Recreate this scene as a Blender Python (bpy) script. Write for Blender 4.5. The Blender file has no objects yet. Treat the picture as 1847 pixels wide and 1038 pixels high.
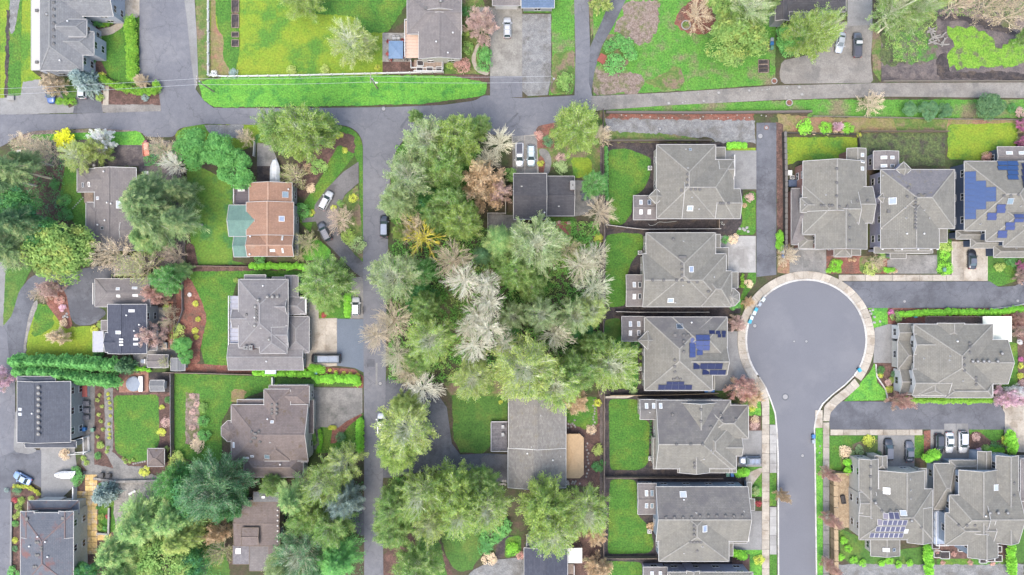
import bpy, bmesh, math, random
import numpy as np
from mathutils import Vector, Matrix

# ------------------------------------------------------------------ camera, sky, sun, exposure
SC = bpy.context.scene
COL = SC.collection
CAMH = 165.0          # drone height above the ground (m)
MPP = 0.125           # ground metres per photograph pixel
PCX, PCY = 923.5, 519.0
cam = bpy.data.objects.new('camera', bpy.data.cameras.new('camera'))
COL.objects.link(cam)
cam.location = (0, 0, CAMH)
cam.rotation_euler = (0, 0, 0)
cam.data.sensor_width = 36.0
cam.data.lens = 36.0 * CAMH / (1847 * MPP)
cam.data.clip_start = 1.0
cam.data.clip_end = 6000.0
SC.camera = cam

SUN_EL, SUN_AZ = math.radians(66), math.radians(205)    # azimuth clockwise from north (+Y)
world = bpy.data.worlds.new("World"); SC.world = world; world.use_nodes = True
wn = world.node_tree
for n in list(wn.nodes): wn.nodes.remove(n)
sky = wn.nodes.new('ShaderNodeTexSky'); sky.sky_type = 'NISHITA'; sky.sun_disc = False
sky.sun_elevation = SUN_EL; sky.sun_rotation = SUN_AZ
sky.air_density = 1.3; sky.dust_density = 4.0; sky.ozone_density = 1.0
bg = wn.nodes.new('ShaderNodeBackground'); bg.inputs[1].default_value = 0.15
wo = wn.nodes.new('ShaderNodeOutputWorld')
wn.links.new(sky.outputs[0], bg.inputs[0]); wn.links.new(bg.outputs[0], wo.inputs[0])
sl = bpy.data.lights.new('sun', 'SUN'); sl.energy = 0.55; sl.angle = math.radians(30); sl.color = (1, 0.96, 0.90)
sun = bpy.data.objects.new('sun', sl); COL.objects.link(sun)
sdir = Vector((math.sin(SUN_AZ) * math.cos(SUN_EL), math.cos(SUN_AZ) * math.cos(SUN_EL), math.sin(SUN_EL)))
sun.rotation_euler = sdir.to_track_quat('Z', 'Y').to_euler(); sun.location = sdir * 300
SC.view_settings.view_transform = 'Standard'; SC.view_settings.look = 'None'
SC.view_settings.exposure = 2.2; SC.view_settings.gamma = 1.0; SC.view_settings.use_curve_mapping = False
SC.render.engine = 'CYCLES'
SC.cycles.max_bounces = 8; SC.cycles.diffuse_bounces = 6; SC.cycles.transparent_max_bounces = 4

random.seed(4); RNG = np.random.default_rng(7)

def W(px, py, z=0.0):
    """world x, y of the point seen at photograph pixel (px, py) when it lies z metres up"""
    k = MPP * (1 - z / CAMH)
    return ((px - PCX) * k, (PCY - py) * k)
def W3(px, py, z=0.0):
    x, y = W(px, py, z); return (x, y, z)

# ------------------------------------------------------------------ materials
def srgb(r, g, b):
    f = lambda c: (c / 12.92 if c <= 0.04045 else ((c + 0.055) / 1.055) ** 2.4)
    return (f(r / 255), f(g / 255), f(b / 255))
MATS = {}
K = 0.53     # every hard surface's base colour is scaled by this, so that the values stay those of worn outdoor materials
def kk(c): return tuple(v * K for v in c)
def mottle(name, a, b, scale=1.0, c=None, scale2=None, fine=9.0, fineamt=0.25, rough=0.9, bump=0.0, bumpscale=None,
           rand=0.0, contrast=0.12, spec=0.3, metal=0.0, stretch=None, cmix=(0.5, 0.62), leaf=False, cracks=False):
    """two (or three) colours mottled by noise, fine grain, optional bump and per-object variation"""
    if name in MATS: return MATS[name]
    if not leaf: a = kk(a); b = kk(b); c = kk(c) if c else None
    m = bpy.data.materials.new(name); m.use_nodes = True; nt = m.node_tree; N = nt.nodes; L = nt.links
    bs = N['Principled BSDF']; bs.inputs['Roughness'].default_value = rough
    bs.inputs['Specular IOR Level'].default_value = spec; bs.inputs['Metallic'].default_value = metal
    tc = N.new('ShaderNodeTexCoord'); src = tc.outputs['Object']
    if stretch:
        mp = N.new('ShaderNodeMapping'); mp.inputs['Scale'].default_value = stretch; L.new(src, mp.inputs[0]); src = mp.outputs[0]
    def noise(s, det=4, ro=0.6):
        n = N.new('ShaderNodeTexNoise'); n.inputs['Scale'].default_value = s; n.inputs['Detail'].default_value = det
        n.inputs['Roughness'].default_value = ro; L.new(src, n.inputs['Vector']); return n.outputs['Fac']
    def ramp(f, p0, p1, c0, c1):
        r = N.new('ShaderNodeValToRGB'); r.color_ramp.elements[0].position = p0; r.color_ramp.elements[1].position = p1
        r.color_ramp.elements[0].color = (*c0, 1); r.color_ramp.elements[1].color = (*c1, 1); L.new(f, r.inputs[0]); return r.outputs[0]
    col = ramp(noise(scale), 0.5 - contrast, 0.5 + contrast, a, b)
    def mix(fac, c1, c2, mode='MIX'):
        x = N.new('ShaderNodeMix'); x.data_type = 'RGBA'; x.blend_type = mode
        for sock, v in ((x.inputs[0], fac), (x.inputs[6], c1), (x.inputs[7], c2)):
            if hasattr(v, 'links') or isinstance(v, bpy.types.NodeSocket): L.new(v, sock)
            elif isinstance(v, (int, float)): sock.default_value = v
            else: sock.default_value = (*v, 1)
        return x.outputs[2]
    if c is not None:
        f = ramp(noise(scale2 or scale * 0.37, 5, 0.65), cmix[0], cmix[1], (0, 0, 0), (1, 1, 1))
        col = mix(f, col, c)
    fine *= .42
    if fineamt:
        lo = 1 - fineamt; g = ramp(noise(fine, 3, 0.7), 0.3, 0.7, (lo,) * 3, (1 + fineamt,) * 3)
        col = mix(1.0, col, g, 'MULTIPLY')
    if cracks:
        v = N.new('ShaderNodeTexVoronoi'); v.feature = 'DISTANCE_TO_EDGE'; v.inputs['Scale'].default_value = .13
        w = N.new('ShaderNodeTexNoise'); w.inputs['Scale'].default_value = .5; w.inputs['Detail'].default_value = 5; L.new(src, w.inputs['Vector'])
        ad = N.new('ShaderNodeVectorMath'); ad.operation = 'MULTIPLY_ADD'; ad.inputs[1].default_value = (3, 3, 3); L.new(w.outputs['Color'], ad.inputs[0]); L.new(src, ad.inputs[2]); L.new(ad.outputs[0], v.inputs['Vector'])
        col = mix(1.0, col, ramp(v.outputs['Distance'], .004, .014, (.80, .80, .80), (1, 1, 1)), 'MULTIPLY')
        col = mix(1.0, col, ramp(noise(.9, 6, .75), .36, .6, (.90, .90, .905), (1.04, 1.04, 1.035)), 'MULTIPLY')
        col = mix(ramp(noise(.35, 7, .7), .62, .72, (0, 0, 0), (.55, .55, .55)), col, tuple(x * 1.22 for x in b))
        col = mix(ramp(noise(1.7, 2, .5), .70, .76, (0, 0, 0), (.4, .4, .4)), col, tuple(x * .72 for x in a))
    if rand:
        oi = N.new('ShaderNodeObjectInfo')
        mr = N.new('ShaderNodeMapRange'); mr.inputs[3].default_value = 1 - rand; mr.inputs[4].default_value = 1 + rand
        L.new(oi.outputs['Random'], mr.inputs[0])
        hs = N.new('ShaderNodeHueSaturation'); L.new(mr.outputs[0], hs.inputs['Value']); L.new(col, hs.inputs['Color']); col = hs.outputs[0]
        hs.inputs['Saturation'].default_value = 1.0
    L.new(col, bs.inputs['Base Color'])
    if bump:
        bp = N.new('ShaderNodeBump'); bp.inputs['Strength'].default_value = bump; bp.inputs['Distance'].default_value = 0.12
        L.new(noise(bumpscale or fine, 3, 0.7), bp.inputs['Height']); L.new(bp.outputs[0], bs.inputs['Normal'])
    MATS[name] = m; return m

def plain(name, c, rough=0.6, spec=0.4, metal=0.0, coat=0.0, rand=0.0):
    if name in MATS: return MATS[name]
    c = kk(c)
    m = bpy.data.materials.new(name); m.use_nodes = True; nt = m.node_tree; bs = nt.nodes['Principled BSDF']
    bs.inputs['Roughness'].default_value = rough; bs.inputs['Specular IOR Level'].default_value = spec
    bs.inputs['Metallic'].default_value = metal; bs.inputs['Coat Weight'].default_value = coat
    n = nt.nodes.new('ShaderNodeTexNoise'); n.inputs['Scale'].default_value = 2.3; n.inputs['Detail'].default_value = 4
    tc = nt.nodes.new('ShaderNodeTexCoord'); nt.links.new(tc.outputs['Object'], n.inputs['Vector'])
    r = nt.nodes.new('ShaderNodeValToRGB'); r.color_ramp.elements[0].position = .3; r.color_ramp.elements[1].position = .7
    r.color_ramp.elements[0].color = (c[0] * .88, c[1] * .88, c[2] * .87, 1); r.color_ramp.elements[1].color = (min(1, c[0] * 1.06), min(1, c[1] * 1.06), min(1, c[2] * 1.05), 1)
    nt.links.new(n.outputs['Fac'], r.inputs[0]); nt.links.new(r.outputs[0], bs.inputs['Base Color'])
    MATS[name] = m; return m

def shingle(name, a, b, rust=None, moss=None, rustcov=(0.55, 0.7), rows=1.7, tile=False):
    """roof covering: course lines running along the eaves, tab-to-tab tone, weather streaks"""
    if name in MATS: return MATS[name]
    a = kk(a); b = kk(b); rust = kk(rust) if rust else None; moss = kk(moss) if moss else None
    m = bpy.data.materials.new(name); m.use_nodes = True; nt = m.node_tree; N = nt.nodes; L = nt.links
    bs = N['Principled BSDF']; bs.inputs['Roughness'].default_value = 0.93; bs.inputs['Specular IOR Level'].default_value = 0.2
    tc = N.new('ShaderNodeTexCoord'); uv = N.new('ShaderNodeUVMap'); src = tc.outputs['Object']
    br = N.new('ShaderNodeTexBrick'); L.new(uv.outputs[0], br.inputs['Vector'])
    br.inputs['Scale'].default_value = rows; br.inputs['Mortar Size'].default_value = 0.03 if not tile else 0.09
    br.inputs['Brick Width'].default_value = 1.1 if not tile else 0.8; br.inputs['Row Height'].default_value = 0.6 if not tile else 0.9
    br.inputs['Color1'].default_value = (*a, 1); br.inputs['Color2'].default_value = (*b, 1)
    br.inputs['Mortar'].default_value = (a[0] * .80, a[1] * .80, a[2] * .80, 1); br.offset = 0.5
    br.inputs['Bias'].default_value = -0.1
    def noise(s, det=5, v=src, ro=.65):
        n = N.new('ShaderNodeTexNoise'); n.inputs['Scale'].default_value = s; n.inputs['Detail'].default_value = det; n.inputs['Roughness'].default_value = ro
        L.new(v, n.inputs['Vector']); return n.outputs['Fac']
    def ramp(f, p0, p1, c0, c1):
        r = N.new('ShaderNodeValToRGB'); r.color_ramp.elements[0].position = p0; r.color_ramp.elements[1].position = p1
        r.color_ramp.elements[0].color = (*c0, 1); r.color_ramp.elements[1].color = (*c1, 1); L.new(f, r.inputs[0]); return r.outputs[0]
    def mix(fac, c1, c2, mode='MIX'):
        x = N.new('ShaderNodeMix'); x.data_type = 'RGBA'; x.blend_type = mode
        if isinstance(fac, (int, float)): x.inputs[0].default_value = fac
        else: L.new(fac, x.inputs[0])
        L.new(c1, x.inputs[6])
        if isinstance(c2, tuple): x.inputs[7].default_value = (*c2, 1)
        else: L.new(c2, x.inputs[7])
        return x.outputs[2]
    col = br.outputs['Color']
    col = mix(1.0, col, ramp(noise(0.35), .3, .7, (.88, .88, .9), (1.08, 1.07, 1.05)), 'MULTIPLY')
    col = mix(1.0, col, ramp(noise(2.6, 4), .3, .7, (.93,) * 3, (1.07,) * 3), 'MULTIPLY')
    mp = N.new('ShaderNodeMapping'); mp.inputs['Scale'].default_value = (1.6, 0.12, 1); L.new(uv.outputs[0], mp.inputs[0])
    col = mix(1.0, col, ramp(noise(1.0, 4, mp.outputs[0]), .35, .65, (.93,) * 3, (1.05,) * 3), 'MULTIPLY')
    if rust: col = mix(ramp(noise(.32, 6), rustcov[0], rustcov[1], (0, 0, 0), (1, 1, 1)), col, rust)
    if moss: col = mix(ramp(noise(.5, 8, ro=.75), .56, .68, (0, 0, 0), (1, 1, 1)), col, moss)
    L.new(col, bs.inputs['Base Color'])
    bp = N.new('ShaderNodeBump'); bp.inputs['Strength'].default_value = .6; bp.inputs['Distance'].default_value = .04
    L.new(br.outputs['Fac'], bp.inputs['Height']); bp.invert = True; L.new(bp.outputs[0], bs.inputs['Normal'])
    MATS[name] = m; return m

def glass(name, c=(0.05, 0.07, 0.09), rough=0.08):
    if name in MATS: return MATS[name]
    m = plain(name, c, rough, 0.6, 0.0, 0.3); return m

# ------------------------------------------------------------------ mesh + object helpers
def mesh_np(name, V, F, mat=None, smooth=False):
    me = bpy.data.meshes.new(name); V = np.asarray(V, dtype=np.float32); F = np.asarray(F, dtype=np.int32)
    n = F.shape[1]
    me.vertices.add(len(V)); me.vertices.foreach_set('co', V.ravel())
    me.loops.add(F.size); me.loops.foreach_set('vertex_index', F.ravel())
    me.polygons.add(len(F)); me.polygons.foreach_set('loop_start', np.arange(0, F.size, n, dtype=np.int32))
    me.polygons.foreach_set('loop_total', np.full(len(F), n, dtype=np.int32))
    if smooth: me.polygons.foreach_set('use_smooth', np.ones(len(F), dtype=bool))
    me.update(calc_edges=True)
    if mat: me.materials.append(mat)
    return me

class MB:
    """collects faces; build() links them as one mesh object"""
    def __init__(s): s.v = []; s.f = []; s.m = []
    def box(s, x0, y0, z0, x1, y1, z1, mi=0, bottom=True):
        b = len(s.v); s.v += [(x0, y0, z0), (x1, y0, z0), (x1, y1, z0), (x0, y1, z0), (x0, y0, z1), (x1, y0, z1), (x1, y1, z1), (x0, y1, z1)]
        s.f += [(b + 4, b + 5, b + 6, b + 7), (b, b + 1, b + 5, b + 4), (b + 1, b + 2, b + 6, b + 5), (b + 2, b + 3, b + 7, b + 6), (b + 3, b, b + 4, b + 7)]
        k = 5
        if bottom: s.f.append((b + 3, b + 2, b + 1, b)); k = 6
        s.m += [mi] * k; return s
    def poly(s, pts, mi=0):
        b = len(s.v); s.v += [tuple(p) for p in pts]; s.f.append(tuple(range(b, b + len(pts)))); s.m.append(mi); return s
    def prism(s, pts, z0, z1, mi=0):
        """extrude a ccw 2-D outline"""
        n = len(pts); b = len(s.v); s.v += [(p[0], p[1], z0) for p in pts] + [(p[0], p[1], z1) for p in pts]
        s.f.append(tuple(range(b + n, b + 2 * n))); s.m.append(mi)
        for i in range(n):
            j = (i + 1) % n; s.f.append((b + i, b + j, b + n + j, b + n + i)); s.m.append(mi)
        return s
    def bar(s, p, q, w, h=None, mi=0, up=(0, 0, 1)):
        p = Vector(p); q = Vector(q); d = q - p
        if d.length < 1e-5: return s
        d.normalize(); u = Vector(up)
        if abs(d.dot(u)) > .97: u = Vector((1, 0, 0))
        a = d.cross(u).normalized() * (w / 2); c = a.cross(d).normalized() * ((h or w) / 2); b = len(s.v)
        s.v += [tuple(x) for x in (p - a - c, p + a - c, p + a + c, p - a + c, q - a - c, q + a - c, q + a + c, q - a + c)]
        s.f += [(b, b + 3, b + 2, b + 1), (b + 4, b + 5, b + 6, b + 7), (b, b + 1, b + 5, b + 4), (b + 1, b + 2, b + 6, b + 5), (b + 2, b + 3, b + 7, b + 6), (b + 3, b, b + 4, b + 7)]
        s.m += [mi] * 6; return s
    def cyl(s, c, r, h, n=12, mi=0, r2=None, axis='z'):
        b = len(s.v); r2 = r if r2 is None else r2
        for rr, t in ((r, 0), (r2, h)):
            for i in range(n):
                a = 2 * math.pi * i / n; u, w = rr * math.cos(a), rr * math.sin(a)
                s.v.append((c[0] + u, c[1] + w, c[2] + t) if axis == 'z' else ((c[0] + t, c[1] + u, c[2] + w) if axis == 'x' else (c[0] + w, c[1] + t, c[2] + u)))
        s.f.append(tuple(range(b + n, b + 2 * n))); s.f.append(tuple(range(b + n - 1, b - 1, -1))); s.m += [mi] * 2
        for i in range(n):
            j = (i + 1) % n; s.f.append((b + i, b + j, b + n + j, b + n + i)); s.m.append(mi)
        return s
    def mesh(s, name, mats, uv=None):
        me = bpy.data.meshes.new(name); me.from_pydata(s.v, [], s.f)
        for m in (mats if isinstance(mats, (list, tuple)) else [mats]): me.materials.append(m)
        me.polygons.foreach_set('material_index', s.m)
        if uv: uv(me)
        me.update(); return me
    def build(s, name, mats, parent=None, uv=None, loc=None):
        return link(name, s.mesh(name, mats, uv), parent, loc)

def link(name, me, parent=None, loc=None, rotz=0, scale=None):
    o = bpy.data.objects.new(name, me); COL.objects.link(o)
    if parent: o.parent = parent
    if loc: o.location = loc
    if rotz: o.rotation_euler = (0, 0, rotz)
    if scale: o.scale = scale if isinstance(scale, (tuple, list)) else (scale,) * 3
    return o
def thing(name, label, cat, loc=(0, 0, 0), rotz=0, group=None, scale=None):
    o = bpy.data.objects.new(name, None); COL.objects.link(o); o.location = loc; o.rotation_euler = (0, 0, rotz)
    o.empty_display_size = .3
    if scale: o.scale = scale if isinstance(scale, (tuple, list)) else (scale,) * 3
    tag(o, label, cat, group); return o
def tag(o, label, cat, group=None):
    o['label'] = label; o['category'] = cat
    if group: o['group'] = group
    return o
def setkind(o, k): o['kind'] = k; return o
def slope_uv(me):
    """u along the eave, v up the slope, in metres, per face"""
    uvl = me.uv_layers.new(name='UVMap')
    for p in me.polygons:
        n = p.normal; h = Vector((n.y, -n.x, 0)) if (abs(n.x) + abs(n.y)) > 1e-3 else Vector((1, 0, 0))
        h.normalize(); vv = n.cross(h); 
        for li in p.loop_indices:
            co = me.vertices[me.loops[li].vertex_index].co; uvl.data[li].uv = (co.dot(h), co.dot(vv))

# ------------------------------------------------------------------ ground patches
def smooth_poly(pts, it=2):
    for _ in range(it):
        q = []
        for i in range(len(pts)):
            a = pts[i]; b = pts[(i + 1) % len(pts)]; t = min(.25, 5.0 / max(.1, math.hypot(b[0] - a[0], b[1] - a[1])))
            q += [(a[0] * (1 - t) + b[0] * t, a[1] * (1 - t) + b[1] * t), (a[0] * t + b[0] * (1 - t), a[1] * t + b[1] * (1 - t))]
        pts = q
    return pts
def densify(pts, step):
    q = []
    for i in range(len(pts)):
        a = pts[i]; b = pts[(i + 1) % len(pts)]; d = math.hypot(b[0] - a[0], b[1] - a[1]); n = max(1, int(d / step))
        q += [(a[0] + (b[0] - a[0]) * k / n, a[1] + (b[1] - a[1]) * k / n) for k in range(n)]
    return q
def tess(me_name, pts, z, mat):
    bm = bmesh.new(); vs = [bm.verts.new((p[0], p[1], z)) for p in pts]; f = bm.faces.new(vs)
    bmesh.ops.triangulate(bm, faces=[f]); bm.normal_update()
    for f in bm.faces:
        if f.normal.z < 0: f.normal_flip()
    me = bpy.data.meshes.new(me_name); bm.to_mesh(me); bm.free(); me.materials.append(mat); return me
_lay = [0]
def patch(name, px, z, mat, smooth=0, rough=0.0, parent=None):
    """sheet of ground; px outline in photograph pixels; z in metres (layers 4 mm and more apart)"""
    pts = list(px)
    if smooth: pts = smooth_poly(pts, smooth)
    if rough:
        pts = densify(pts, 5.0); pts = [(p[0] + random.gauss(0, rough), p[1] + random.gauss(0, rough)) for p in pts]
    _lay[0] += 1
    z = z + (_lay[0] % 40) * 0.0004
    o = link(name, tess(name, [W(*p) for p in pts], z, mat), parent)
    if not parent: setkind(o, 'structure')
    return o
def R(x0, y0, x1, y1): return [(x0, y0), (x1, y0), (x1, y1), (x0, y1)]
def ell(cx, cy, rx, ry=None, n=20): return [(cx + rx * math.cos(i * 2 * math.pi / n), cy + (ry or rx) * math.sin(i * 2 * math.pi / n)) for i in range(n)]
# ------------------------------------------------------------------ ground materials
g_base = mottle('soil_and_moss', (.045, .055, .02), (.085, .06, .042), .35, (.05, .085, .018), .12, 6, .35, bump=.5)
lawn_g = mottle('lawn_green', (.042, .14, .014), (.07, .18, .02), .7, (.12, .19, .022), .2, 7, .5, bump=.5, contrast=.2, cmix=(.48, .68))
lawn_d = mottle('lawn_deep', (.045, .12, .018), (.068, .16, .024), .5, (.10, .16, .028), .18, 6, .4, bump=.5, contrast=.2)
lawn_y = mottle('lawn_yellow', (.145, .25, .016), (.21, .265, .02), .35, (.075, .19, .02), .12, 6, .36, bump=.5, contrast=.2)
lawn_v = mottle('lawn_vivid', (.08, .27, .03), (.135, .33, .036), .6, (.055, .21, .03), .35, 7, .5, bump=.5, contrast=.2)
lawn_p = mottle('lawn_patchy_worn', (.055, .19, .022), (.10, .24, .03), .55, (.17, .15, .085), .16, 7, .5, bump=.5, contrast=.2, cmix=(.50, .66))
duck = mottle('duckweed', (.11, .25, .02), (.155, .29, .03), .8, (.11, .12, .06), .5, 7, .5, cmix=(.52, .66))
asph_s = mottle('asphalt_smooth', (.137, .141, .158), (.152, .156, .172), .15, (.165, .168, .182), .07, 14, .08, contrast=.25)
rough_g = mottle('rough_grass', (.07, .14, .025), (.15, .17, .05), .5, (.18, .13, .09), .25, 6, .35, bump=.6)
dry_g = mottle('dry_grass', (.22, .17, .09), (.17, .17, .05), .45, (.25, .14, .09), .2, 6, .3, bump=.6)
asph = mottle('asphalt', (.134, .138, .156), (.155, .159, .176), .18, (.18, .182, .195), .08, 14, .12, bump=.15, contrast=.25, cracks=True)
asph_d = mottle('asphalt_dark', (.105, .11, .125), (.135, .14, .155), .2, (.085, .088, .1), .12, 14, .14, bump=.15, cracks=True)
asph_new = mottle('asphalt_blue', (.115, .14, .175), (.13, .155, .19), .2, None, None, 12, .12)
asph_br = mottle('asphalt_worn', (.13, .125, .125), (.16, .155, .155), .3, (.10, .095, .095), .2, 10, .18)
gravel = mottle('gravel', (.17, .172, .172), (.23, .23, .225), .8, (.145, .14, .13), .3, 12, .35, bump=.6)
gravel_t = mottle('gravel_lane', (.185, .172, .155), (.24, .226, .205), .25, (.16, .153, .142), .3, 9, .2, bump=.4)
conc = mottle('concrete_pale', (.29, .285, .27), (.35, .345, .325), .5, (.25, .24, .225), .2, 10, .1, rand=.07)
conc_g = mottle('concrete_grey', (.20, .20, .195), (.25, .247, .24), .4, (.175, .173, .168), .2, 10, .12, rand=.05)
conc_t = mottle('concrete_tan', (.34, .305, .25), (.43, .39, .325), .7, (.27, .23, .18), .35, 9, .14, rand=.16)
conc_d = mottle('concrete_stained', (.175, .17, .16), (.235, .225, .21), .5, (.14, .14, .13), .3, 8, .2, rand=.08)
conc_w = mottle('concrete_warm', (.225, .215, .19), (.275, .265, .235), .5, (.185, .175, .155), .3, 8, .2, rand=.06)
bark = mottle('bark_mulch', (.075, .045, .036), (.12, .07, .055), .8, (.15, .085, .07), .4, 7, .4, bump=.7)
bark_r = mottle('red_mulch', (.17, .065, .045), (.24, .11, .08), .8, (.12, .07, .05), .4, 7, .4, bump=.7)
soil_d = mottle('dark_soil', (.035, .03, .032), (.06, .05, .05), .8, (.08, .062, .05), .4, 7, .4, bump=.6)
mud = mottle('mud', (.10, .085, .085), (.15, .125, .115), .5, (.07, .06, .062), .3, 7, .3, bump=.6)
twiggy = mottle('leaf_litter', (.24, .19, .16), (.17, .125, .10), 1.2, (.12, .13, .05), .3, 8, .45, bump=.8)
marsh = mottle('marsh', (.05, .075, .03), (.11, .14, .045), 1.2, (.05, .045, .035), .6, 6, .5, bump=.7)
stone_t = mottle('tan_stone', (.66, .45, .17), (.52, .36, .15), .9, (.55, .44, .32), .5, 6, .25, rand=.18)
stone_g = mottle('grey_stone', (.28, .265, .24), (.20, .19, .175), .9, None, None, 7, .25, rand=.15)
water = plain('pond_water', (.06, .07, .06), .1, .6)
paint_w = mottle('road_paint', (.5, .5, .5), (.3, .3, .3), 4, None, None, 10, .2)

ground = link('ground', mesh_np('ground', [(-900, -900, 0), (900, -900, 0), (900, 900, 0), (-900, 900, 0)], [(0, 1, 2, 3)], g_base))
setkind(ground, 'structure')

# ---- layers (m): soil .02  lawn .04  bed .06  drive .08  road .10  slab on top .13
ZS, ZL, ZB, ZD, ZR = .02, .045, .07, .095, .12
P = patch
# top left property
P('lawn', [(0, 0), (60, 0), (58, 130), (80, 145), (75, 160), (40, 180), (0, 180)], ZL, lawn_y, 0, .6)
P('lawn', [(16, 0), (40, 0), (38, 178), (14, 182)], ZB, lawn_g, 0, .6)
P('gravel_strip', [(18, -5), (38, -5), (26, 60), (17, 62)], ZD, gravel, 1, .5)
P('soil_strip', [(12, 20), (18, 20), (15, 178), (8, 178)], ZD, soil_d, 0, 1)
P('driveway', [(0, 178), (38, 172), (42, 148), (85, 142), (100, 150), (125, 195), (138, 190), (134, 204), (0, 208)], ZD, conc_g, 0, .4)
P('lawn', [(120, 138), (142, 140), (142, 185), (110, 187), (95, 178)], ZB, lawn_d, 1)
P('driveway', [(142, 150), (178, 150), (186, 205), (132, 205)], ZD + .01, asph_d)
P('lawn', [(178, 62), (205, 55), (228, 30), (254, 30), (250, 155), (225, 155), (180, 130), (172, 90)], ZL, lawn_g, 1)
P('path', [(168, 55), (205, 48), (222, 30), (222, -5), (254, -5), (253, 32), (232, 34), (222, 50), (200, 64), (172, 66)], ZD, conc_t, 1)
P('flower_bed', [(160, 28), (215, 28), (212, 40), (185, 54), (163, 54)], ZB, bark, 1)
P('flower_bed', [(160, 100), (178, 100), (195, 135), (190, 165), (165, 150)], ZB, bark, 1)
P('flower_bed', [(183, 150), (285, 160), (292, 202), (183, 202)], ZB, bark)
P('gravel_strip', [(183, 188), (290, 190), (290, 204), (183, 204)], ZB + .012, gravel_t, 0, .7)
P('path', [(187, 155), (197, 155), (196, 190), (186, 190)], ZD, conc_t)
# roads
P('road', [(-60, 208), (130, 206), (290, 201), (355, 205), (362, 195), (500, 196), (700, 194), (800, 190), (858, 182), (872, 172), (940, 178), (1045, 172), (1072, 175), (1072, 200), (1000, 222), (968, 228),
           (966, 244), (925, 246), (868, 242), (850, 235), (760, 232), (735, 245), (716, 268), (706, 300), (702, 345), (700, 440), (697, 560), (696, 700), (692, 800), (690, 900), (692, 1060), (657, 1060),
           (657, 800), (655, 500), (655, 262), (651, 247), (642, 236), (628, 228), (600, 224), (470, 226), (370, 224), (322, 232), (315, 248), (262, 248), (255, 237), (160, 232), (60, 237), (30, 247), (10, 262), (-60, 290)], ZR, asph, 2)
P('road', [(252, -20), (330, -20), (338, 40), (345, 110), (352, 160), (368, 182), (388, 197), (370, 210), (292, 210), (290, 190), (285, 155), (252, 145)], ZR - .006, asph)
P('road_shoulder', [(328, -20), (350, -20), (355, 60), (358, 145), (352, 165), (343, 120), (336, 40)], ZD, conc_g)
P('road', [(1035, -20), (1061, -20), (1064, 80), (1062, 150), (1070, 180), (1036, 180), (1038, 100)], ZR + .004, asph)
P('road', [(1108, -20), (1138, -20), (1110, 40), (1085, 85), (1072, 130), (1066, 172), (1050, 120), (1062, 90), (1085, 40)], ZR - .01, asph_d, 1)
P('gravel_lane', [(1066, 174), (1200, 168), (1400, 155), (1600, 150), (1900, 149), (1900, 178), (1600, 175), (1400, 181), (1200, 191), (1066, 201)], ZR + .008, gravel_t)
P('gravel_lane', [(1410, 152), (1405, 135), (1410, 110), (1480, 95), (1500, 40), (1575, 40), (1570, 110), (1575, 150)], ZD, gravel_t, 1)
P('driveway', [(1528, -10), (1573, -10), (1573, 45), (1528, 48)], ZR, conc_g)
P('road', [(-60, 200), (6, 215), (20, 248), (-60, 262)], ZR + .012, asph)
# grass verge of the road, corner of top street
P('lawn', [(358, 148), (400, 140), (690, 136), (800, 137), (880, 142), (876, 170), (855, 176), (760, 188), (600, 192), (388, 194), (365, 180)], ZL, lawn_v, 0, .6)
P('lawn', [(352, -10), (378, -10), (378, 140), (358, 148), (355, 80)], ZL, rough_g, 0, .6)
P('lawn', [(378, -10), (745, -10), (692, 60), (690, 136), (410, 138), (380, 134)], ZL, lawn_y)
P('lawn', [(385, -10), (430, -10), (432, 90), (425, 135), (400, 120), (395, 60)], ZB, lawn_g, 1, .6)
P('lawn', [(560, -10), (745, -10), (700, 60), (660, 60), (640, 30), (560, 25)], ZB, lawn_g, 2, 1)
P('flower_bed', [(380, -10), (388, -10), (390, 50), (404, 68), (402, 105), (415, 128), (412, 137), (380, 136)], ZB + .01, dry_g, 1, .5)
for (a, b) in ((2, 22), (24, 50), (58, 68), (72, 84)):
    P('planting_bed', R(418, a, 430, b), ZD, bark, 0, .3)
# house two surroundings
P('patio', R(690, 60, 742, 112), ZD, stone_g)
P('flower_bed', R(690, 112, 800, 134), ZB, bark)
P('flower_bed', [(832, -5), (870, -5), (885, 40), (890, 80), (884, 134), (800, 134), (800, 108), (832, 108)], ZB, rough_g, 0, .5)
P('flower_bed', [(800, 134), (884, 137), (880, 150), (830, 140)], ZB + .004, bark, 0, .5)
P('path', [(860, 78), (866, 80), (857, 105), (862, 122), (882, 130), (880, 138), (858, 130), (849, 108)], ZD, conc_t, 1)
P('driveway', [(862, 14), (942, 14), (942, 138), (884, 138), (884, 70), (862, 20)], ZD, conc_w)
P('driveway', R(884, 137, 942, 176), ZD + .01, asph)
P('gravel_drive', [(942, 26), (994, 26), (994, 140), (988, 172), (952, 174), (942, 165)], ZD + .015, gravel)
P('turf_mat', R(945, 15, 993, 24), ZD + .02, lawn_g)
P('lawn', [(994, -10), (1036, -10), (1037, 150), (1032, 170), (990, 172), (996, 120)], ZL, lawn_p, 0, .5)
P('lawn', [(996, 100), (1036, 90), (1036, 150), (1030, 168), (992, 172)], ZB, rough_g, 1, 1)
P('lawn', [(1061, -10), (1098, -10), (1066, 70)], ZL, rough_g, 0, .6)
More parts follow.
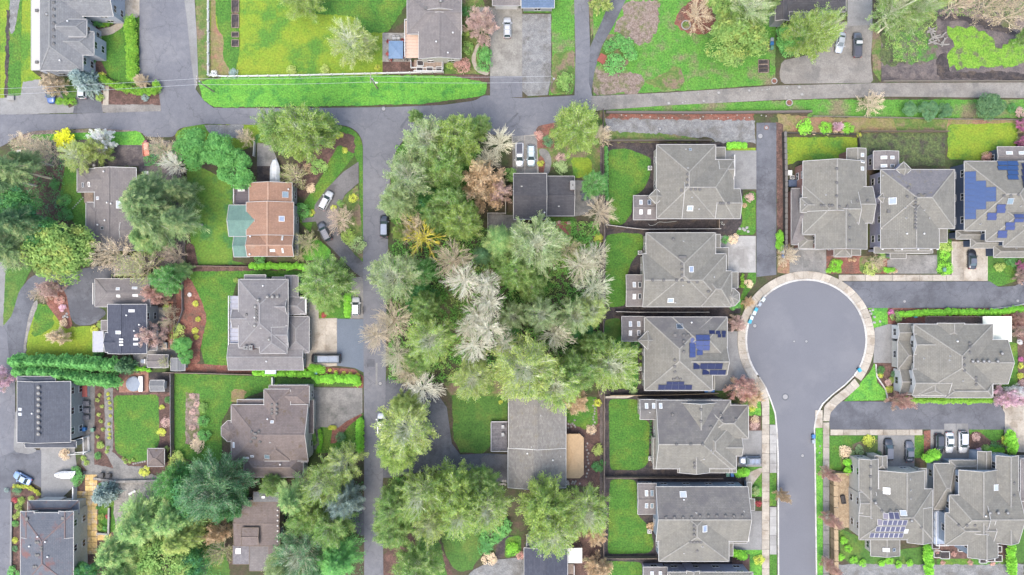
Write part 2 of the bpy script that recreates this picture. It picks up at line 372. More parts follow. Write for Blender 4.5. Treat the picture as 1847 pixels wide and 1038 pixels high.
# corner yard right of the north road
P('lawn', [(1070, -10), (1400, -10), (1398, 152), (1300, 160), (1070, 173)], ZL, lawn_p, 0, .5)
P('bare_patch', [(1130, 5), (1190, 0), (1188, 40), (1172, 78), (1150, 80), (1105, 55), (1120, 30)], ZB, twiggy, 1, 2)
P('bare_patch', [(1072, 120), (1095, 132), (1150, 132), (1165, 150), (1150, 168), (1072, 172), (1068, 140)], ZB, twiggy, 1, 2)
P('bare_patch', [(1200, 130), (1222, 115), (1235, 140), (1232, 160), (1190, 162), (1160, 150)], ZB, rough_g, 1, 2)
P('mulch_patch', [(1225, 20), (1255, -5), (1285, 5), (1290, 45), (1275, 62), (1235, 60), (1215, 40)], ZB, bark_r, 1, 1.5)
P('lawn', [(1135, 100), (1180, 60), (1200, 10), (1220, 15), (1225, 60), (1280, 80), (1290, 120), (1180, 140)], ZB - .01, lawn_p, 1, 2.5)
P('flower_bed', ell(1108, 95, 30, 34), ZB, rough_g, 0, .6)
P('lawn', [(1160, 190), (1400, 182), (1460, 180), (1847, 180), (1847, 214), (1455, 212), (1460, 203), (1100, 203), (1090, 195)], ZL, lawn_p, 0, .6)
P('lawn', [(1575, 48), (1590, 60), (1588, 148), (1575, 130), (1572, 80)], ZL, rough_g, 0, .6)
# pond lot top right
P('soil', [(1588, -20), (1900, -20), (1900, 148), (1590, 148)], ZS, mud)
P('marsh', [(1585, 0), (1680, 0), (1690, 60), (1670, 110), (1590, 120)], ZL, marsh, 1, 2)
P('leaf_litter', [(1670, -20), (1900, -20), (1900, 60), (1790, 50), (1720, 20)], ZL, twiggy, 1, 2)
P('duckweed', [(1705, 50), (1740, 48), (1770, 55), (1790, 68), (1800, 90), (1825, 70), (1860, 72), (1860, 112), (1815, 122), (1720, 124), (1704, 110), (1720, 80)], ZB, duck, 1, 2.5)
P('duckweed', [(1605, 55), (1680, 50), (1690, 80), (1690, 110), (1650, 118), (1615, 100)], ZB, mottle('wet_green', (.06, .2, .02), (.09, .1, .06), .8, (.12, .1, .08), .5, 6, .4), 1, 3)
P('puddle', [(1680, 34), (1730, 38), (1790, 55), (1850, 70), (1850, 62), (1795, 45), (1740, 28), (1690, 24)], ZB + .01, soil_d, 1, 1.5)
P('puddle', [(1690, 100), (1706, 95), (1712, 130), (1800, 130), (1847, 132), (1847, 146), (1690, 140)], ZB + .01, soil_d, 1, 1.5)
P('planting_bed', R(1367, 108, 1388, 131), ZB, soil_d)
# strip below the gravel lane, right
P('leaf_litter', [(1100, 203), (1360, 205), (1360, 222), (1090, 218)], ZL, bark_r, 0, 1)
P('gravel_lot', [(1092, 214), (1362, 218), (1362, 258), (1300, 258), (1280, 248), (1092, 256)], ZB, gravel, 0, 1.2)
P('lawn', [(1092, 238), (1200, 242), (1262, 250), (1262, 257), (1092, 257)], ZB + .012, rough_g, 1, 1)
P('dry_grass', [(1402, 205), (1460, 212), (1630, 214), (1625, 240), (1412, 240), (1405, 260)], ZL, dry_g, 0, .8)
P('lawn', [(1610, 212), (1710, 214), (1705, 240), (1620, 240)], ZL + .01, rough_g, 0, 1)
P('dry_grass', [(1700, 214), (1847, 216), (1847, 240), (1700, 238)], ZL, dry_g, 0, 1)
P('lawn', [(1414, 248), (1546, 248), (1546, 268), (1520, 290), (1440, 290), (1414, 300)], ZL, lawn_y, 0, .7)
P('lawn', [(1550, 240), (1705, 240), (1704, 300), (1625, 300), (1552, 280)], ZL, marsh, 0, .7)
P('lawn', [(1710, 225), (1830, 222), (1836, 240), (1834, 262), (1780, 290), (1708, 288)], ZL, lawn_y, 1, .6)
P('soil_strip', [(1399, 220), (1412, 225), (1414, 470), (1402, 470)], ZB, bark, 0, .4)
P('flower_bed', [(1402, 445), (1424, 440), (1424, 495), (1402, 492)], ZB + .008, dry_g)
# private drive, cul-de-sac
P('road', [(1364, 222), (1400, 222), (1400, 496), (1364, 500)], ZR - .01, asph_d)
CC = (1453.5, 613.0); CR = 107.5
def arc(r, a0, a1, n=40): return [(CC[0] + r * math.cos(math.radians(a0 + (a1 - a0) * i / n)), CC[1] + r * math.sin(math.radians(a0 + (a1 - a0) * i / n))) for i in range(n + 1)]
# right flare and left flare of the bulb (photo coordinates, y down)
LEFTK = [(1370, 680), (1381, 697), (1391, 722), (1399, 745), (1402, 775), (1404, 820), (1405, 1060)]
RIGHTK = [(1538, 678), (1522, 694), (1500, 711), (1482, 728), (1471, 748), (1467, 770), (1468, 820), (1471, 1060)]
bulb = arc(CR, 142, 398, 90)
P('road', bulb + RIGHTK + LEFTK[::-1], ZR, asph_s)
P('road', [(1520, 508), (1785, 508), (1800, 518), (1830, 516), (1860, 500), (1860, 548), (1830, 552), (1800, 556), (1560, 556)], ZR - .012, asph_d)
P('road', [(1490, 728), (1520, 724), (1800, 726), (1812, 745), (1812, 775), (1497, 775)], ZR - .012, asph_d)
P('driveway', [(1808, 728), (1900, 728), (1900, 820), (1830, 815), (1812, 800)], ZD, conc_t)
P('driveway', R(1678, 762, 1747, 835), ZD, conc_g)
P('driveway', R(1583, 784, 1649, 845), ZD, conc_g)
P('lawn', R(1649, 784, 1668, 826), ZL, lawn_g)
P('flower_bed', [(1666, 778), (1679, 776), (1679, 825), (1666, 825)], ZB, bark_r)
P('lawn', [(1495, 786), (1583, 786), (1582, 800), (1555, 800), (1520, 830), (1520, 850), (1495, 848)], ZL, lawn_g, 0, .4)
P('flower_bed', [(1515, 810), (1555, 795), (1560, 790), (1583, 790), (1583, 830), (1530, 835), (1520, 850), (1515, 830)], ZB, rough_g, 1)
P('lawn', R(1471, 772, 1484, 1060), ZL, lawn_v, 0, .3)
P('patio', R(1504, 852, 1532, 952), ZD, mottle('tan_brick', (.30, .22, .14), (.38, .3, .2), 1.5, None, None, 8, .3))
P('lawn', [(1515, 952), (1560, 975), (1565, 985), (1570, 1000), (1670, 985), (1672, 1022), (1540, 1024), (1515, 1000)], ZL, lawn_d, 0, .4)
P('gravel_bed', [(1505, 1018), (1847, 1018), (1847, 1060), (1505, 1060)], ZB, gravel, 0, .8)
P('lawn', [(1690, 1005), (1815, 1005), (1815, 1022), (1690, 1022)], ZB - .01, lawn_g, 0, .5)
P('flower_bed', [(1680, 978), (1815, 978), (1815, 1008), (1680, 1008)], ZB, bark)
P('lawn', [(1838, 940), (1900, 940), (1900, 1015), (1815, 1015), (1830, 985)], ZB, lawn_d)
P('lawn', [(1747, 762), (1812, 762), (1808, 795), (1780, 800), (1750, 790)], ZL, lawn_g, 0, .4)
P('flower_bed', [(1750, 780), (1765, 778), (1790, 798), (1812, 790), (1835, 812), (1745, 822)], ZB, bark, 1)
# lawns beside the bulb
P('lawn', [(1566, 556), (1601, 556), (1601, 588), (1576, 592), (1572, 570)], ZL, lawn_v)
P('flower_bed', [(1601, 556), (1800, 556), (1847, 550), (1847, 590), (1800, 588), (1601, 588)], ZL, bark_r)
P('patio', R(1668, 572, 1775, 586), ZD, mottle('paver_brown', (.16, .12, .10), (.2, .15, .13), 2, None, None, 9, .3))
P('driveway', [(1577, 592), (1602, 585), (1622, 586), (1622, 655), (1575, 655)], ZD, conc_g, 0)
P('lawn', [(1577, 655), (1582, 690), (1597, 705), (1598, 722), (1522, 724), (1545, 700), (1568, 672)], ZL, lawn_v, 0, .3)
P('flower_bed', [(1577, 655), (1620, 655), (1622, 715), (1600, 722), (1597, 705), (1582, 688)], ZB, bark, 0)
P('lawn', [(1815, 615), (1835, 620), (1836, 690), (1815, 705), (1795, 700), (1820, 660)], ZL, lawn_g, 0, .4)
P('flower_bed', [(1834, 590), (1860, 590), (1860, 720), (1830, 720), (1836, 680)], ZB, bark, 0)
# verges around the right-hand houses
P('lawn', [(1780, 478), (1834, 476), (1836, 506), (1800, 518), (1782, 512)], ZL, lawn_g, 1)
P('driveway', R(1716, 436, 1781, 507), ZD, conc_t)
P('lawn', R(1690, 432, 1716, 494), ZL, lawn_g, 0, .3)
P('driveway', [(1622, 460), (1690, 460), (1690, 494), (1600, 494), (1600, 470)], ZD, conc_d)
P('driveway', R(1424, 448, 1490, 494), ZD, conc_g)
P('flower_bed', [(1488, 462), (1620, 462), (1620, 494), (1488, 494)], ZL, bark_r, 0)
P('lawn', R(1550, 462, 1592, 493), ZB, rough_g, 1)
P('lawn', [(1778, 458), (1847, 462), (1847, 480), (1778, 480)], ZL - .01, lawn_d)
# back yards of the row
def yard(pts, bedpts, m=lawn_g):
    P('lawn', pts, ZL, m, 2, .25); P('flower_bed', bedpts, ZL - .012, soil_d, 0, .4)
yard([(1097, 270), (1130, 268), (1175, 285), (1172, 320), (1160, 345), (1140, 355), (1140, 385), (1122, 408), (1098, 406)], [(1090, 257), (1340, 257), (1340, 418), (1090, 416)])
yard([(1092, 425), (1120, 420), (1160, 422), (1160, 450), (1140, 470), (1130, 500), (1128, 552), (1092, 556)], [(1090, 415), (1335, 415), (1335, 566), (1090, 566)])
yard([(1090, 576), (1120, 574), (1120, 610), (1150, 625), (1152, 700), (1092, 702)], [(1090, 566), (1325, 566), (1325, 712), (1090, 712)], mottle('lawn_mossy', (.09, .15, .025), (.06, .12, .02), .4, (.05, .16, .02), .2, 5, .3, bump=.5))
yard([(1098, 720), (1150, 720), (1155, 757), (1172, 760), (1170, 835), (1155, 848), (1100, 848)], [(1090, 712), (1350, 712), (1350, 862), (1090, 862)])
yard([(1100, 864), (1148, 866), (1150, 930), (1172, 950), (1180, 985), (1172, 998), (1096, 1000)], [(1090, 860), (1352, 860), (1352, 1010), (1090, 1010)])
yard([(1090, 1012), (1158, 1014), (1158, 1060), (1090, 1060)], [(1090, 1005), (1352, 1005), (1352, 1060), (1090, 1060)])
P('driveway', R(1306, 272, 1364, 342), ZD, conc_g)
P('lawn', R(1308, 267, 1363, 273), ZB, lawn_y)
P('lawn', [(1340, 350), (1363, 344), (1363, 424), (1325, 424), (1340, 400), (1336, 380)], ZB, lawn_g, 1)
P('driveway', R(1300, 426, 1363, 492), ZD, conc)
P('lawn', [(1350, 492), (1364, 492), (1363, 510), (1348, 530), (1338, 560), (1332, 545), (1342, 520)], ZB, lawn_g)
P('driveway', [(1305, 598), (1336, 598), (1334, 640), (1345, 665), (1360, 690), (1345, 705), (1290, 705), (1290, 676)], ZD, conc_g)
P('flower_bed', [(1285, 690), (1352, 690), (1372, 712), (1372, 745), (1345, 745), (1310, 722), (1285, 712)], ZB, rough_g)
P('lawn', [(1345, 726), (1370, 722), (1373, 740), (1372, 752), (1350, 752)], ZB + .01, lawn_v)
P('driveway', R(1330, 777, 1374, 842), ZD, conc_g)
P('flower_bed', [(1348, 750), (1372, 750), (1372, 777), (1348, 777)], ZB + .012, bark)
P('lawn', [(1330, 842), (1374, 842), (1374, 890), (1350, 890), (1355, 862), (1330, 856)], ZB + .008, lawn_g)
P('path', [(1345, 855), (1375, 842), (1376, 850), (1360, 870), (1352, 885), (1345, 880)], ZD, conc_t, 1)
P('driveway', R(1315, 922, 1375, 992), ZD, conc_g)
P('lawn', [(1350, 880), (1374, 880), (1374, 896), (1352, 896)], ZB + .02, lawn_v)
P('lawn', R(1320, 990, 1376, 1000), ZB + .016, lawn_v)
P('lawn', [(1352, 1000), (1376, 1000), (1376, 1060), (1352, 1060)], ZB + .016, lawn_v)
P('flower_bed', [(1320, 1000), (1358, 1000), (1356, 1040), (1322, 1040)], ZB + .012, bark)
P('lawn', [(1383, 700), (1397, 738), (1400, 766), (1388, 766), (1380, 735)], ZB + .004, lawn_g)
P('lawn', R(1388, 853, 1400, 913), ZB + .004, lawn_g); P('lawn', R(1388, 1000, 1401, 1060), ZB + .004, lawn_g)
# centre: wooded lot and houses by the parking
P('leaf_litter', [(702, 420), (1085, 400), (1085, 700), (820, 700), (760, 715), (697, 690)], ZS, mottle('wood_floor', (.045, .07, .02), (.08, .055, .04), .5, (.04, .11, .015), .2, 5, .4, bump=.7, contrast=.16), 0, 1.5)
P('grass', [(735, 245), (860, 240), (870, 300), (860, 430), (750, 430), (705, 400), (704, 320), (716, 270)], ZS + .01, lawn_d, 0, 1)
P('grass', [(860, 460), (1000, 400), (1085, 420), (1082, 470), (1000, 500), (880, 520)], ZS + .006, rough_g, 1, 2)
P('grass', [(785, 520), (850, 520), (860, 640), (800, 640)], ZS + .008, rough_g, 1, 2)
P('grass', [(960, 230), (1085, 205), (1085, 320), (1055, 330), (1035, 300), (970, 300)], ZL, rough_g, 0, .5)
P('driveway', [(922, 243), (968, 243), (972, 318), (928, 318)], ZD, conc_t)
P('path', [(972, 268), (988, 270), (996, 290), (990, 315), (980, 318), (984, 290), (972, 278)], ZD, conc_d, 1)
P('flower_bed', [(966, 226), (1000, 222), (1000, 268), (968, 268)], ZB, bark_r, 0, .8)
P('flower_bed', R(971, 281, 983, 312), ZB, bark_r, 1)
P('lawn', [(1030, 285), (1065, 285), (1070, 318), (1035, 322)], ZB, lawn_y, 1, .6)
P('patio', [(1036, 326), (1060, 326), (1085, 350), (1060, 385), (1036, 392)], ZD, conc_d, 0, .6)
P('patio', [(880, 385), (948, 390), (930, 415), (882, 415)], ZD, conc_d, 0, .6)
P('grass', [(986, 392), (1040, 392), (1040, 440), (990, 430)], ZL, lawn_d, 1)
# driveway of the long grey roof house
P('driveway', [(690, 705), (700, 680), (740, 700), (790, 712), (806, 735), (815, 800), (830, 820), (880, 818), (922, 820), (922, 872), (890, 868), (850, 850), (780, 848), (700, 862), (688, 862)], ZD, asph_d, 0)
P('driveway', [(868, 822), (920, 820), (920, 872), (893, 868), (868, 850)], ZD + .01, asph_br, 1, .8)
P('lawn', [(815, 708), (915, 708), (915, 760), (885, 765), (885, 805), (870, 818), (830, 816), (818, 790)], ZL, lawn_d, 0, .6)
P('grass', [(800, 690), (920, 680), (915, 715), (812, 715)], ZL + .01, rough_g, 0, 1)
P('lawn', [(1022, 716), (1076, 716), (1078, 765), (1055, 775), (1022, 760)], ZL, lawn_g, 0, .4)
P('flower_bed', [(1020, 760), (1085, 720), (1088, 880), (1020, 875)], ZS + .012, bark, 0, .8)
P('lawn', [(690, 720), (780, 705), (780, 790), (740, 850), (700, 835)], ZL, bark, 1)
# bottom centre
P('lawn', [(790, 940), (870, 935), (878, 950), (870, 1000), (850, 1030), (820, 1030), (800, 990)], ZL, lawn_d, 1, 1)
P('leaf_litter', [(690, 1000), (780, 940), (815, 1030), (815, 1060), (690, 1060)], ZS + .01, bark, 0, 1)
P('grass', [(760, 960), (790, 965), (810, 1060), (720, 1060)], ZL, lawn_d, 1, 1)
P('path', [(900, 970), (930, 965), (925, 985), (908, 1005), (895, 1012), (893, 995)], ZB, soil_d, 1)
P('driveway', [(850, 1030), (890, 1010), (943, 1005), (945, 1060), (830, 1060)], ZD, gravel, 1)
P('lawn', [(912, 970), (940, 965), (940, 1000), (910, 1008)], ZB + .01, lawn_g, 1)
P('soil', [(1022, 960), (1088, 900), (1088, 1060), (1022, 1060)], ZS + .012, bark, 0, 1)
# left middle: corner lots
P('gravel_strip', [(40, 235), (250, 232), (258, 240), (60, 246), (38, 252)], ZL, twiggy, 0, .6)
P('lawn', [(55, 244), (140, 240), (230, 238), (250, 236), (262, 250), (262, 262), (215, 262), (180, 252), (60, 254)], ZB, lawn_v, 1)
P('lawn', [(118, 296), (142, 296), (145, 350), (165, 385), (168, 430), (150, 425), (128, 395), (108, 355)], ZL, lawn_g, 1)
P('leaf_litter', [(30, 250), (330, 255), (335, 480), (250, 480), (250, 300), (120, 300), (30, 300)], ZS, mud, 0, 1)
P('soil', [(60, 300), (118, 300), (125, 420), (60, 420)], ZS + .004, bark, 0, 1)
P('lawn', [(316, 240), (340, 226), (480, 224), (478, 255), (440, 270), (350, 275), (320, 262)], ZL, lawn_y, 0, .6)
P('gravel_strip', [(368, 226), (440, 225), (438, 250), (385, 248)], ZB, gravel, 0, .8)
P('lawn', [(336, 290), (420, 330), (420, 470), (450, 478), (358, 478), (345, 450), (340, 380)], ZL, mottle('lawn_patchy', (.085, .20, .022), (.135, .215, .03), .5, (.05, .16, .035), .2, 5, .3, bump=.5, contrast=.2), 0, .6)
P('lawn', [(446, 228), (480, 226), (482, 256), (462, 256), (450, 240)], ZB, lawn_y)
P('driveway', [(464, 258), (490, 262), (505, 300), (505, 332), (464, 332)], ZD, conc_d)
P('driveway', [(464, 300), (505, 300), (505, 332), (464, 332)], ZD + .008, soil_d)
P('lawn', [(600, 226), (628, 230), (641, 238), (650, 249), (654, 264), (656, 470), (650, 476), (648, 300), (640, 280), (600, 330), (570, 372), (560, 420), (540, 400), (545, 370), (580, 320), (600, 270)], ZL, lawn_g)
P('flower_bed', [(540, 270), (600, 235), (640, 245), (640, 280), (610, 260), (590, 300), (548, 360), (520, 340)], ZB, bark, 1, 1)
P('driveway', [(647, 292), (647, 330), (622, 352), (608, 385), (610, 420), (640, 460), (657, 475), (657, 505), (638, 490), (600, 450), (580, 430), (570, 400), (545, 402), (545, 394), (566, 392), (568, 370), (590, 340), (620, 310)], ZD, asph_br, 0)
P('flower_bed', [(622, 352), (646, 332), (652, 400), (655, 470), (640, 460), (612, 420), (608, 385)], ZB, rough_g, 1, .6)
P('lawn', [(560, 430), (575, 432), (600, 455), (590, 470), (545, 470), (548, 440)], ZB, lawn_v, 1)
P('soil', [(335, 440), (350, 440), (358, 480), (340, 485)], ZB, bark, 1)
# grey house 7 yard
P('lawn', [(345, 488), (440, 484), (545, 488), (545, 500), (430, 500), (412, 560), (410, 660), (425, 668), (372, 668), (360, 620), (372, 575), (362, 540), (340, 510)], ZL, lawn_g, 1, .3)
P('flower_bed', [(335, 500), (345, 505), (365, 545), (374, 575), (362, 625), (360, 655), (320, 655), (318, 520)], ZB, bark_r, 1, .5)
P('flower_bed', [(330, 478), (545, 480), (545, 488), (335, 490)], ZB - .01, bark, 0, .4)
P('flower_bed', [(330, 655), (560, 668), (560, 676), (330, 672)], ZB - .01, bark_r, 0, .4)
P('driveway', [(553, 575), (608, 574), (610, 660), (553, 664)], ZD, conc_t)
P('path', R(553, 540, 575, 576), ZD + .004, conc_t)
P('driveway', [(608, 575), (656, 576), (656, 672), (640, 664), (608, 660)], ZD + .006, asph_new)
P('lawn', [(575, 540), (632, 540), (632, 575), (575, 575)], ZL, lawn_g)
P('flower_bed', [(632, 500), (656, 500), (656, 575), (632, 575)], ZB, conc_d)
P('flower_bed', [(575, 662), (640, 666), (656, 680), (655, 700), (570, 695)], ZB, bark_r)
P('lawn', [(495, 680), (640, 690), (640, 698), (495, 696)], ZB + .008, lawn_d)
P('driveway', [(565, 699), (654, 700), (654, 745), (625, 760), (610, 772), (568, 770)], ZD, conc_d)
# brown house 8 yard
P('lawn', [(315, 674), (495, 680), (495, 700), (420, 725), (400, 760), (400, 830), (370, 840), (315, 820)], ZL, lawn_g, 0, .3)
P('flower_bed', [(335, 708), (360, 710), (360, 800), (350, 805), (335, 800)], ZB, twiggy, 0, .6)
P('dry_grass', [(418, 702), (445, 704), (440, 725), (418, 728)], ZB, dry_g, 1, 1)
P('lawn', [(565, 768), (605, 770), (655, 745), (657, 815), (620, 812), (570, 820)], ZL, lawn_g)
P('flower_bed', [(600, 770), (645, 745), (655, 748), (630, 768), (605, 800), (596, 800)], ZB, bark_r)
P('path', [(568, 770), (580, 770), (578, 800), (566, 815)], ZD, conc_d, 1)
# left property with curved drive
P('grass', [(10, 485), (60, 480), (45, 510), (25, 560), (15, 592), (6, 590), (8, 540)], ZB, lawn_d, 1, .4)
P('road', [(-60, 440), (12, 470), (12, 520), (8, 590), (0, 640), (-60, 640)], ZS + .02, conc_g)
P('road', [(-60, 560), (5, 590), (30, 560), (45, 590), (42, 650), (28, 670), (28, 760), (22, 1060), (-60, 1060)], ZD, asph)
P('driveway', [(12, 592), (25, 560), (35, 525), (55, 500), (80, 490), (130, 488), (205, 476), (212, 500), (172, 505), (172, 552), (190, 560), (192, 568), (168, 586), (140, 588), (128, 575), (120, 530), (105, 512), (85, 512),
               (65, 535), (52, 570), (45, 610), (40, 650), (18, 660)], ZR - .02, asph_d, 1)
P('lawn', [(62, 550), (100, 550), (108, 580), (130, 590), (168, 588), (168, 635), (180, 650), (150, 652), (48, 646), (50, 600)], ZL, lawn_y, 1, .4)
P('lawn', [(62, 550), (95, 550), (100, 590), (60, 610)], ZL + .01, lawn_g, 1, 1.5)
P('flower_bed', [(75, 520), (100, 505), (118, 520), (125, 560), (132, 590), (118, 595), (100, 570), (85, 550)], ZB, bark_r, 1)
P('gravel_strip', [(36, 640), (40, 600), (52, 560), (66, 540), (70, 548), (58, 580), (50, 610), (46, 648)], ZB, stone_g, 1, .6)
P('path', [(265, 600), (330, 640), (300, 665), (245, 665), (240, 640)], ZB, conc_d, 0)
P('soil', [(262, 540), (320, 500), (320, 660), (262, 640)], ZS + .01, bark, 0, .8)
P('patio', R(262, 555, 298, 645), ZB - .01, conc_g)
# navy roof house surroundings and long garden
P('soil', [(140, 690), (312, 680), (312, 860), (150, 850)], ZS + .008, bark, 0, .8)
P('lawn', [(205, 714), (286, 712), (288, 800), (270, 830), (240, 835), (208, 815)], ZL, lawn_g, 1, .3)
P('path', [(150, 690), (172, 690), (170, 838), (205, 845), (270, 848), (262, 862), (160, 852), (148, 838)], ZB, conc_d, 0, .5)
P('path', [(188, 700), (204, 700), (204, 815), (232, 840), (262, 842), (262, 848), (205, 845), (190, 815)], ZB + .008, conc_d, 0, .5)
P('brick_yard', R(215, 670, 268, 708), ZB + .01, mottle('brick_red', (.22, .11, .08), (.28, .16, .12), 2, None, None, 8, .3))
P('soil', R(270, 672, 312, 708), ZB, soil_d)
P('driveway', [(0, 825), (30, 812), (75, 812), (75, 880), (60, 872), (30, 878), (20, 900), (0, 900)], ZR + .004, asph_d)
P('driveway', [(73, 806), (135, 806), (140, 850), (140, 872), (110, 900), (75, 900)], ZD + .008, conc_g)
P('patio_edge', [(28, 740), (40, 740), (40, 800), (70, 812), (55, 820), (25, 815)], ZR + .01, conc_g, 1)
P('flower_bed', [(20, 878), (60, 875), (75, 905), (38, 910), (38, 1060), (20, 1060)], ZR + .006, bark)
P('patio', [(206, 866), (290, 868), (290, 900), (262, 920), (250, 950), (212, 975), (206, 930)], ZB + .006, stone_g, 0, .6)
P('soil', [(135, 850), (290, 858), (300, 900), (250, 940), (160, 1038), (135, 1000)], ZS + .012, bark, 0, .6)
P('path', [(150, 850), (275, 855), (300, 862), (298, 872), (220, 870), (150, 862)], ZB, conc_d, 0, .8)
P('lawn', R(178, 872, 210, 960), ZB, lawn_g, 0, .4)
P('lawn', [(370, 960), (400, 960), (420, 1060), (372, 1060)], ZL, lawn_d, 0, 1)
P('soil', [(500, 880), (560, 880), (560, 960), (500, 960)], ZS + .012, soil_d)
P('driveway', [(625, 900), (657, 900), (657, 970), (640, 960), (610, 930)], ZD, asph_d, 1)
P('gravel_strip', [(1082, 200), (1092, 200), (1092, 262), (1082, 262)], ZL, rough_g)
P('soil_strip', [(1082, 262), (1092, 262), (1092, 1060), (1082, 1060)], ZL, mud, 0, .5)

# ------------------------------------------------------------------ slabs of pavements and driveways, built one by one
SLAB = {}
def slab_run(parent, left, right, n, z0, h, mat, gap=.012, name='slab'):
    """n slabs between two polylines in pixels (same count of stations)"""
    def at(pl, t):
        L = [0]
        for i in range(len(pl) - 1): L.append(L[-1] + math.dist(pl[i], pl[i + 1]))
        d = t * L[-1]
        for i in range(len(pl) - 1):
            if d <= L[i + 1] + 1e-6:
                k = (d - L[i]) / max(1e-6, L[i + 1] - L[i]); return (pl[i][0] + (pl[i + 1][0] - pl[i][0]) * k, pl[i][1] + (pl[i + 1][1] - pl[i][1]) * k)
        return pl[-1]
    for i in range(n):
        a0, a1 = (i + gap) / n, (i + 1 - gap) / n
        q = [at(left, a0), at(left, (a0 + a1) / 2), at(left, a1), at(right, a1), at(right, (a0 + a1) / 2), at(right, a0)]
        w = [W(*p) for p in q]
        ar = sum(w[j][0] * w[(j + 1) % 6][1] - w[(j + 1) % 6][0] * w[j][1] for j in range(6))
        if ar < 0: w = w[::-1]
        MB().prism(w, z0, z0 + h + random.uniform(-.006, .006)).build(name, mat, parent)
def setroot(name):
    o = bpy.data.objects.new(name, None); COL.objects.link(o); setkind(o, 'structure'); return o
pav = setroot('pavement')
slab_run(pav, arc(CR + 2.5, 145, 397, 80), arc(CR + 16, 147, 397, 80), 31, .05, .19, conc_t)
slab_run(pav, [(1362, 674), (1378, 696), (1387, 720), (1387, 766)], [(1348, 682), (1366, 708), (1374, 730), (1374, 766)], 6, .05, .19, conc_t)
slab_run(pav, R(1374, 766, 1387, 1060)[0:1] + [(1374, 1060)], [(1387, 766), (1387, 1060)], 17, .05, .19, conc_t)
for (y0, y1, n) in ((766, 853, 5), (914, 1000, 5)): slab_run(pav, [(1388, y0), (1388, y1)], [(1400, y0), (1400, y1)], n, .05, .188, conc)
slab_run(pav, [(1541, 683), (1524, 700), (1502, 717), (1486, 733), (1484, 760)], [(1550, 696), (1530, 714), (1510, 730), (1497, 745), (1495, 760)], 8, .05, .19, conc_t)
slab_run(pav, [(1470, 740), (1469, 772)], [(1483, 740), (1483, 772)], 2, .05, .18, conc_t)
slab_run(pav, [(1484, 762), (1484, 852)], [(1495, 762), (1495, 852)], 4, .05, .19, conc_t)
slab_run(pav, [(1484, 852), (1484, 1060)], [(1495, 852), (1495, 1060)], 8, .05, .19, conc_d)
slab_run(pav, [(1497, 775), (1663, 775)], [(1497, 785), (1663, 785)], 7, .05, .19, conc_t)
slab_run(pav, [(1512, 496), (1730, 496)], [(1512, 507), (1730, 507)], 9, .05, .19, conc_t)
kerb = setroot('kerb')
kerbm = mottle('kerb_concrete', (.46, .45, .42), (.54, .53, .5), .7, (.36, .34, .3), .35, 9, .14, rand=.08)
slab_run(kerb, arc(CR - 1, 144, 397, 90), arc(CR + 2.2, 144, 397, 90), 60, .05, .2, kerbm, .01, 'kerb_stone')
slab_run(kerb, LEFTK[:], [(p[0] - 2.6, p[1]) for p in LEFTK], 36, .05, .2, kerbm, .01, 'kerb_stone')
slab_run(kerb, RIGHTK[:], [(p[0] + 2.6, p[1] + .6) for p in RIGHTK], 36, .05, .2, kerbm, .01, 'kerb_stone')
slab_run(kerb, [(1783, 557), (1820, 553), (1860, 545)], [(1783, 559), (1820, 555), (1860, 547)], 8, .05, .2, kerbm, .01, 'kerb_stone')
slab_run(kerb, [(1578, 657), (1580, 680), (1596, 703), (1600, 722)], [(1580, 657), (1582, 679), (1598, 702), (1602, 722)], 8, .05, .2, kerbm, .01, 'kerb_stone')
def slab_grid(x0, y0, x1, y1, nx, ny, mat, root='paving', z=.10):
    r = setroot(root)
    for j in range(ny):
        ya, yb = y0 + (y1 - y0) * j / ny, y0 + (y1 - y0) * (j + 1) / ny
        slab_run(r, [(x0, ya + .3), (x1, ya + .3)], [(x0, yb - .3), (x1, yb - .3)], nx, z - .06, .08, mat, .02)
    return r
slab_grid(1325, 274, 1364, 342, 2, 3, conc_g); slab_grid(1302, 428, 1363, 492, 3, 3, conc)
slab_grid(1310, 600, 1334, 690, 1, 4, conc_g); slab_grid(1336, 778, 1374, 822, 2, 2, conc_g)
slab_grid(1340, 923, 1375, 990, 2, 3, conc_g); slab_grid(1577, 594, 1620, 654, 2, 3, conc_g)
slab_grid(1425, 452, 1489, 494, 3, 2, conc_d); slab_grid(1626, 462, 1688, 494, 3, 2, conc_d)
slab_grid(1718, 438, 1780, 506, 3, 3, conc_t); slab_grid(1585, 786, 1647, 842, 3, 2, conc_g); slab_grid(1680, 764, 1746, 832, 3, 3, conc_g)
slab_grid(568, 576, 607, 660, 2, 3, conc_t, z=.11); slab_grid(567, 701, 652, 748, 4, 2, conc_d); slab_grid(568, 748, 610, 770, 2, 1, conc_d)
slab_grid(886, 16, 941, 137, 3, 6, conc_w); slab_grid(691, 61, 741, 111, 5, 5, stone_g); slab_grid(924, 245, 969, 316, 2, 3, conc_d)
slab_grid(1530, 0, 1572, 46, 1, 2, conc_g); slab_grid(1812, 732, 1880, 812, 2, 3, conc_t)
slab_grid(154, 856, 176, 886, 3, 3, stone_t); slab_grid(138, 886, 178, 902, 4, 2, stone_t); slab_grid(154, 902, 176, 1000, 2, 9, stone_t); slab_grid(176, 962, 200, 975, 2, 1, stone_t)
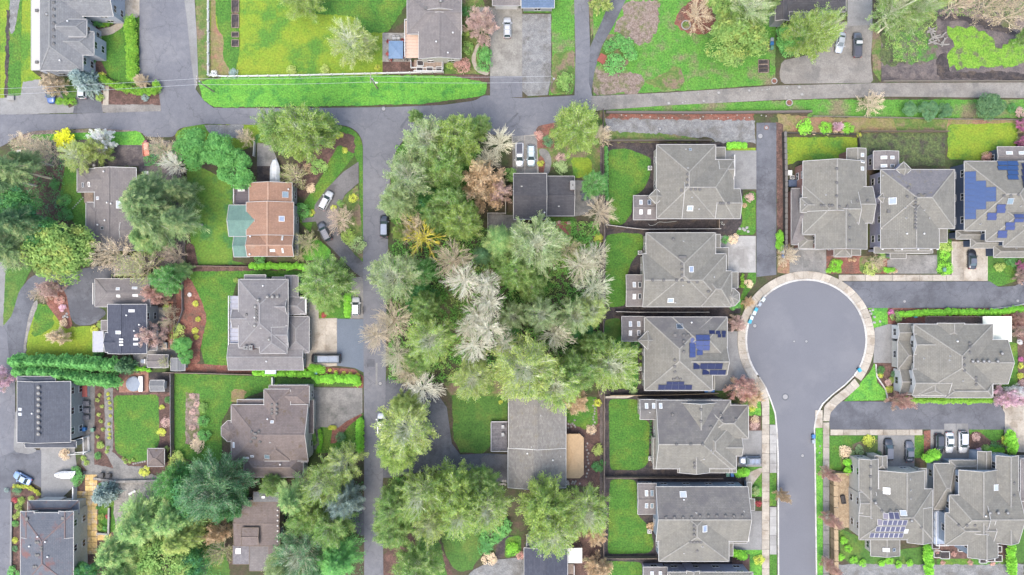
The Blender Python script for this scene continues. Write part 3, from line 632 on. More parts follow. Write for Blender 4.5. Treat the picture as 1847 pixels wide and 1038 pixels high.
# flagstones
def flags(pts, mat, r0, name='paving'):
    r = setroot(name)
    for (x, y) in pts:
        n = 7; a0 = random.random() * 6; q = [W(x + r0 * random.uniform(.75, 1.1) * math.cos(a0 + i * 6.283 / n), y + r0 * random.uniform(.75, 1.1) * math.sin(a0 + i * 6.283 / n)) for i in range(n)]
        MB().prism(q[::-1], .03, .135 + random.uniform(-.01, .01)).build('stone', mat, r)
flags([(215 + i * 0 + random.uniform(-1, 1) + (i % 9) * 8, 874 + (i // 9) * 8 + random.uniform(-1.5, 1.5)) for i in range(81) if not (i % 9 == 0) and (i % 9) * 8 + (i // 9) * 8 < 110], stone_g, 3.4)
flags([(132 + i * 3.0, 376 - i * 3.2) for i in range(7)], conc, 1.3, 'stepping_stones')
flags([(241 + i * 4.1, 837 - i * .9) for i in range(6)], stone_g, 2, 'stepping_stones')
flags([(1024 + random.uniform(0, 14), 760 + random.uniform(-2, 12)) for i in range(9)] + [(1072 + random.uniform(-2, 3), 722 + i * 5) for i in range(10)] + [(1060 + i * 2.2 - (0), 778 + i * 1) for i in range(6)] + [(1056 + random.uniform(0, 6), 800 + i * 6) for i in range(11)] + [(1022 + random.uniform(0, 25), 868 + random.uniform(-3, 8)) for i in range(12)], stone_g, 2.0, 'stepping_stones')
flags([(903 + random.uniform(-4, 10), 868 + random.uniform(-3, 7)) for i in range(9)], conc_t, 2.2, 'stepping_stones')
# patches and marks on the asphalt
for q in ([(720, 232), (725, 232), (742, 208), (738, 207)], [(900, 236), (905, 238), (936, 205), (932, 204)]): P('tar_patch', q, ZR + .016, asph_d, 0, .4)
P('tar_patch', R(662, 648, 676, 662), ZR + .016, asph_d); P('concrete_strip', R(678, 655, 681, 695), ZR + .02, conc_g, 0, .3)
for (x, y, a) in ((480, 195, 0), (1410, 0, 0)): pass
# ------------------------------------------------------------------ roofs and walls
sh_g = shingle('shingle_grey', (.184, .177, .153), (.214, .206, .179))
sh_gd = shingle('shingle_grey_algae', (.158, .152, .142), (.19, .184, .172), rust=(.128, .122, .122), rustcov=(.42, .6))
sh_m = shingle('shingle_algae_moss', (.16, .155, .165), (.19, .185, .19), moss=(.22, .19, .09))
sh_gb = shingle('shingle_bluegrey', (.17, .175, .18), (.205, .21, .215))
sh_7 = shingle('shingle_midgrey', (.195, .185, .185), (.225, .215, .215))
sh_br = shingle('shingle_brown', (.175, .145, .135), (.205, .172, .16), moss=(.13, .095, .06))
sh_tp = shingle('shingle_taupe', (.18, .165, .16), (.215, .198, .19))
sh_bk = shingle('shingle_black', (.075, .074, .08), (.095, .093, .10))
sh_nv = shingle('shingle_navy', (.06, .066, .088), (.08, .086, .11))
sh_sl = shingle('shingle_slate_rust', (.12, .13, .15), (.14, .15, .17), rust=(.19, .10, .09), rustcov=(.54, .66))
sh_ol = shingle('shingle_coarse', (.20, .19, .175), (.27, .26, .24), moss=(.19, .17, .12), rows=2.2)
tile_t = shingle('clay_tile', (.30, .18, .125), (.35, .215, .155), rust=(.28, .23, .18), rustcov=(.60, .75), rows=3.0, tile=True)
metal_g = shingle('green_metal', (.14, .235, .20), (.15, .25, .21), rows=2.6)
white = plain('white_trim', (.66, .66, .65), .5); gutm = plain('gutter_paint', (.44, .43, .41), .6); white_d = plain('weathered_white', (.55, .55, .53), .6)
cream = plain('cream_siding', (.52, .50, .44), .8); beige = plain('beige_siding', (.40, .36, .29), .8)
greyw = plain('grey_siding', (.30, .31, .31), .8); lavw = plain('lavender_siding', (.33, .33, .42), .8)
bluew = plain('blue_siding', (.30, .36, .44), .8); navyw = plain('navy_siding', (.06, .085, .14), .8)
brickw = mottle('brick_wall', (.24, .12, .10), (.3, .17, .14), 3, None, None, 9, .25); brownw = plain('brown_siding', (.16, .12, .09), .8)
g_dark = glass('window_glass', (.035, .045, .055)); g_sky = glass('skylight_glass', (.16, .22, .25), .15); g_blue = glass('skylight_tinted', (.24, .29, .38), .15)
vent_m = plain('vent_metal', (.13, .125, .12), .6, .4, .3); vent_l = plain('vent_lead', (.30, .30, .29), .5); gal = plain('galvanised', (.45, .46, .47), .4, .5, .6)
pv_m = plain('solar_cell', (.014, .02, .07), .4, .2); pv_b = plain('solar_cell_blue', (.022, .06, .17), .4, .25); pv_l = plain('solar_cell_pale', (.07, .07, .125), .4, .3)
pv_p = plain('solar_cell_azure', (.04, .06, .17), .4, .25)
deck_w = mottle('deck_wood', (.26, .20, .16), (.32, .25, .2), 1.5, None, None, 8, .2); deck_g = mottle('deck_grey', (.15, .145, .155), (.2, .19, .2), 1.5, None, None, 8, .2, rand=.1)
wood_f = mottle('fence_wood', (.17, .13, .10), (.25, .2, .16), 1.5, None, None, 8, .25, rand=.1); wood_t = mottle('fence_tan', (.33, .24, .14), (.40, .30, .19), 1.5, None, None, 8, .2, rand=.1)
garage_m = plain('garage_door', (.62, .61, .58), .6)
tan_canvas = plain('tan_cover', (.42, .29, .16), .8); canvas_w = plain('white_canvas', (.82, .81, .74), .7)

def roof_shape(x0, y0, x1, y1, kind, z, pitch, f):
    """height function of one roof block in world metres: returns h(x, y) or -1 outside"""
    w, d = x1 - x0, y1 - y0
    if kind[0] == 'F': return lambda x, y: z + .12 if x0 <= x <= x1 and y0 <= y <= y1 else -1
    if kind[0] == 'x':
        hw = d / 2; run = min(hw, .42 * w); top = z + pitch * hw; yr = y0 + d * (1 - f)
        def h(x, y):
            if not (x0 <= x <= x1 and y0 <= y <= y1): return -1
            a = z + (top - z) * ((y - y0) / (yr - y0) if y < yr else (y1 - y) / (y1 - yr))
            if kind[1] == 'h': a = min(a, z + (top - z) * (x - x0) / run)
            if kind[2] == 'h': a = min(a, z + (top - z) * (x1 - x) / run)
            return a
        return h
    if kind[0] == 'y':
        hw = w / 2; run = min(hw, .42 * d); top = z + pitch * hw; xr = x0 + w * f
        def h(x, y):
            if not (x0 <= x <= x1 and y0 <= y <= y1): return -1
            a = z + (top - z) * ((x - x0) / (xr - x0) if x < xr else (x1 - x) / (x1 - xr))
            if kind[1] == 'h': a = min(a, z + (top - z) * (y1 - y) / run)     # north end
            if kind[2] == 'h': a = min(a, z + (top - z) * (y - y0) / run)     # south end
            return a
        return h
    return lambda x, y: z if x0 <= x <= x1 and y0 <= y <= y1 else -1

WINM = {}
def window_mesh(w, h):
    k = (w, h)
    if k not in WINM:
        f = MB(); t = .09
        f.box(-w / 2 - t, -.05, -h / 2 - t, w / 2 + t, .06, -h / 2); f.box(-w / 2 - t, -.05, h / 2, w / 2 + t, .06, h / 2 + t)
        f.box(-w / 2 - t, -.05, -h / 2, -w / 2, .055, h / 2); f.box(w / 2, -.05, -h / 2, w / 2 + t, .055, h / 2); f.box(-.03, -.04, -h / 2, .03, .045, h / 2)
        p = MB().box(-w / 2, -.04, -h / 2, w / 2, .02, h / 2)
        WINM[k] = (f.mesh('window', white), p.mesh('pane', g_dark))
    return WINM[k]
def add_window(parent, x, y, z, rot, w=1.4, h=1.2):
    a, b = window_mesh(w, h); o = link('window', a, parent, (x, y, z), rot); link('pane', b, o)
SKYM = {}
def sky_mesh(w, h, gm):
    k = (round(w, 2), round(h, 2), gm.name)
    if k not in SKYM:
        f = MB(); t = .1
        f.box(-w / 2, -h / 2, -.05, w / 2, -h / 2 + t, .16); f.box(-w / 2, h / 2 - t, -.05, w / 2, h / 2, .16)
        f.box(-w / 2, -h / 2 + t, -.05, -w / 2 + t, h / 2 - t, .16); f.box(w / 2 - t, -h / 2 + t, -.05, w / 2, h / 2 - t, .16)
        SKYM[k] = (f.mesh('skylight', gal if gm is g_dark or gm is g_sky else white), MB().box(-w / 2 + t, -h / 2 + t, -.05, w / 2 - t, h / 2 - t, .13).mesh('pane', gm))
    return SKYM[k]
VENTM = {}
def vent_mesh(k):
    if k in VENTM: return VENTM[k]
    m = MB()
    if k == 'v': m.cyl((0, 0, -.15), .16, .3, 10, 0); m.cyl((0, 0, .12), .36, .14, 12, 1, .20); mats = [vent_l, vent_m]
    elif k == 'p': m.cyl((0, 0, -.1), .09, .45, 8, 0); m.box(-.2, -.2, -.06, .2, .2, .02, 0); mats = [vent_l]
    elif k == 'b': m.box(-.28, -.28, -.1, .28, .28, .22, 0); m.box(-.33, -.33, .22, .33, .33, .27, 1); mats = [vent_m, vent_m]
    elif k == 'w': m.cyl((0, 0, -.1), .13, .4, 10, 0); m.cyl((0, 0, .3), .2, .12, 10, 0, .13); mats = [white]
    elif k == 't': m.cyl((0, 0, -.2), .22, .5, 12, 1); m.cyl((0, 0, .3), .42, .12, 12, 1, .42); m.cyl((0, 0, .42), .24, .12, 12, 0, .12); mats = [vent_l, vent_m]
    VENTM[k] = m.mesh('roof_vent', mats); return VENTM[k]

def house(name, label, blocks, wall=cream, roof=sh_g, pitch=.42, trim=None, sky=(), vents=(), pv=(), chim=(), cat='house', windows=True, base=None, garage=(), moss_rows=None):
    """blocks: (x0, y0, x1, y1, kind, eave height, {options}) with the eave outline in photograph pixels.
    kinds: x?? ridge east-west (west end, east end h=hip g=gable), y?? ridge north-south (north, south), F flat, D rotated square turret, O octagon"""
    bx = [(b[0] + b[2]) / 2 for b in blocks]; by = [(b[1] + b[3]) / 2 for b in blocks]
    cx, cy = W(sum(bx) / len(bx), sum(by) / len(by))
    T = thing(name, label, cat, (cx, cy, 0)); hs = []
    for i, b in enumerate(blocks):
        px0, py0, px1, py1, kind, z = b[:6]; o = b[6] if len(b) > 6 else {}
        z = z + .011 * i; pt = o.get('p', pitch); f = o.get('f', .5); rm = o.get('r', roof); wm = o.get('w', wall)
        x0, y1 = W(px0, py0, z); x1, y0 = W(px1, py1, z)
        x0 -= cx; x1 -= cx; y0 -= cy; y1 -= cy; w, d = x1 - x0, y1 - y0
        r = MB(); tr = MB(); wl = MB(); cap = MB(); th = .16; ins = .45 if z > 2 else .25; zb = z - .02
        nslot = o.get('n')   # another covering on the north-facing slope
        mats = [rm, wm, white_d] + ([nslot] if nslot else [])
        gut = lambda a, c: tr.bar((*a, z - .02), (*c, z - .02), .10, .16)
        if kind[0] in 'DO':
            mx, my = (x0 + x1) / 2, (y0 + y1) / 2; n = 4 if kind[0] == 'D' else 8; rad = w / 2; a0 = 0 if n == 4 else math.pi / 8
            if n == 8: rad *= 1.08
            pts = [(mx + rad * math.cos(a0 + 6.28319 * k / n), my + rad * math.sin(a0 + 6.28319 * k / n)) for k in range(n)]; top = z + pt * rad * 1.1
            for k in range(n):
                a, c = pts[k], pts[(k + 1) % n]; r.poly([(*a, z), (*c, z), (mx, my, top)]); gut(a, c); cap.bar((*a, z + .02), (mx, my, top + .03), .22, .06)
            r.poly([(*p, z) for p in pts[::-1]], 2)
            wl.prism([(mx + (p[0] - mx) * .9, my + (p[1] - my) * .9) for p in pts], 0, z - .03)
            hs.append(lambda x, y, mx=mx, my=my, rad=rad, z=z, top=top: (z + (top - z) * (1 - min(1, math.hypot(x - mx, y - my) / rad))) if math.hypot(x - mx, y - my) < rad else -1)
        elif kind[0] == 'F':
            r.box(x0, y0, z - .1, x1, y1, z + .12, 0); ed = [((x0, y0), (x1, y0)), ((x1, y0), (x1, y1)), ((x1, y1), (x0, y1)), ((x0, y1), (x0, y0))]
            for a, c in ed: tr.bar((*a, z + .04), (*c, z + .04), .10, .24)
            if not o.get('open'): wl.box(x0 + ins, y0 + ins, 0, x1 - ins, y1 - ins, z - .1, 0, False)
            else:
                for a in (x0 + .15, x1 - .15):
                    for c in (y0 + .15, y1 - .15): wl.box(a - .08, c - .08, 0, a + .08, c + .08, z - .1)
            hs.append(roof_shape(x0, y0, x1, y1, kind, z, pt, f))
        else:
            ex, ey = (kind[1], kind[2]); R0 = (lambda p: p)
            if kind[0] == 'x':
                hw = d / 2; run = min(hw, .42 * w); top = z + pt * hw; yr = y0 + d * (1 - f)
                A = (x0 + (run if ex == 'h' else 0), yr, top); B = (x1 - (run if ey == 'h' else 0), yr, top)
                sw, se, ne, nw = (x0, y0, z), (x1, y0, z), (x1, y1, z), (x0, y1, z)
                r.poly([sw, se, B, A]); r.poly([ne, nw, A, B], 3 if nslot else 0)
                r.poly([nw, sw, A], 0 if ex == 'h' else 1); r.poly([se, ne, B], 0 if ey == 'h' else 1)
                gut((x0, y0), (x1, y0)); gut((x0, y1), (x1, y1)); ends = []
                for e, X, a, c, rp in ((ex, x0, sw, nw, A), (ey, x1, se, ne, B)):
                    if e == 'h': gut((X, y0), (X, y1)); cap.bar((a[0], a[1], z + .03), (rp[0], rp[1], top + .03), .26, .07); cap.bar((c[0], c[1], z + .03), (rp[0], rp[1], top + .03), .26, .07)
                    else: tr.bar((a[0], a[1], z + .02), (rp[0], rp[1], top + .02), .10, .16); tr.bar((c[0], c[1], z + .02), (rp[0], rp[1], top + .02), .10, .16)
            else:
                hw = w / 2; run = min(hw, .42 * d); top = z + pt * hw; xr = x0 + w * f
                A = (xr, y1 - (run if ex == 'h' else 0), top); B = (xr, y0 + (run if ey == 'h' else 0), top)
                sw, se, ne, nw = (x0, y0, z), (x1, y0, z), (x1, y1, z), (x0, y1, z)
                r.poly([nw, sw, B, A]); r.poly([se, ne, A, B])
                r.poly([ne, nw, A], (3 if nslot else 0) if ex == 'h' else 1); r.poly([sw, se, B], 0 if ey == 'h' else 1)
                gut((x0, y0), (x0, y1)); gut((x1, y0), (x1, y1))
                for e, Y, a, c, rp in ((ex, y1, nw, ne, A), (ey, y0, sw, se, B)):
                    if e == 'h': gut((x0, Y), (x1, Y)); cap.bar((a[0], a[1], z + .03), (rp[0], rp[1], top + .03), .26, .07); cap.bar((c[0], c[1], z + .03), (rp[0], rp[1], top + .03), .26, .07)
                    else: tr.bar((a[0], a[1], z + .02), (rp[0], rp[1], top + .02), .10, .16); tr.bar((c[0], c[1], z + .02), (rp[0], rp[1], top + .02), .10, .16)
            cap.bar((A[0], A[1], top + .04), (B[0], B[1], top + .04), .3, .07)
            r.poly([(x0, y0, zb), (x0, y1, zb), (x1, y1, zb), (x1, y0, zb)], 2)
            ii = min(ins, w * .2, d * .2)
            wl.box(x0 + ii, y0 + ii, 0, x1 - ii, y1 - ii, z - .03, 0, False)
            hs.append(roof_shape(x0, y0, x1, y1, kind, z, pt, f))
        ro = r.build('roof', mats, T, slope_uv); tr.build('gutter', trim or gutm, ro)
        if cap.v: cap.build('ridge_cap', [o.get('cap', CAPS.get(rm.name, rm))], ro, slope_uv)
        wo_ = wl.build('wall', wm, T)
        if windows and not o.get('nw') and w > 3.2 and d > 3.2 and kind[0] not in 'DO':
            for zf in ([1.5] if z < 4.5 else [1.5, z - 1.25]):
                for s in (-1, 1):
                    X = (x0 + ii - .02 if s < 0 else x1 - ii + .02) if kind[0] != 'F' else (x0 + ins if s < 0 else x1 - ins)
                    n = max(1, int(d / 4.2))
                    for k in range(n): add_window(T, X, y0 + d * (k + .5) / n, zf, math.pi / 2 * -s)
                    Y = (y0 + ii - .02 if s < 0 else y1 - ii + .02) if kind[0] != 'F' else (y0 + ins if s < 0 else y1 - ins)
                    n = max(1, int(w / 4.2))
                    for k in range(n): add_window(T, x0 + w * (k + .5) / n, Y, zf, 0 if s > 0 else math.pi)
    def rz(px, py, own=None):
        z = 5.0
        for _ in range(8):
            x, y = W(px, py, z); h = max([q(x - cx, y - cy) for q in hs]); z = h if h > 0 else 3.0
        x, y = W(px, py, z); return x - cx, y - cy, z
    def hgt(x, y): return max([q(x, y) for q in hs])
    def frame(px, py):
        x, y, z = rz(px, py); e = .35; n = Vector((hgt(x - e, y) - hgt(x + e, y), hgt(x, y - e) - hgt(x, y + e), 2 * e))
        if abs(n.x) > 1.2 or abs(n.y) > 1.2: n = Vector((0, 0, 1))
        n.normalize(); X = Vector((1, 0, 0)); X = (X - n * X.dot(n)).normalized(); Y = n.cross(X)
        M = Matrix((X, Y, n)).transposed().to_4x4(); M.translation = Vector((x, y, z)); return M
    for s in sky:
        gm = {'w': white_g, 'd': g_dark, 'g': g_sky, 'b': g_blue}[s[4] if len(s) > 4 else 'w']
        a, b = sky_mesh(s[2] * MPP * .96, s[3] * MPP * .96, gm); o = link('skylight', a, T); o.matrix_local = frame(s[0], s[1]); link('pane', b, o)
    for v in vents:
        o = link('roof_vent', vent_mesh(v[2] if len(v) > 2 else 'v'), T); x, y, z = rz(v[0], v[1]); o.location = (x, y, z)
    for g in pv:
        x0_, y0_, x1_, y1_, nx, ny, gm = g
        for i in range(nx):
            for j in range(ny):
                a, c = x0_ + (x1_ - x0_) * i / nx, x0_ + (x1_ - x0_) * (i + 1) / nx; e, h_ = y0_ + (y1_ - y0_) * j / ny, y0_ + (y1_ - y0_) * (j + 1) / ny
                M = frame((a + c) / 2, (e + h_) / 2); wv, hv = (c - a) * MPP * .96, (h_ - e) * MPP * .99
                sc = 1 / max(.6, M[1][1]); o = link('solar_panel', pv_mesh(wv, hv * sc, gm), T); o.matrix_local = M @ Matrix.Translation((0, 0, .12))
    for c in chim:
        x, y, z = rz(c[0], c[1]); w, d = c[2] * MPP / 2, c[3] * MPP / 2; m = MB(); m.box(x - w, y - d, 0, x + w, y + d, z + c[4] if len(c) > 4 else z + 1.2)
        zt = z + (c[4] if len(c) > 4 else 1.2); m.box(x - w - .06, y - d - .06, zt, x + w + .06, y + d + .06, zt + .12, 1); m.cyl((x, y, zt + .12), .16, .3, 8, 2)
        m.build('chimney', [c[5] if len(c) > 5 else brickw, conc_g, vent_m], T)
    for g in garage:   # (px, py, width m, facing)
        x, y = W(g[0], g[1], 1.2); x -= cx; y -= cy; w = g[2] / 2; m = MB().box(-w, -.08, 0, w, .08, 2.2)
        for k in range(4): m.box(-w + .08, -.12, .1 + k * .53, w - .08, .12, .52 + k * .53)
        m.build('garage_door', garage_m, T, loc=(x, y, 0)).rotation_euler = (0, 0, {'e': math.pi / 2, 'w': math.pi / 2, 'n': 0, 's': 0}[g[3]])
    return T
PVM = {}
def pv_mesh(w, h, gm):
    k = (round(w, 1), round(h, 1), gm.name)
    if k not in PVM:
        m = MB().box(-w / 2, -h / 2, -.03, w / 2, h / 2, .02, 0); t = .045 if gm is not pv_l else .09
        m.box(-w / 2 + t, -h / 2 + t, .02, w / 2 - t, h / 2 - t, .035, 1)
        PVM[k] = m.mesh('solar_panel', [gutm if gm is pv_l else plain('panel_frame', (.06, .07, .10), .4, .5, .5), gm])
    return PVM[k]
white_g = plain('skylight_dome', (.40, .44, .47), .2, .6)
CAPS = {'shingle_grey': shingle('cap_grey', (.26, .25, .225), (.30, .29, .262)), 'shingle_midgrey': shingle('cap_mid', (.24, .235, .235), (.28, .27, .27)), 'shingle_bluegrey': shingle('cap_bluegrey', (.22, .225, .22), (.25, .25, .25)),
        'clay_tile': shingle('cap_clay', (.38, .25, .18), (.43, .29, .22)), 'shingle_slate_rust': shingle('cap_rust', (.16, .13, .13), (.2, .14, .13)), 'shingle_brown': shingle('cap_brown', (.2, .165, .15), (.23, .19, .17))}
def vrow(a, b, n, k='v'): return [(a[0] + (b[0] - a[0]) * i / max(1, n - 1), a[1] + (b[1] - a[1]) * i / max(1, n - 1), k) for i in range(n)]
N_ = {'n': sh_gd}

# ------------------------------------------------------------------ the houses
house('house', 'grey hipped house at the north end of the row, west of the private drive', [
    (1184, 261, 1291, 395, 'yhh', 5.6), (1230, 288, 1324, 395, 'xgh', 5.6), (1296, 290, 1323, 324, 'xgg', 5.6), (1290, 341, 1335, 395, 'xgg', 5.6),
    (1170, 341, 1198, 368, 'D', 5.8), (1142, 353, 1184, 397, 'xgg', 3.2, {'p': .25, 'r': sh_tp}), (1291, 266, 1308, 288, 'F', 3.2), (1322, 340, 1333, 357, 'F', 3.2)],
    cream, sh_g, sky=[(1244.5, 376, 11, 10, 'b'), (1245, 270.5, 5, 5, 'g'), (1156, 365.5, 6, 9), (1171, 365.5, 6, 9, 'd'), (1156, 382.5, 6, 9), (1171, 382.5, 6, 9)],
    vents=vrow((1246, 342), (1262, 342), 3) + vrow((1240, 315), (1240, 335), 3) + [(1229, 344, 'b'), (1299, 367), (1304, 367), (1314, 367), (1237, 270, 'p'), (1248, 356, 'p'), (1261, 377, 'p'), (1241, 304, 'p')], garage=[(1323, 300, 4.8, 'e')])
house('house', 'grey hipped house with an octagonal corner turret beside the cul-de-sac entrance of the private drive', [
    (1165, 420, 1291, 554, 'yhh', 5.6, {'p': .38}), (1159, 458, 1310, 554, 'xgh', 5.6), (1264, 489, 1320, 554, 'xhh', 5.6, {'p': .5}), (1302, 520, 1334, 553, 'O', 5.3),
    (1129, 496, 1160, 553, 'xgg', 3.2, {'p': .2, 'r': sh_tp}), (1291, 423, 1299, 447, 'F', 3.2), (1290, 447, 1314, 490, 'F', 3.2), (1318, 491, 1331, 520, 'F', 3.0)],
    cream, sh_g, sky=[(1246.5, 486, 9, 11, 'b'), (1209.5, 542, 11, 9, 'b'), (1144, 514, 6, 10), (1154, 514, 6, 10, 'd'), (1144, 535, 6, 10), (1154, 535, 6, 10, 'd')],
    vents=vrow((1230, 477), (1230, 497), 3) + vrow((1226, 464), (1236, 464), 4) + [(1177, 506), (1197, 506), (1220, 506), (1230, 506), (1242, 509), (1257, 509), (1277, 526), (1214, 432, 'v'), (1233, 436, 'p'), (1232, 515, 'p'), (1288, 500, 'p'), (1218, 546, 'p')], garage=[(1311, 468, 4.8, 'e')])
house('house', 'grey house with several groups of solar panels on its roof, west of the cul-de-sac', [
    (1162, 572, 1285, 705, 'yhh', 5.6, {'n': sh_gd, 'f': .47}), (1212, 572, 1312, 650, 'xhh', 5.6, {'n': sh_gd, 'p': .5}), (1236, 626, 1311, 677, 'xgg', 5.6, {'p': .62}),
    (1151, 597, 1185, 631, 'D', 5.9), (1121, 571, 1162, 616, 'xgg', 3.2, {'p': .2, 'r': sh_tp}), (1272, 677, 1289, 703, 'F', 3.2)],
    greyw, sh_g, sky=[(1226, 589.5, 12, 10, 'd'), (1137, 585, 6, 10), (1152, 585, 6, 10), (1137, 601, 6, 10), (1152, 601, 6, 10, 'd')],
    vents=[(1217, 605, 'b'), (1233, 605), (1241, 605), (1217, 650), (1217, 661), (1217, 671), (1215, 684), (1221, 682), (1227, 684), (1233, 616), (1233, 624), (1233, 635), (1247, 582, 'w')],
    pv=[(1242, 610, 1255, 645, 1, 4, pv_p), (1255, 605, 1268, 641, 1, 4, pv_p), (1268, 605, 1280, 632, 1, 3, pv_p), (1279, 597, 1310, 603, 3, 1, pv_m), (1293, 603, 1309, 609, 2, 1, pv_m),
        (1249, 655, 1303, 666, 4, 1, pv_m), (1265, 667, 1309, 676, 3, 1, pv_m), (1202, 688, 1234, 694, 3, 1, pv_m), (1187, 694, 1248, 703, 5, 1, pv_m)], garage=[(1308, 640, 4.8, 'e')])
house('house', 'grey house with dark-stained north slopes and a row of three white skylights', [
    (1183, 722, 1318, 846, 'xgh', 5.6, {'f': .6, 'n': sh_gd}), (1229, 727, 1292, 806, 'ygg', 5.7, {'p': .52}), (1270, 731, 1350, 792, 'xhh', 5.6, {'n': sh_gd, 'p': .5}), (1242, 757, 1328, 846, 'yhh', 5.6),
    (1284, 790, 1338, 823, 'xgg', 5.6, {'p': .5}), (1226, 816, 1280, 853, 'ygg', 5.6), (1154, 721, 1190, 757, 'xgg', 5.3, {'p': .25, 'r': sh_gd}), (1178, 790, 1190, 846, 'F', 4.6), (1316, 822, 1328, 853, 'F', 3.2), (1222, 842, 1320, 853, 'F', 3.2), (1340, 763, 1350, 782, 'F', 3.2)],
    cream, sh_g, sky=[(1166, 732.5, 6, 10), (1179, 732.5, 6, 10), (1191.5, 732.5, 6, 10)],
    vents=[(1213, 748), (1300, 748), (1302, 757), (1327, 757), (1282, 771), (1172, 744, 'p'), (1264, 739), (1264, 760), (1220, 802), (1246, 802), (1267, 802), (1282, 813, 'p'), (1286, 818, 'p'), (1270, 828, 'p'), (1253, 836), (1253, 843)], garage=[(1330, 800, 4.8, 'e')])
house('house', 'grey gabled house with a long row of round vents along its ridge', [
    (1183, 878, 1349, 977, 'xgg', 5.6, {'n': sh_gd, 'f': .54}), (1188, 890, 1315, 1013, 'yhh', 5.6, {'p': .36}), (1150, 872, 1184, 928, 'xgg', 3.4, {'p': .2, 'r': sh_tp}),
    (1347, 870, 1355, 899, 'F', 3.2), (1347, 900, 1361, 921, 'F', 3.2), (1314, 975, 1347, 980, 'F', 3.2), (1314, 978, 1322, 1003, 'F', 3.2)],
    bluew, sh_g, sky=[(1232, 892, 12, 11), (1271, 954, 9, 12, 'b'), (1166, 890, 6, 11), (1176, 890, 6, 11, 'g'), (1166, 912, 6, 10, 'g'), (1176, 912, 6, 10, 'g')],
    vents=vrow((1201, 934), (1247, 934), 4) + vrow((1262, 931), (1339, 931), 6) + vrow((1252, 949), (1252, 965), 3) + vrow((1246, 978), (1264, 978), 4) + [(1342, 923, 'p'), (1256, 926, 'p'), (1233, 901, 'w'), (1257, 994, 'v'), (1234, 998, 'p'), (1267, 986, 'p')], garage=[(1348, 955, 4.8, 'e')])
house('house', 'lavender-walled grey house cut by the bottom edge, southernmost of the row', [
    (1204, 1032, 1358, 1120, 'xhh', 5.8), (1160, 1023, 1204, 1075, 'xgg', 3.4, {'p': .2, 'r': sh_tp}), (1238, 1030, 1262, 1050, 'ygg', 5.9)], lavw, sh_g, sky=[(1176, 1036, 6, 10), (1191, 1036, 6, 10)])
house('house', 'brick-based grey house whose garage court touches the top of the cul-de-sac', [
    (1448, 291, 1562, 382, 'ygg', 5.6, {'f': .45}), (1447, 334, 1545, 424, 'xhg', 5.6), (1530, 337, 1574, 403, 'xgg', 5.8, {'p': .38}), (1470, 378, 1564, 450, 'ygg', 5.6), (1443, 357, 1472, 384, 'xhg', 5.9),
    (1527, 268, 1562, 320, 'ygg', 4.8, {'p': .3}), (1427, 340, 1449, 442, 'xhh', 3.2, {'r': sh_tp}), (1440, 420, 1498, 449, 'xhh', 3.3), (1504, 424, 1536, 464, 'ygh', 4.6), (1534, 446, 1552, 461, 'F', 3.2)],
    brickw, sh_g, sky=[(1555, 280, 7, 7), (1555, 292, 7, 7), (1555, 304.5, 7, 7)],
    vents=[(1509, 305), (1509, 330), (1509, 354), (1481, 371), (1486, 371), (1496, 371), (1501, 371), (1514, 373), (1528, 373), (1532, 389), (1532, 411), (1532, 434), (1546, 363), (1565, 363), (1452, 370, 'p'), (1490, 352, 'p'), (1546, 402, 'p')], garage=[(1463, 449, 4.8, 's')])
house('house', 'lavender-walled grey house with a dark mossy north slope, second from the private drive', [
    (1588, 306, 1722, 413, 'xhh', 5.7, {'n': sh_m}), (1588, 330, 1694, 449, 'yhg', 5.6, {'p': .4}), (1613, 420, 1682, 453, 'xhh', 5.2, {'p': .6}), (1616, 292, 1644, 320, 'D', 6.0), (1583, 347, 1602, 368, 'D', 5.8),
    (1575, 273, 1621, 306, 'ygg', 3.6, {'p': .2, 'r': sh_tp}), (1693, 413, 1708, 438, 'F', 3.2), (1576, 446, 1682, 457, 'F', 3.3), (1605, 455, 1634, 467, 'F', 3.0)],
    lavw, sh_g, sky=[(1610, 363, 13, 12, 'b'), (1594, 284.5, 11, 6), (1609, 284.5, 8, 6), (1594, 299.5, 11, 6), (1609, 299.5, 8, 6, 'd')],
    vents=vrow((1651, 359), (1651, 412), 9) + [(1639, 339, 'v'), (1657, 352), (1668, 352), (1636, 355, 'v'), (1633, 375, 'p'), (1635, 394, 'p'), (1593, 317, 'p'), (1602, 382, 'b'), (1667, 379, 'p'), (1676, 394, 'p')] + [(x, 450, 'w') for x in (1591, 1613, 1626, 1655, 1678, 1690)] + [(1635, 422, 'w'), (1666, 422, 'w')], garage=[(1655, 457, 4.8, 's')])
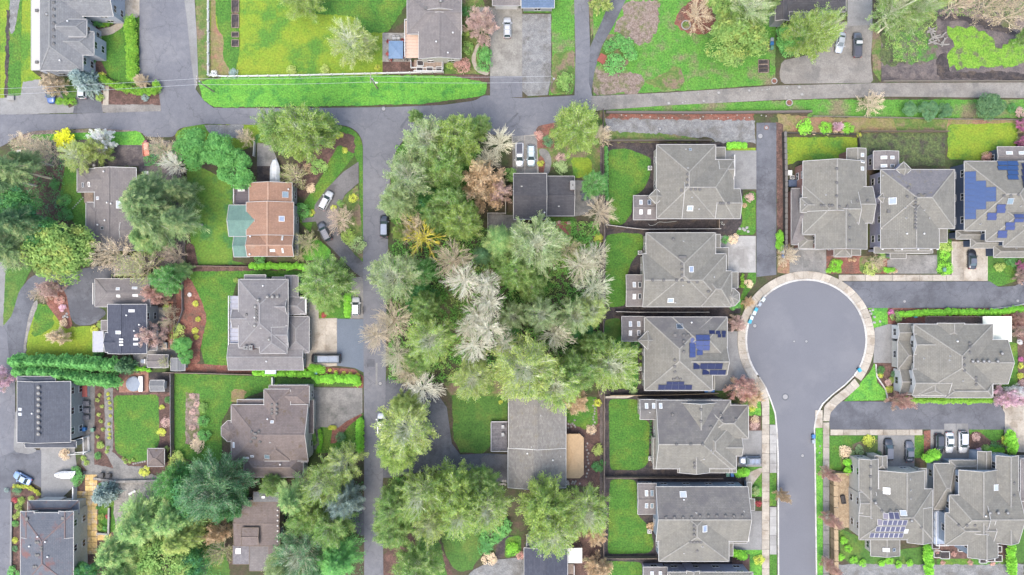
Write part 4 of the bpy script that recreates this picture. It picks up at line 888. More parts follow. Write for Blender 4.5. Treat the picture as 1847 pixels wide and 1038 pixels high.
house('house', 'navy-walled house with blue solar panels over its west roof slope, black car on its drive', [
    (1739, 291, 1880, 417, 'xhh', 5.8), (1777, 352, 1900, 436, 'xhh', 5.8), (1809, 380, 1900, 446, 'xhh', 5.8), (1798, 265, 1900, 300, 'xgg', 3.6, {'p': .15, 'r': sh_tp}),
    (1724, 416, 1778, 432, 'xhh', 3.3), (1750, 430, 1812, 448, 'xhh', 3.3), (1792, 444, 1880, 465, 'xhh', 3.4)],
    navyw, sh_g, sky=[(1822, 363, 11, 11, 'g'), (1820, 276.5, 12, 6), (1842, 276.5, 10, 6)],
    vents=[(1811, 354), (1823, 353), (1836, 352), (1841, 372, 'p'), (1768, 404, 'p'), (1833, 449, 'p')],
    pv=[(1741, 310, 1759, 396, 1, 8, pv_b), (1759, 327, 1777, 378, 1, 5, pv_b), (1777, 338, 1795, 364, 1, 3, pv_b), (1799, 291, 1817, 308, 1, 2, pv_b), (1817, 291, 1836, 325, 1, 4, pv_b),
        (1797, 369, 1813, 384, 1, 2, pv_p), (1780, 384, 1797, 397, 1, 2, pv_p), (1829, 387, 1846, 401, 1, 2, pv_p), (1813, 401, 1830, 415, 1, 2, pv_p), (1799, 416, 1816, 429, 1, 2, pv_p), (1843, 295, 1860, 340, 1, 4, pv_m)])
house('house', 'large grey house east of the cul-de-sac with gabled white front dormers', [
    (1648, 585, 1791, 717, 'yhh', 5.6, {'p': .36}), (1728, 613, 1818, 693, 'xgg', 5.6), (1690, 583, 1740, 612, 'ygh', 5.6), (1648, 603, 1705, 640, 'xgg', 5.7, {'w': white, 'p': .55}), (1645, 666, 1710, 714, 'xgg', 5.7, {'w': white, 'p': .5}),
    (1657, 690, 1705, 714, 'ygh', 5.6), (1705, 692, 1790, 718, 'xhh', 5.6, {'p': .6}), (1619, 584, 1674, 616, 'xgh', 3.4, {'w': white}), (1619, 613, 1652, 668, 'xhh', 3.4), (1622, 664, 1650, 712, 'xgg', 3.3, {'w': white})],
    cream, sh_g, vents=[(1753, 652, 't'), (1762, 652, 't'), (1773, 652, 't'), (1782, 652, 't'), (1798, 652, 't'), (1806, 638, 't'), (1749, 620), (1749, 627), (1749, 636), (1739, 647), (1739, 659), (1739, 669), (1760, 682), (1760, 688), (1760, 694), (1667, 647, 'p'), (1714, 643, 'p'), (1713, 650, 'p'), (1737, 687, 'p'), (1726, 616, 'w')], garage=[(1626, 608, 4.8, 'w')])
house('house', 'cream-walled grey house with a white-framed solar array on its south slope', [
    (1549, 828, 1584, 930, 'ygg', 5.6, {'p': .5}), (1585, 849, 1668, 935, 'ygg', 5.6), (1549, 882, 1682, 974, 'xhh', 5.6, {'p': .46}), (1549, 888, 1580, 926, 'xgg', 5.9, {'p': .3}), (1636, 915, 1682, 979, 'ygg', 5.6),
    (1656, 845, 1671, 890, 'F', 3.4), (1570, 972, 1623, 1003, 'ygg', 3.5, {'p': .25}), (1578, 822, 1600, 850, 'ygh', 5.0)],
    cream, sh_g, sky=[(1599, 885.5, 12, 12), (1629, 926, 12, 10), (1634, 958, 7, 9), (1598, 992, 12, 7), (1612, 992, 6, 6, 'd')],
    vents=[(1570, 842), (1570, 860), (1570, 882), (1578, 907, 't'), (1590, 922), (1606, 922), (1617, 922), (1641, 865, 'p'), (1642, 885, 'p'), (1642, 900, 'p'), (1643, 939, 't'), (1661, 952), (1572, 935, 'p')],
    pv=[(1593, 925.5, 1622, 936.5, 3, 1, pv_l), (1583, 937, 1636, 948, 6, 1, pv_l), (1579, 948.5, 1632, 959.5, 6, 1, pv_l), (1568, 960, 1629, 970.5, 7, 1, pv_l)], garage=[(1622, 850, 4.8, 'n')])
house('house', 'blue-grey-walled grey house behind three parked cars, light blue deck at its southwest corner', [
    (1729, 848, 1800, 960, 'ygg', 5.6), (1796, 822, 1837, 980, 'ygg', 5.6, {'p': .5}), (1712, 893, 1785, 975, 'xhg', 5.6), (1704, 925, 1790, 984, 'xhg', 5.6), (1745, 925, 1800, 1006, 'ygg', 5.6), (1775, 885, 1837, 980, 'xgg', 5.6, {'p': .38}),
    (1684, 836, 1722, 920, 'xhh', 3.4, {'p': .3}), (1712, 830, 1768, 852, 'xhh', 3.4, {'p': .3}), (1763, 814, 1788, 850, 'ygg', 3.8), (1702, 922, 1716, 956, 'F', 3.4)],
    bluew, sh_g, sky=[(1797, 879.5, 13, 11, 'w')], vents=[(1829, 872), (1829, 894), (1784, 925, 't'), (1799, 925, 't'), (1816, 925, 't'), (1729, 948), (1744, 948), (1758, 948), (1781, 953, 'p'), (1781, 965, 'p'), (1777, 931, 'w')])
house('house', 'pinkish-walled grey house at the right edge, east of the blue-grey one', [(1840, 828, 1940, 905, 'xhh', 5.6, {'w': plain('pink_siding', (.42, .37, .38), .8)}), (1834, 880, 1900, 945, 'xhh', 3.4)], cream, sh_tp)
# centre and left
house('house', 'black-roofed gabled house in two steps with a brick chimney, two vehicles parked north of it', [
    (926, 313, 986, 396, 'xgg', 5.2, {'p': .3}), (985, 318, 1036, 390, 'xgg', 4.0, {'p': .3})], greyw, sh_bk, chim=[(1032, 336, 8, 15, 1.3)], vents=[(982, 384, 'w'), (941, 337, 'p'), (1008, 372, 'p')])
house('house', 'long house with coarse weathered grey roof between grey deck and tan cover', [
    (917, 716, 1021, 809, 'ygg', 4.4, {'p': .25, 'w': brownw}), (916, 808, 1021, 880, 'ygg', 4.2, {'p': .25, 'f': .44, 'w': brownw})], beige, sh_ol, trim=white_d,
    vents=[(951, 818, 'w'), (959, 807, 'p'), (997, 830, 'w'), (1011, 824, 'p'), (975, 750, 'p')])
house('house', 'navy-roofed house at the bottom centre with a white canopy beside it', [
    (945, 988, 1024, 1075, 'ygg', 4.4, {'p': .25}), (950, 965, 1000, 992, 'xgg', 4.0, {'p': .2})], bluew, sh_nv, vents=[(1010, 1001, 'w'), (976, 1003, 'p')])
house('house', 'grey-roofed house at the top left corner with a white-railed west gallery and a vent row', [
    (72, -40, 150, 128, 'ygh', 5.6, {'f': .35}), (108, -40, 205, 30, 'xgg', 5.6), (105, 35, 157, 67, 'xgh', 6.4, {'p': .5}), (110, 57, 170, 100, 'xgh', 5.6), (57, -40, 74, 127, 'F', 4.2, {'r': gutm})],
    plain('lilac_siding', (.42, .44, .50), .8), sh_gb, vents=vrow((97, 5), (97, 79), 7) + [(86, 27, 't'), (123, 39, 'w'), (109, 110, 'w'), (67, 20, 'b'), (67, 113, 'b')])
house('house', 'brown-roofed house at the top edge beside a pale paved patio', [
    (755, 26, 832, 107, 'ygg', 4.6, {'p': .3}), (734, -10, 833, 62, 'xhg', 4.5, {'p': .28}), (756, -50, 832, 20, 'ygg', 4.8, {'p': .35})], cream, sh_tp, vents=[(768, 15, 'b'), (817, 60, 'w'), (787, 76, 'w'), (808, 96, 'w'), (795, 3, 't')])
house('garage', 'small grey-roofed garage at the head of the concrete drive, top edge', [(888, -40, 939, 11, 'xgg', 3.0, {'p': .3})], cream, sh_tp, cat='garage', garage=[(913, 13, 4.8, 's')])
house('garage', 'blue-roofed carport next to the grey garage at the top edge', [(940, -40, 1000, 15, 'xgg', 3.2, {'p': .3})], greyw, shingle('roof_blue', (.10, .15, .23), (.12, .17, .26)), cat='garage')
house('house', 'dark grey house at the top right, half hidden by a spreading green tree', [
    (1398, -30, 1424, 38, 'ygg', 5.0), (1415, -40, 1526, 22, 'xhh', 5.0)], greyw, sh_bk, windows=True)
house('house', 'low taupe-roofed house beneath the leaning firs on the left', [
    (170, 303, 246, 452, 'ygg', 3.6, {'p': .25, 'f': .42}), (139, 304, 200, 347, 'xhg', 3.6, {'p': .25}), (155, 365, 190, 430, 'yhh', 3.4, {'p': .2}), (220, 380, 262, 452, 'xgh', 3.5, {'p': .25})],
    brownw, sh_tp, sky=[(176.5, 358, 6, 6), (214.5, 369.5, 9, 14), (150, 334, 4, 9, 'd'), (161, 333, 4, 9, 'd'), (185, 412, 6, 6, 'd')], vents=[(194, 366, 'w'), (201, 368, 'w'), (190, 398, 'w'), (177, 406, 'w'), (188, 310, 'w'), (171, 299, 't')], trim=white_d)
house('shed', 'small grey-roofed carport between the taupe and the navy houses', [(207, 462, 242, 496, 'xgg', 2.8, {'p': .15})], greyw, sh_tp, cat='shed')
house('house', 'terracotta-tiled house with green metal roofs on its west wing', [
    (449, 330, 527, 368, 'ygg', 5.2, {'p': .34}), (444, 365, 530, 425, 'ygg', 5.4, {'p': .34}), (446, 424, 530, 463, 'xgg', 5.3, {'p': .5}), (466, 400, 504, 463, 'ygg', 5.3, {'p': .5}),
    (413, 370, 462, 427, 'xgg', 4.9, {'p': .34, 'r': metal_g}), (422, 425, 450, 464, 'xgg', 4.8, {'p': .34, 'r': metal_g}), (524, 425, 538, 461, 'F', 3.4, {'r': sh_gb})],
    greyw, tile_t, sky=[(514.5, 351.5, 11, 11, 'g'), (508, 395, 10, 10, 'b'), (491.5, 452, 9, 5), (510, 452, 3, 9), (509.5, 430, 3, 9)], vents=[(521, 342, 'w'), (452, 427, 'w'), (451, 459, 'w')])
house('house', 'mid-grey house with a railed lavender west deck and many roof angles, long van in front', [
    (430, 504, 520, 628, 'yhh', 5.8), (468, 590, 518, 638, 'ygh', 5.85), (470, 540, 517, 567, 'xhg', 5.9, {'p': .6}), (498, 588, 520, 621, 'xgg', 5.95, {'w': white}), (419, 558, 465, 592, 'xgg', 5.5, {'p': .5}),
    (412, 620, 548, 668, 'xgg', 3.4, {'p': .3}), (514, 571, 558, 637, 'yhh', 3.5, {'p': .35}), (514, 497, 538, 542, 'ygh', 3.4, {'p': .35}), (516, 536, 553, 568, 'xgh', 3.6, {'p': .5}), (441, 496, 480, 510, 'F', 4.6), (491, 500, 515, 508, 'F', 4.0), (542, 537, 553, 566, 'F', 3.6, {'r': white_d})],
    greyw, sh_7, vents=[(466, 542, 't'), (483, 536, 't'), (492, 536, 't'), (501, 536, 't')] + vrow((463, 561), (463, 578), 4) + [(461, 554, 't'), (460, 573, 'w'), (460, 588, 't'), (486, 613, 't'), (445, 568), (481, 652, 'w'), (475, 516, 'w'), (450, 584, 'p'), (470, 592, 'p')], chim=[(446, 627, 7, 6, 1.0), (455, 627, 6, 8, 1.0)], garage=[(557, 600, 4.8, 'e')])
house('house', 'brown-roofed house with a faceted west turret and dark concrete court to its east', [
    (417, 730, 556, 832, 'xhg', 5.7, {'p': .42}), (476, 702, 524, 775, 'yhg', 5.7, {'p': .5}), (485, 695, 558, 735, 'xhh', 5.2, {'p': .4}), (399, 759, 437, 797, 'O', 5.5), (476, 776, 524, 832, 'yhh', 5.75, {'p': .5}),
    (440, 820, 547, 861, 'xhh', 5.0, {'p': .6}), (520, 800, 556, 834, 'xhh', 5.2), (428, 721, 476, 731, 'F', 4.6), (534, 756, 556, 780, 'F', 4.6), (540, 795, 557, 816, 'F', 4.6), (556, 722, 566, 782, 'F', 3.4, {'r': sh_br})],
    white_d, sh_br, sky=[(422, 803, 4, 10), (491, 761.5, 6, 5), (482, 824, 11, 8, 'g'), (444, 826, 10, 3.5), (455, 823, 6, 4)],
    vents=[(x, y) for x in (491, 499) for y in (730, 739, 746)] + [(454, 779), (467, 779), (459, 783), (462, 783), (457, 790), (461, 790), (453, 797), (469, 797), (483, 756, 'w'), (506, 838, 'w'), (487, 798, 'p')], chim=[(501, 863, 15, 8, .4, white_d)], garage=[(565, 740, 4.8, 'e')])
house('house', 'brown flat-roofed house among conifers near the bottom left, with a raised roof box', [
    (422, 903, 505, 985, 'xgg', 4.2, {'p': .1}), (457, 887, 503, 906, 'F', 4.6, {'r': sh_gb}), (436, 952, 467, 985, 'xgg', 5.2, {'p': .2}), (420, 983, 452, 1018, 'F', 3.0, {'r': deck_g, 'w': brownw}), (450, 985, 500, 1030, 'F', 3.8, {'r': sh_tp}), (485, 960, 497, 1050, 'F', 3.9)],
    brownw, sh_br, trim=brownw, sky=[(483, 890, 6, 4), (475, 897, 6, 4), (430, 994, 9, 10, 'g')], vents=[(501.5, 920 + 9.3 * i, 'w') for i in range(7)])
house('garage', 'long grey garage wing with four white skylights on the left court', [(171, 503, 272, 554, 'xhg', 4.0, {'p': .28})], greyw, sh_tp, cat='garage', sky=[(213, 521.5, 7, 5), (214, 534, 7, 5), (243.5, 520, 10, 4.5), (244.5, 533, 10, 4.5)], garage=[(172, 530, 4.8, 'w')])
house('house', 'navy-roofed house with a white glazed sunroom facing the yellow-green lawn', [
    (194, 549, 265, 638, 'ygg', 6.0, {'p': .3, 'f': .42}), (190, 600, 218, 636, 'xgg', 6.0, {'p': .35}), (183, 578, 197, 597, 'F', 3.2, {'r': sh_tp}), (262, 590, 284, 632, 'F', 4.0, {'r': sh_tp})],
    greyw, sh_nv, sky=[(237.5, 561, 10, 5), (214, 600, 12, 6), (219, 612.5, 7, 3), (219, 617.5, 7, 3), (219, 622.5, 7, 3), (245, 612, 8, 4.5), (245, 621, 8, 4.5)], vents=[(229, 569, 'w'), (252, 586, 'w'), (243, 597, 'w'), (244.5, 606, 'w')])
house('sunroom', 'white-framed glazed sunroom on the west side of the navy-roofed house', [(168, 598, 187, 635, 'F', 3.0, {'r': plain('sunroom_glass', (.30, .31, .36), .2, .6)})], white, sh_g, cat='sunroom')
house('shed', 'grey-roofed garden shed south of the navy-roofed house, left of two', [(266, 640, 304, 663, 'xgg', 2.4, {'p': .2})], greyw, sh_tp, cat='shed')
house('shed', 'small grey potting shed at the corner of the grey house lawn, right of two', [(308, 646, 334, 669, 'ygg', 2.4, {'p': .25})], greyw, sh_gb, cat='shed')
house('house', 'long navy-roofed house at the left edge with a line of round ridge vents', [
    (31, 688, 128, 798, 'ygg', 5.8, {'p': .2, 'f': .38}), (31, 679, 100, 700, 'yhg', 5.7, {'p': .15}), (46, 795, 138, 808, 'xgh', 3.4, {'p': .3})], greyw, shingle('slate_navy', (.082, .09, .108), (.1, .108, .128)),
    sky=[(37, 738.5, 7, 5), (37, 747.5, 7, 5)], vents=vrow((71, 699), (71, 783), 9, 't') + [(59, 746, 'w')])
house('house', 'slate-roofed house with rust-red stains at the bottom left corner, terrace to its east', [
    (37, 925, 133, 1060, 'yhh', 6.0, {'p': .3}), (37, 922, 62, 970, 'ygg', 6.0, {'p': .3}), (106, 922, 133, 970, 'ygg', 6.0, {'p': .3}), (50, 903, 143, 928, 'xhh', 3.4, {'p': .5})], cream, sh_sl,
    sky=[(40, 976, 6, 5), (41, 985, 6, 5)], vents=[(69, 968, 'w'), (83, 977, 'w'), (87, 1004, 'w'), (54, 985, 'w')] + [(x, y) for x in (66, 70) for y in (978, 1001)] + [(75, 987), (75, 992), (62, 1022), (66, 1022), (49, 936, 'b'), (114, 935, 'b')], garage=[(95, 900, 4.8, 'n')])
house('gazebo', 'square brown-roofed garden gazebo at the south end of the bright green lawn', [(266, 809, 297, 842, 'xhh', 2.6, {'p': .45, 'nw': 1})], brownw, sh_br, cat='gazebo', windows=False)
# ------------------------------------------------------------------ foliage
def leafmat(name, a, b, c=None, rand=.10):
    if name in MATS: return MATS[name]
    g = lambda v: tuple(min(.72, x * 1.6 + .006) for x in v)
    m = mottle(name, g(a), g(b), .55, g(c) if c else None, .35, 4.0, .3, rough=.65, rand=rand, contrast=.16, spec=.2, leaf=True)
    nt = m.node_tree; bs = nt.nodes['Principled BSDF']
    tr = nt.nodes.new('ShaderNodeBsdfTranslucent'); mx = nt.nodes.new('ShaderNodeMixShader'); mx.inputs[0].default_value = .45
    nt.links.new(bs.inputs['Base Color'].links[0].from_socket, tr.inputs[0])
    out = [n for n in nt.nodes if n.type == 'OUTPUT_MATERIAL'][0]
    nt.links.new(bs.outputs[0], mx.inputs[1]); nt.links.new(tr.outputs[0], mx.inputs[2]); nt.links.new(mx.outputs[0], out.inputs[0])
    return m
L_ = {
 'green': leafmat('leaf_green', (.075, .155, .035), (.155, .24, .065), (.20, .255, .08)),
 'lime': leafmat('leaf_lime', (.13, .20, .04), (.22, .28, .07), (.10, .18, .045)),
 'dense': leafmat('leaf_dense', (.045, .15, .035), (.11, .25, .07), (.08, .20, .045)),
 'dark': leafmat('leaf_dark', (.03, .10, .025), (.065, .17, .045), (.04, .13, .06)),
 'teal': leafmat('needle_teal', (.04, .10, .045), (.085, .165, .075), (.07, .13, .05)),
 'fir': leafmat('needle_fir', (.055, .105, .04), (.125, .175, .07), (.165, .195, .085)),
 'firdark': leafmat('needle_dark', (.03, .075, .032), (.07, .125, .055), (.055, .105, .04)),
 'cedar': leafmat('needle_cedar', (.07, .15, .045), (.16, .24, .08), (.20, .25, .09)),
 'sage': leafmat('leaf_sage', (.12, .18, .07), (.21, .265, .12), (.18, .215, .09)),
 'olive': leafmat('leaf_olive', (.17, .225, .055), (.26, .295, .09), (.13, .20, .05)),
 'spruce': leafmat('needle_blue', (.10, .14, .13), (.20, .25, .235), (.13, .18, .15)),
 'arbor2': leafmat('evergreen_olive', (.07, .135, .03), (.145, .21, .055), (.17, .2, .05)),
 'arbor': leafmat('arborvitae', (.09, .25, .02), (.17, .34, .035), (.07, .2, .02)),
 'hedge': leafmat('hedge_leaf', (.08, .19, .02), (.15, .27, .03), (.2, .27, .03)),
 'yellow': leafmat('leaf_yellow', (.23, .26, .04), (.34, .35, .06), (.16, .22, .04)),
 'gold': leafmat('blossom_gold', (.60, .46, .02), (.70, .55, .03), None),
 'pink': leafmat('blossom_pink', (.36, .22, .27), (.46, .32, .36), (.30, .24, .22)),
 'magenta': leafmat('blossom_magenta', (.26, .07, .17), (.34, .12, .23), (.15, .2, .06)),
 'rose': leafmat('leaf_rose', (.25, .13, .11), (.31, .20, .165), (.22, .18, .12)),
 'mauve': leafmat('bud_mauve', (.25, .17, .15), (.33, .24, .21), (.22, .18, .12)),
 'bronze': leafmat('bud_bronze', (.27, .19, .11), (.34, .25, .16), (.23, .21, .12)),
 'tan': leafmat('bud_tan', (.32, .25, .17), (.42, .34, .24), (.26, .24, .12)),
 'white': leafmat('blossom_white', (.62, .62, .58), (.74, .74, .70), (.3, .34, .2)),
 'red': leafmat('leaf_red', (.22, .035, .045), (.30, .07, .07), (.15, .05, .04)),
 'fern': leafmat('undergrowth_leaf', (.06, .17, .03), (.12, .25, .05), (.17, .21, .06)),
}
bk_grey = mottle('bark_grey', (.30, .29, .25), (.42, .41, .35), 1.5, None, None, 8, .2, rand=.12, leaf=True)
bk_pale = mottle('bark_pale', (.62, .58, .46), (.80, .77, .64), 1.5, None, None, 8, .15, rand=.12, leaf=True)
bk_tan = mottle('bark_tan', (.40, .33, .23), (.52, .44, .32), 1.5, None, None, 8, .2, rand=.12, leaf=True)
bk_cream = mottle('bark_cream', (.46, .43, .31), (.60, .57, .43), 1.5, None, None, 8, .15, rand=.12, leaf=True)
bk_brown = mottle('bark_brown', (.12, .09, .07), (.19, .15, .12), 1.5, None, None, 8, .2, leaf=True)
bk_moss = mottle('bark_moss', (.48, .42, .03), (.58, .50, .07), 1.5, (.42, .36, .2), .8, 8, .2, leaf=True)
bk_sage = mottle('bark_lichen', (.40, .42, .28), (.52, .53, .39), 1.5, None, None, 8, .2, rand=.12, leaf=True)
def norm(v): return v / np.maximum(1e-9, np.linalg.norm(v, axis=1, keepdims=True))
def tubes(P0, P1, r0, r1):
    d = norm(P1 - P0); ref = np.where(np.abs(d[:, 2:3]) > .9, np.array([[1., 0, 0]]), np.array([[0., 0, 1]]))
    a = norm(np.cross(d, ref)); b = np.cross(d, a); n = len(P0); V = np.empty((n, 6, 3))
    for i in range(3):
        t = 2 * math.pi * i / 3; o = a * math.cos(t) + b * math.sin(t)
        V[:, i] = P0 + o * r0[:, None]; V[:, 3 + i] = P1 + o * r1[:, None]
    base = (np.arange(n) * 6)[:, None]
    F = np.concatenate([base + np.array([[0, 1, 4, 3]]), base + np.array([[1, 2, 5, 4]]), base + np.array([[2, 0, 3, 5]])], 1).reshape(-1, 4)
    return V.reshape(-1, 3), F
def quads(C, A, B):
    """leaf faces: centre, half axes A, B"""
    n = len(C); V = np.stack([C - A, C - B * .8, C + A, C + B * .8], 1).reshape(-1, 3); F = np.arange(n * 4).reshape(-1, 4); return V, F
def randdir(rng, n): v = rng.normal(size=(n, 3)); return norm(v)
def leaves_at(rng, C, s, up=.5, s2=.6):
    n = len(C); N = randdir(rng, n); N[:, 2] = np.abs(N[:, 2]) + up * 1.6; N = norm(N); t = norm(np.cross(N, randdir(rng, n))); b = np.cross(N, t)
    sz = s * rng.uniform(.65, 1.35, (n, 1)); return quads(C, t * sz, b * sz * s2)
def grow(rng, P, D, L, n, ang, k, bend=0.0, t0=.25):
    """n children on each parent (2-piece limb); returns start, direction, length"""
    N = len(P); i = np.repeat(np.arange(N), n); t = np.tile(np.linspace(t0, 1, n), N) + rng.uniform(-.05, .05, N * n); t = np.clip(t, .1, 1)
    S = P[i] + D[i] * (L[i] * t)[:, None]; S[:, 2] += bend * L[i] * t * t
    a = np.radians(rng.normal(ang, 9, N * n)) * (1.15 - .45 * t); pr = norm(np.cross(D[i], randdir(rng, N * n)))
    d = norm(D[i] * np.cos(a)[:, None] + pr * np.sin(a)[:, None] + np.array([[0, 0, .12]])); return S, d, L[i] * k * (1.2 - .6 * t) * rng.uniform(.7, 1.25, N * n)
def limbs_mesh(S, D, L, r, bend, rng):
    M = S + D * (L * .5)[:, None]; E = S + D * L[:, None]; M[:, 2] += bend * L * .25; E[:, 2] += bend * L
    M += rng.normal(size=M.shape) * (L * .03)[:, None]
    a = tubes(S, M, r, r * .7); b = tubes(M, E, r * .7, r * .3); return [a, b], E, M
def join(parts):
    V = np.concatenate([p[0] for p in parts]); off = 0; F = []
    for p in parts: F.append(p[1] + off); off += len(p[0])
    return V, np.concatenate(F)
def crown_tree(seed, R=6.0, H=15.0, nl=34, nb=8, nt=6, nleaf=0, leaf=.22, up=.15, lw=1.0, twig=.035, low=.45, leafstart=0.0, jit=.13, lv0=.72):
    """deciduous tree seen from above: trunk, limbs, branches, twigs and (optional) young leaves"""
    rng = np.random.default_rng(seed); parts = []
    tz = H * .8; lean = rng.normal(0, .3, 2)
    parts.append(tubes(np.array([[0, 0, -.3], [0, 0, H * .4]]), np.array([[0, 0, H * .4], [lean[0], lean[1], tz]]), np.array([R * .045, R * .034]), np.array([R * .034, R * .012])))
    g = np.arange(nl) * 2.39996 + rng.uniform(-.3, .3, nl); q = (np.arange(nl) + .5) / nl
    h0 = H * (low + (.8 - low) * q); el = np.radians(12 + 68 * q ** 1.3 + rng.normal(0, 6, nl))
    P = np.stack([lean[0] * q, lean[1] * q, h0], 1); D = np.stack([np.cos(g) * np.cos(el), np.sin(g) * np.cos(el), np.sin(el)], 1)
    tgt = R * rng.uniform(lv0, 1.84 - lv0, nl) * (1 - .35 * q); L = tgt / np.maximum(.38, np.cos(el)); L = np.minimum(L, R * 1.25)
    m, E1, M1 = limbs_mesh(P, D, L, np.full(nl, R * .019 * lw), up, rng); parts += m
    S2, D2, L2 = grow(rng, P, D, L, nb, 30, .46, up * .5, .28); m, E2, M2 = limbs_mesh(S2, D2, L2, np.full(len(S2), max(.028, R * .0085 * lw)), up * .4, rng); parts += m
    S3, D3, L3 = grow(rng, S2, D2, L2, nt, 30, .5, 0, .2); m, E3, M3 = limbs_mesh(S3, D3, L3, np.full(len(S3), twig), 0, rng); parts += m
    wood = join(parts); lv = None
    if nleaf:
        C = []; DD = []
        for _ in range(nleaf):
            t = rng.uniform(.1, 1.15, len(S3)); C.append(S3 + D3 * (L3 * t)[:, None] + rng.normal(0, jit, (len(S3), 3))); DD.append(D3)
        C = np.concatenate(C); DD = norm(np.concatenate(DD) + rng.normal(0, .45, C.shape)); keep = np.hypot(C[:, 0], C[:, 1]) > leafstart * R * rng.uniform(.5, 1.1, len(C)); C = C[keep]; DD = DD[keep]
        wv = norm(np.cross(DD, np.array([[0, 0, 1.]]) + rng.normal(0, .45, C.shape))); sz = leaf * rng.uniform(.65, 1.35, (len(C), 1)); lv = quads(C, DD * sz * 1.45, wv * sz * .5)
    return wood, lv
def dome(seed, R=5.0, H=7.0, n=7000, leaf=.22, lumps=26, base=.15, pointy=0.0, inner=True):
    """evergreen / dense crown: leaf faces through a lumpy shell of clumps"""
    rng = np.random.default_rng(seed); 
    lc = randdir(rng, lumps * 2); lc = lc[lc[:, 2] > -.25][:lumps]; lr = rng.uniform(.26, .46, len(lc)); dist = rng.uniform(.62, .86, len(lc)); lc = lc * dist[:, None]
    k = rng.integers(0, len(lc), n); d = randdir(rng, n); d[:, 2] = np.abs(d[:, 2]) * .9 + d[:, 2] * .1
    C = lc[k] + d * (lr[k] * rng.uniform(.75, 1.08, n))[:, None]
    if pointy: C[:, :2] *= (1 - pointy * np.clip(C[:, 2:3], 0, 1))
    N = norm(d * .7 + randdir(rng, n) * .7 + np.array([[0, 0, .7]])); C = C * np.array([[R, R, H * (1 - base) * .5]]); C[:, 2] += H * (1 + base) * .5 * .95
    t = norm(np.cross(N, randdir(rng, n))); b = np.cross(N, t); s = leaf * rng.uniform(.6, 1.35, (n, 1)); V, F = quads(C, t * s, b * s * .55)
    parts = [tubes(np.array([[0., 0, -.2]]), np.array([[0, 0, H * .75]]), np.array([max(.04, R * .05)]), np.array([max(.02, R * .02)]))]
    L0 = lc * np.array([[R, R, H * .42]]); L0[:, 2] += H * .55
    parts.append(tubes(np.tile(np.array([[0., 0, H * .3]]), (len(L0), 1)), L0, np.full(len(L0), max(.03, R * .018)), np.full(len(L0), max(.015, R * .006))))
    return join(parts), (V, F)
def conifer(seed, R=4.5, H=22.0, wh=26, nbough=6, ns=15, low=.25, droop=.28, w=.10, sl=.34, lax=0.0, top=.98):
    rng = np.random.default_rng(seed); nb = wh * nbough; q = (np.arange(nb) + .5) / nb; q = q ** .9
    z = H * (low + (top - low) * q); az = np.arange(nb) * 2.39996 + rng.normal(0, .15, nb)
    L = R * (1 - q) ** .75 * rng.uniform(.55, 1.2, nb) + .35; el = np.radians(-6 + 38 * q + rng.normal(0, 5, nb))
    D = np.stack([np.cos(az) * np.cos(el), np.sin(az) * np.cos(el), np.sin(el)], 1); P = np.stack([0 * z, 0 * z, z], 1)
    parts = [tubes(np.array([[0, 0, -.3], [0, 0, H * .5]]), np.array([[0, 0, H * .5], [0., 0, H * .99]]), np.array([R * .075, R * .05]), np.array([R * .05, .03]))]
    m, E, M = limbs_mesh(P, D, L, np.full(nb, .05), -droop, rng); parts += m
    LV = []
    i = np.repeat(np.arange(nb), ns * 2); t = np.tile(np.repeat(np.linspace(.12, 1, ns), 2), nb); side = np.tile(np.array([1., -1]), nb * ns)
    C = P[i] + D[i] * (L[i] * t)[:, None]; C[:, 2] -= droop * L[i] * t * t
    fw = np.stack([D[i][:, 0], D[i][:, 1], D[i][:, 2] * 0 - .2 - lax], 1); fw = norm(fw); sd = np.stack([-np.sin(az[i]), np.cos(az[i]), -.1 + 0 * t], 1) * side[:, None]
    dr = norm(fw * .85 + sd * (.95 - .4 * t)[:, None] + rng.normal(0, .16, C.shape)); ln = (sl * L[i] * (1.12 - .75 * t) * rng.uniform(.6, 1.3, len(i)) + .18)
    wd = norm(np.cross(dr, np.array([[0, 0, 1.]]) + rng.normal(0, .35, C.shape)))
    c0 = C + dr * (ln * .5)[:, None]; V1 = quads(c0, dr * (ln * .55)[:, None], wd * (w * rng.uniform(.7, 1.4, len(i)))[:, None])
    # small secondary sprays for the ragged edge
    c1 = C + dr * (ln * rng.uniform(.4, 1.0, len(i)))[:, None] + rng.normal(0, .12, C.shape); d2 = norm(dr + rng.normal(0, .38, dr.shape)); w2 = norm(np.cross(d2, np.array([[0, 0, 1.]]) + rng.normal(0, .5, C.shape)))
    V2 = quads(c1, d2 * (ln * .42 + .1)[:, None], w2 * (w * .75)); V2[0][:, 2] += .05
    c3 = c1 + rng.normal(0, .2, C.shape) + np.array([[0, 0, .1]]); d3 = norm(dr + rng.normal(0, .8, dr.shape)); w3 = norm(np.cross(d3, np.array([[0, 0, 1.]]) + rng.normal(0, .7, C.shape)))
    V3 = quads(c3, d3 * (ln * .22 + .1)[:, None], w3 * (w * .7))
    return join(parts), join([V1, V2])
MESHES = {}
def two(name, gen): 
    (wv, wf), lf = gen; MESHES[name] = (mesh_np('trunk', wv, wf), mesh_np('crown', *lf) if lf else None)
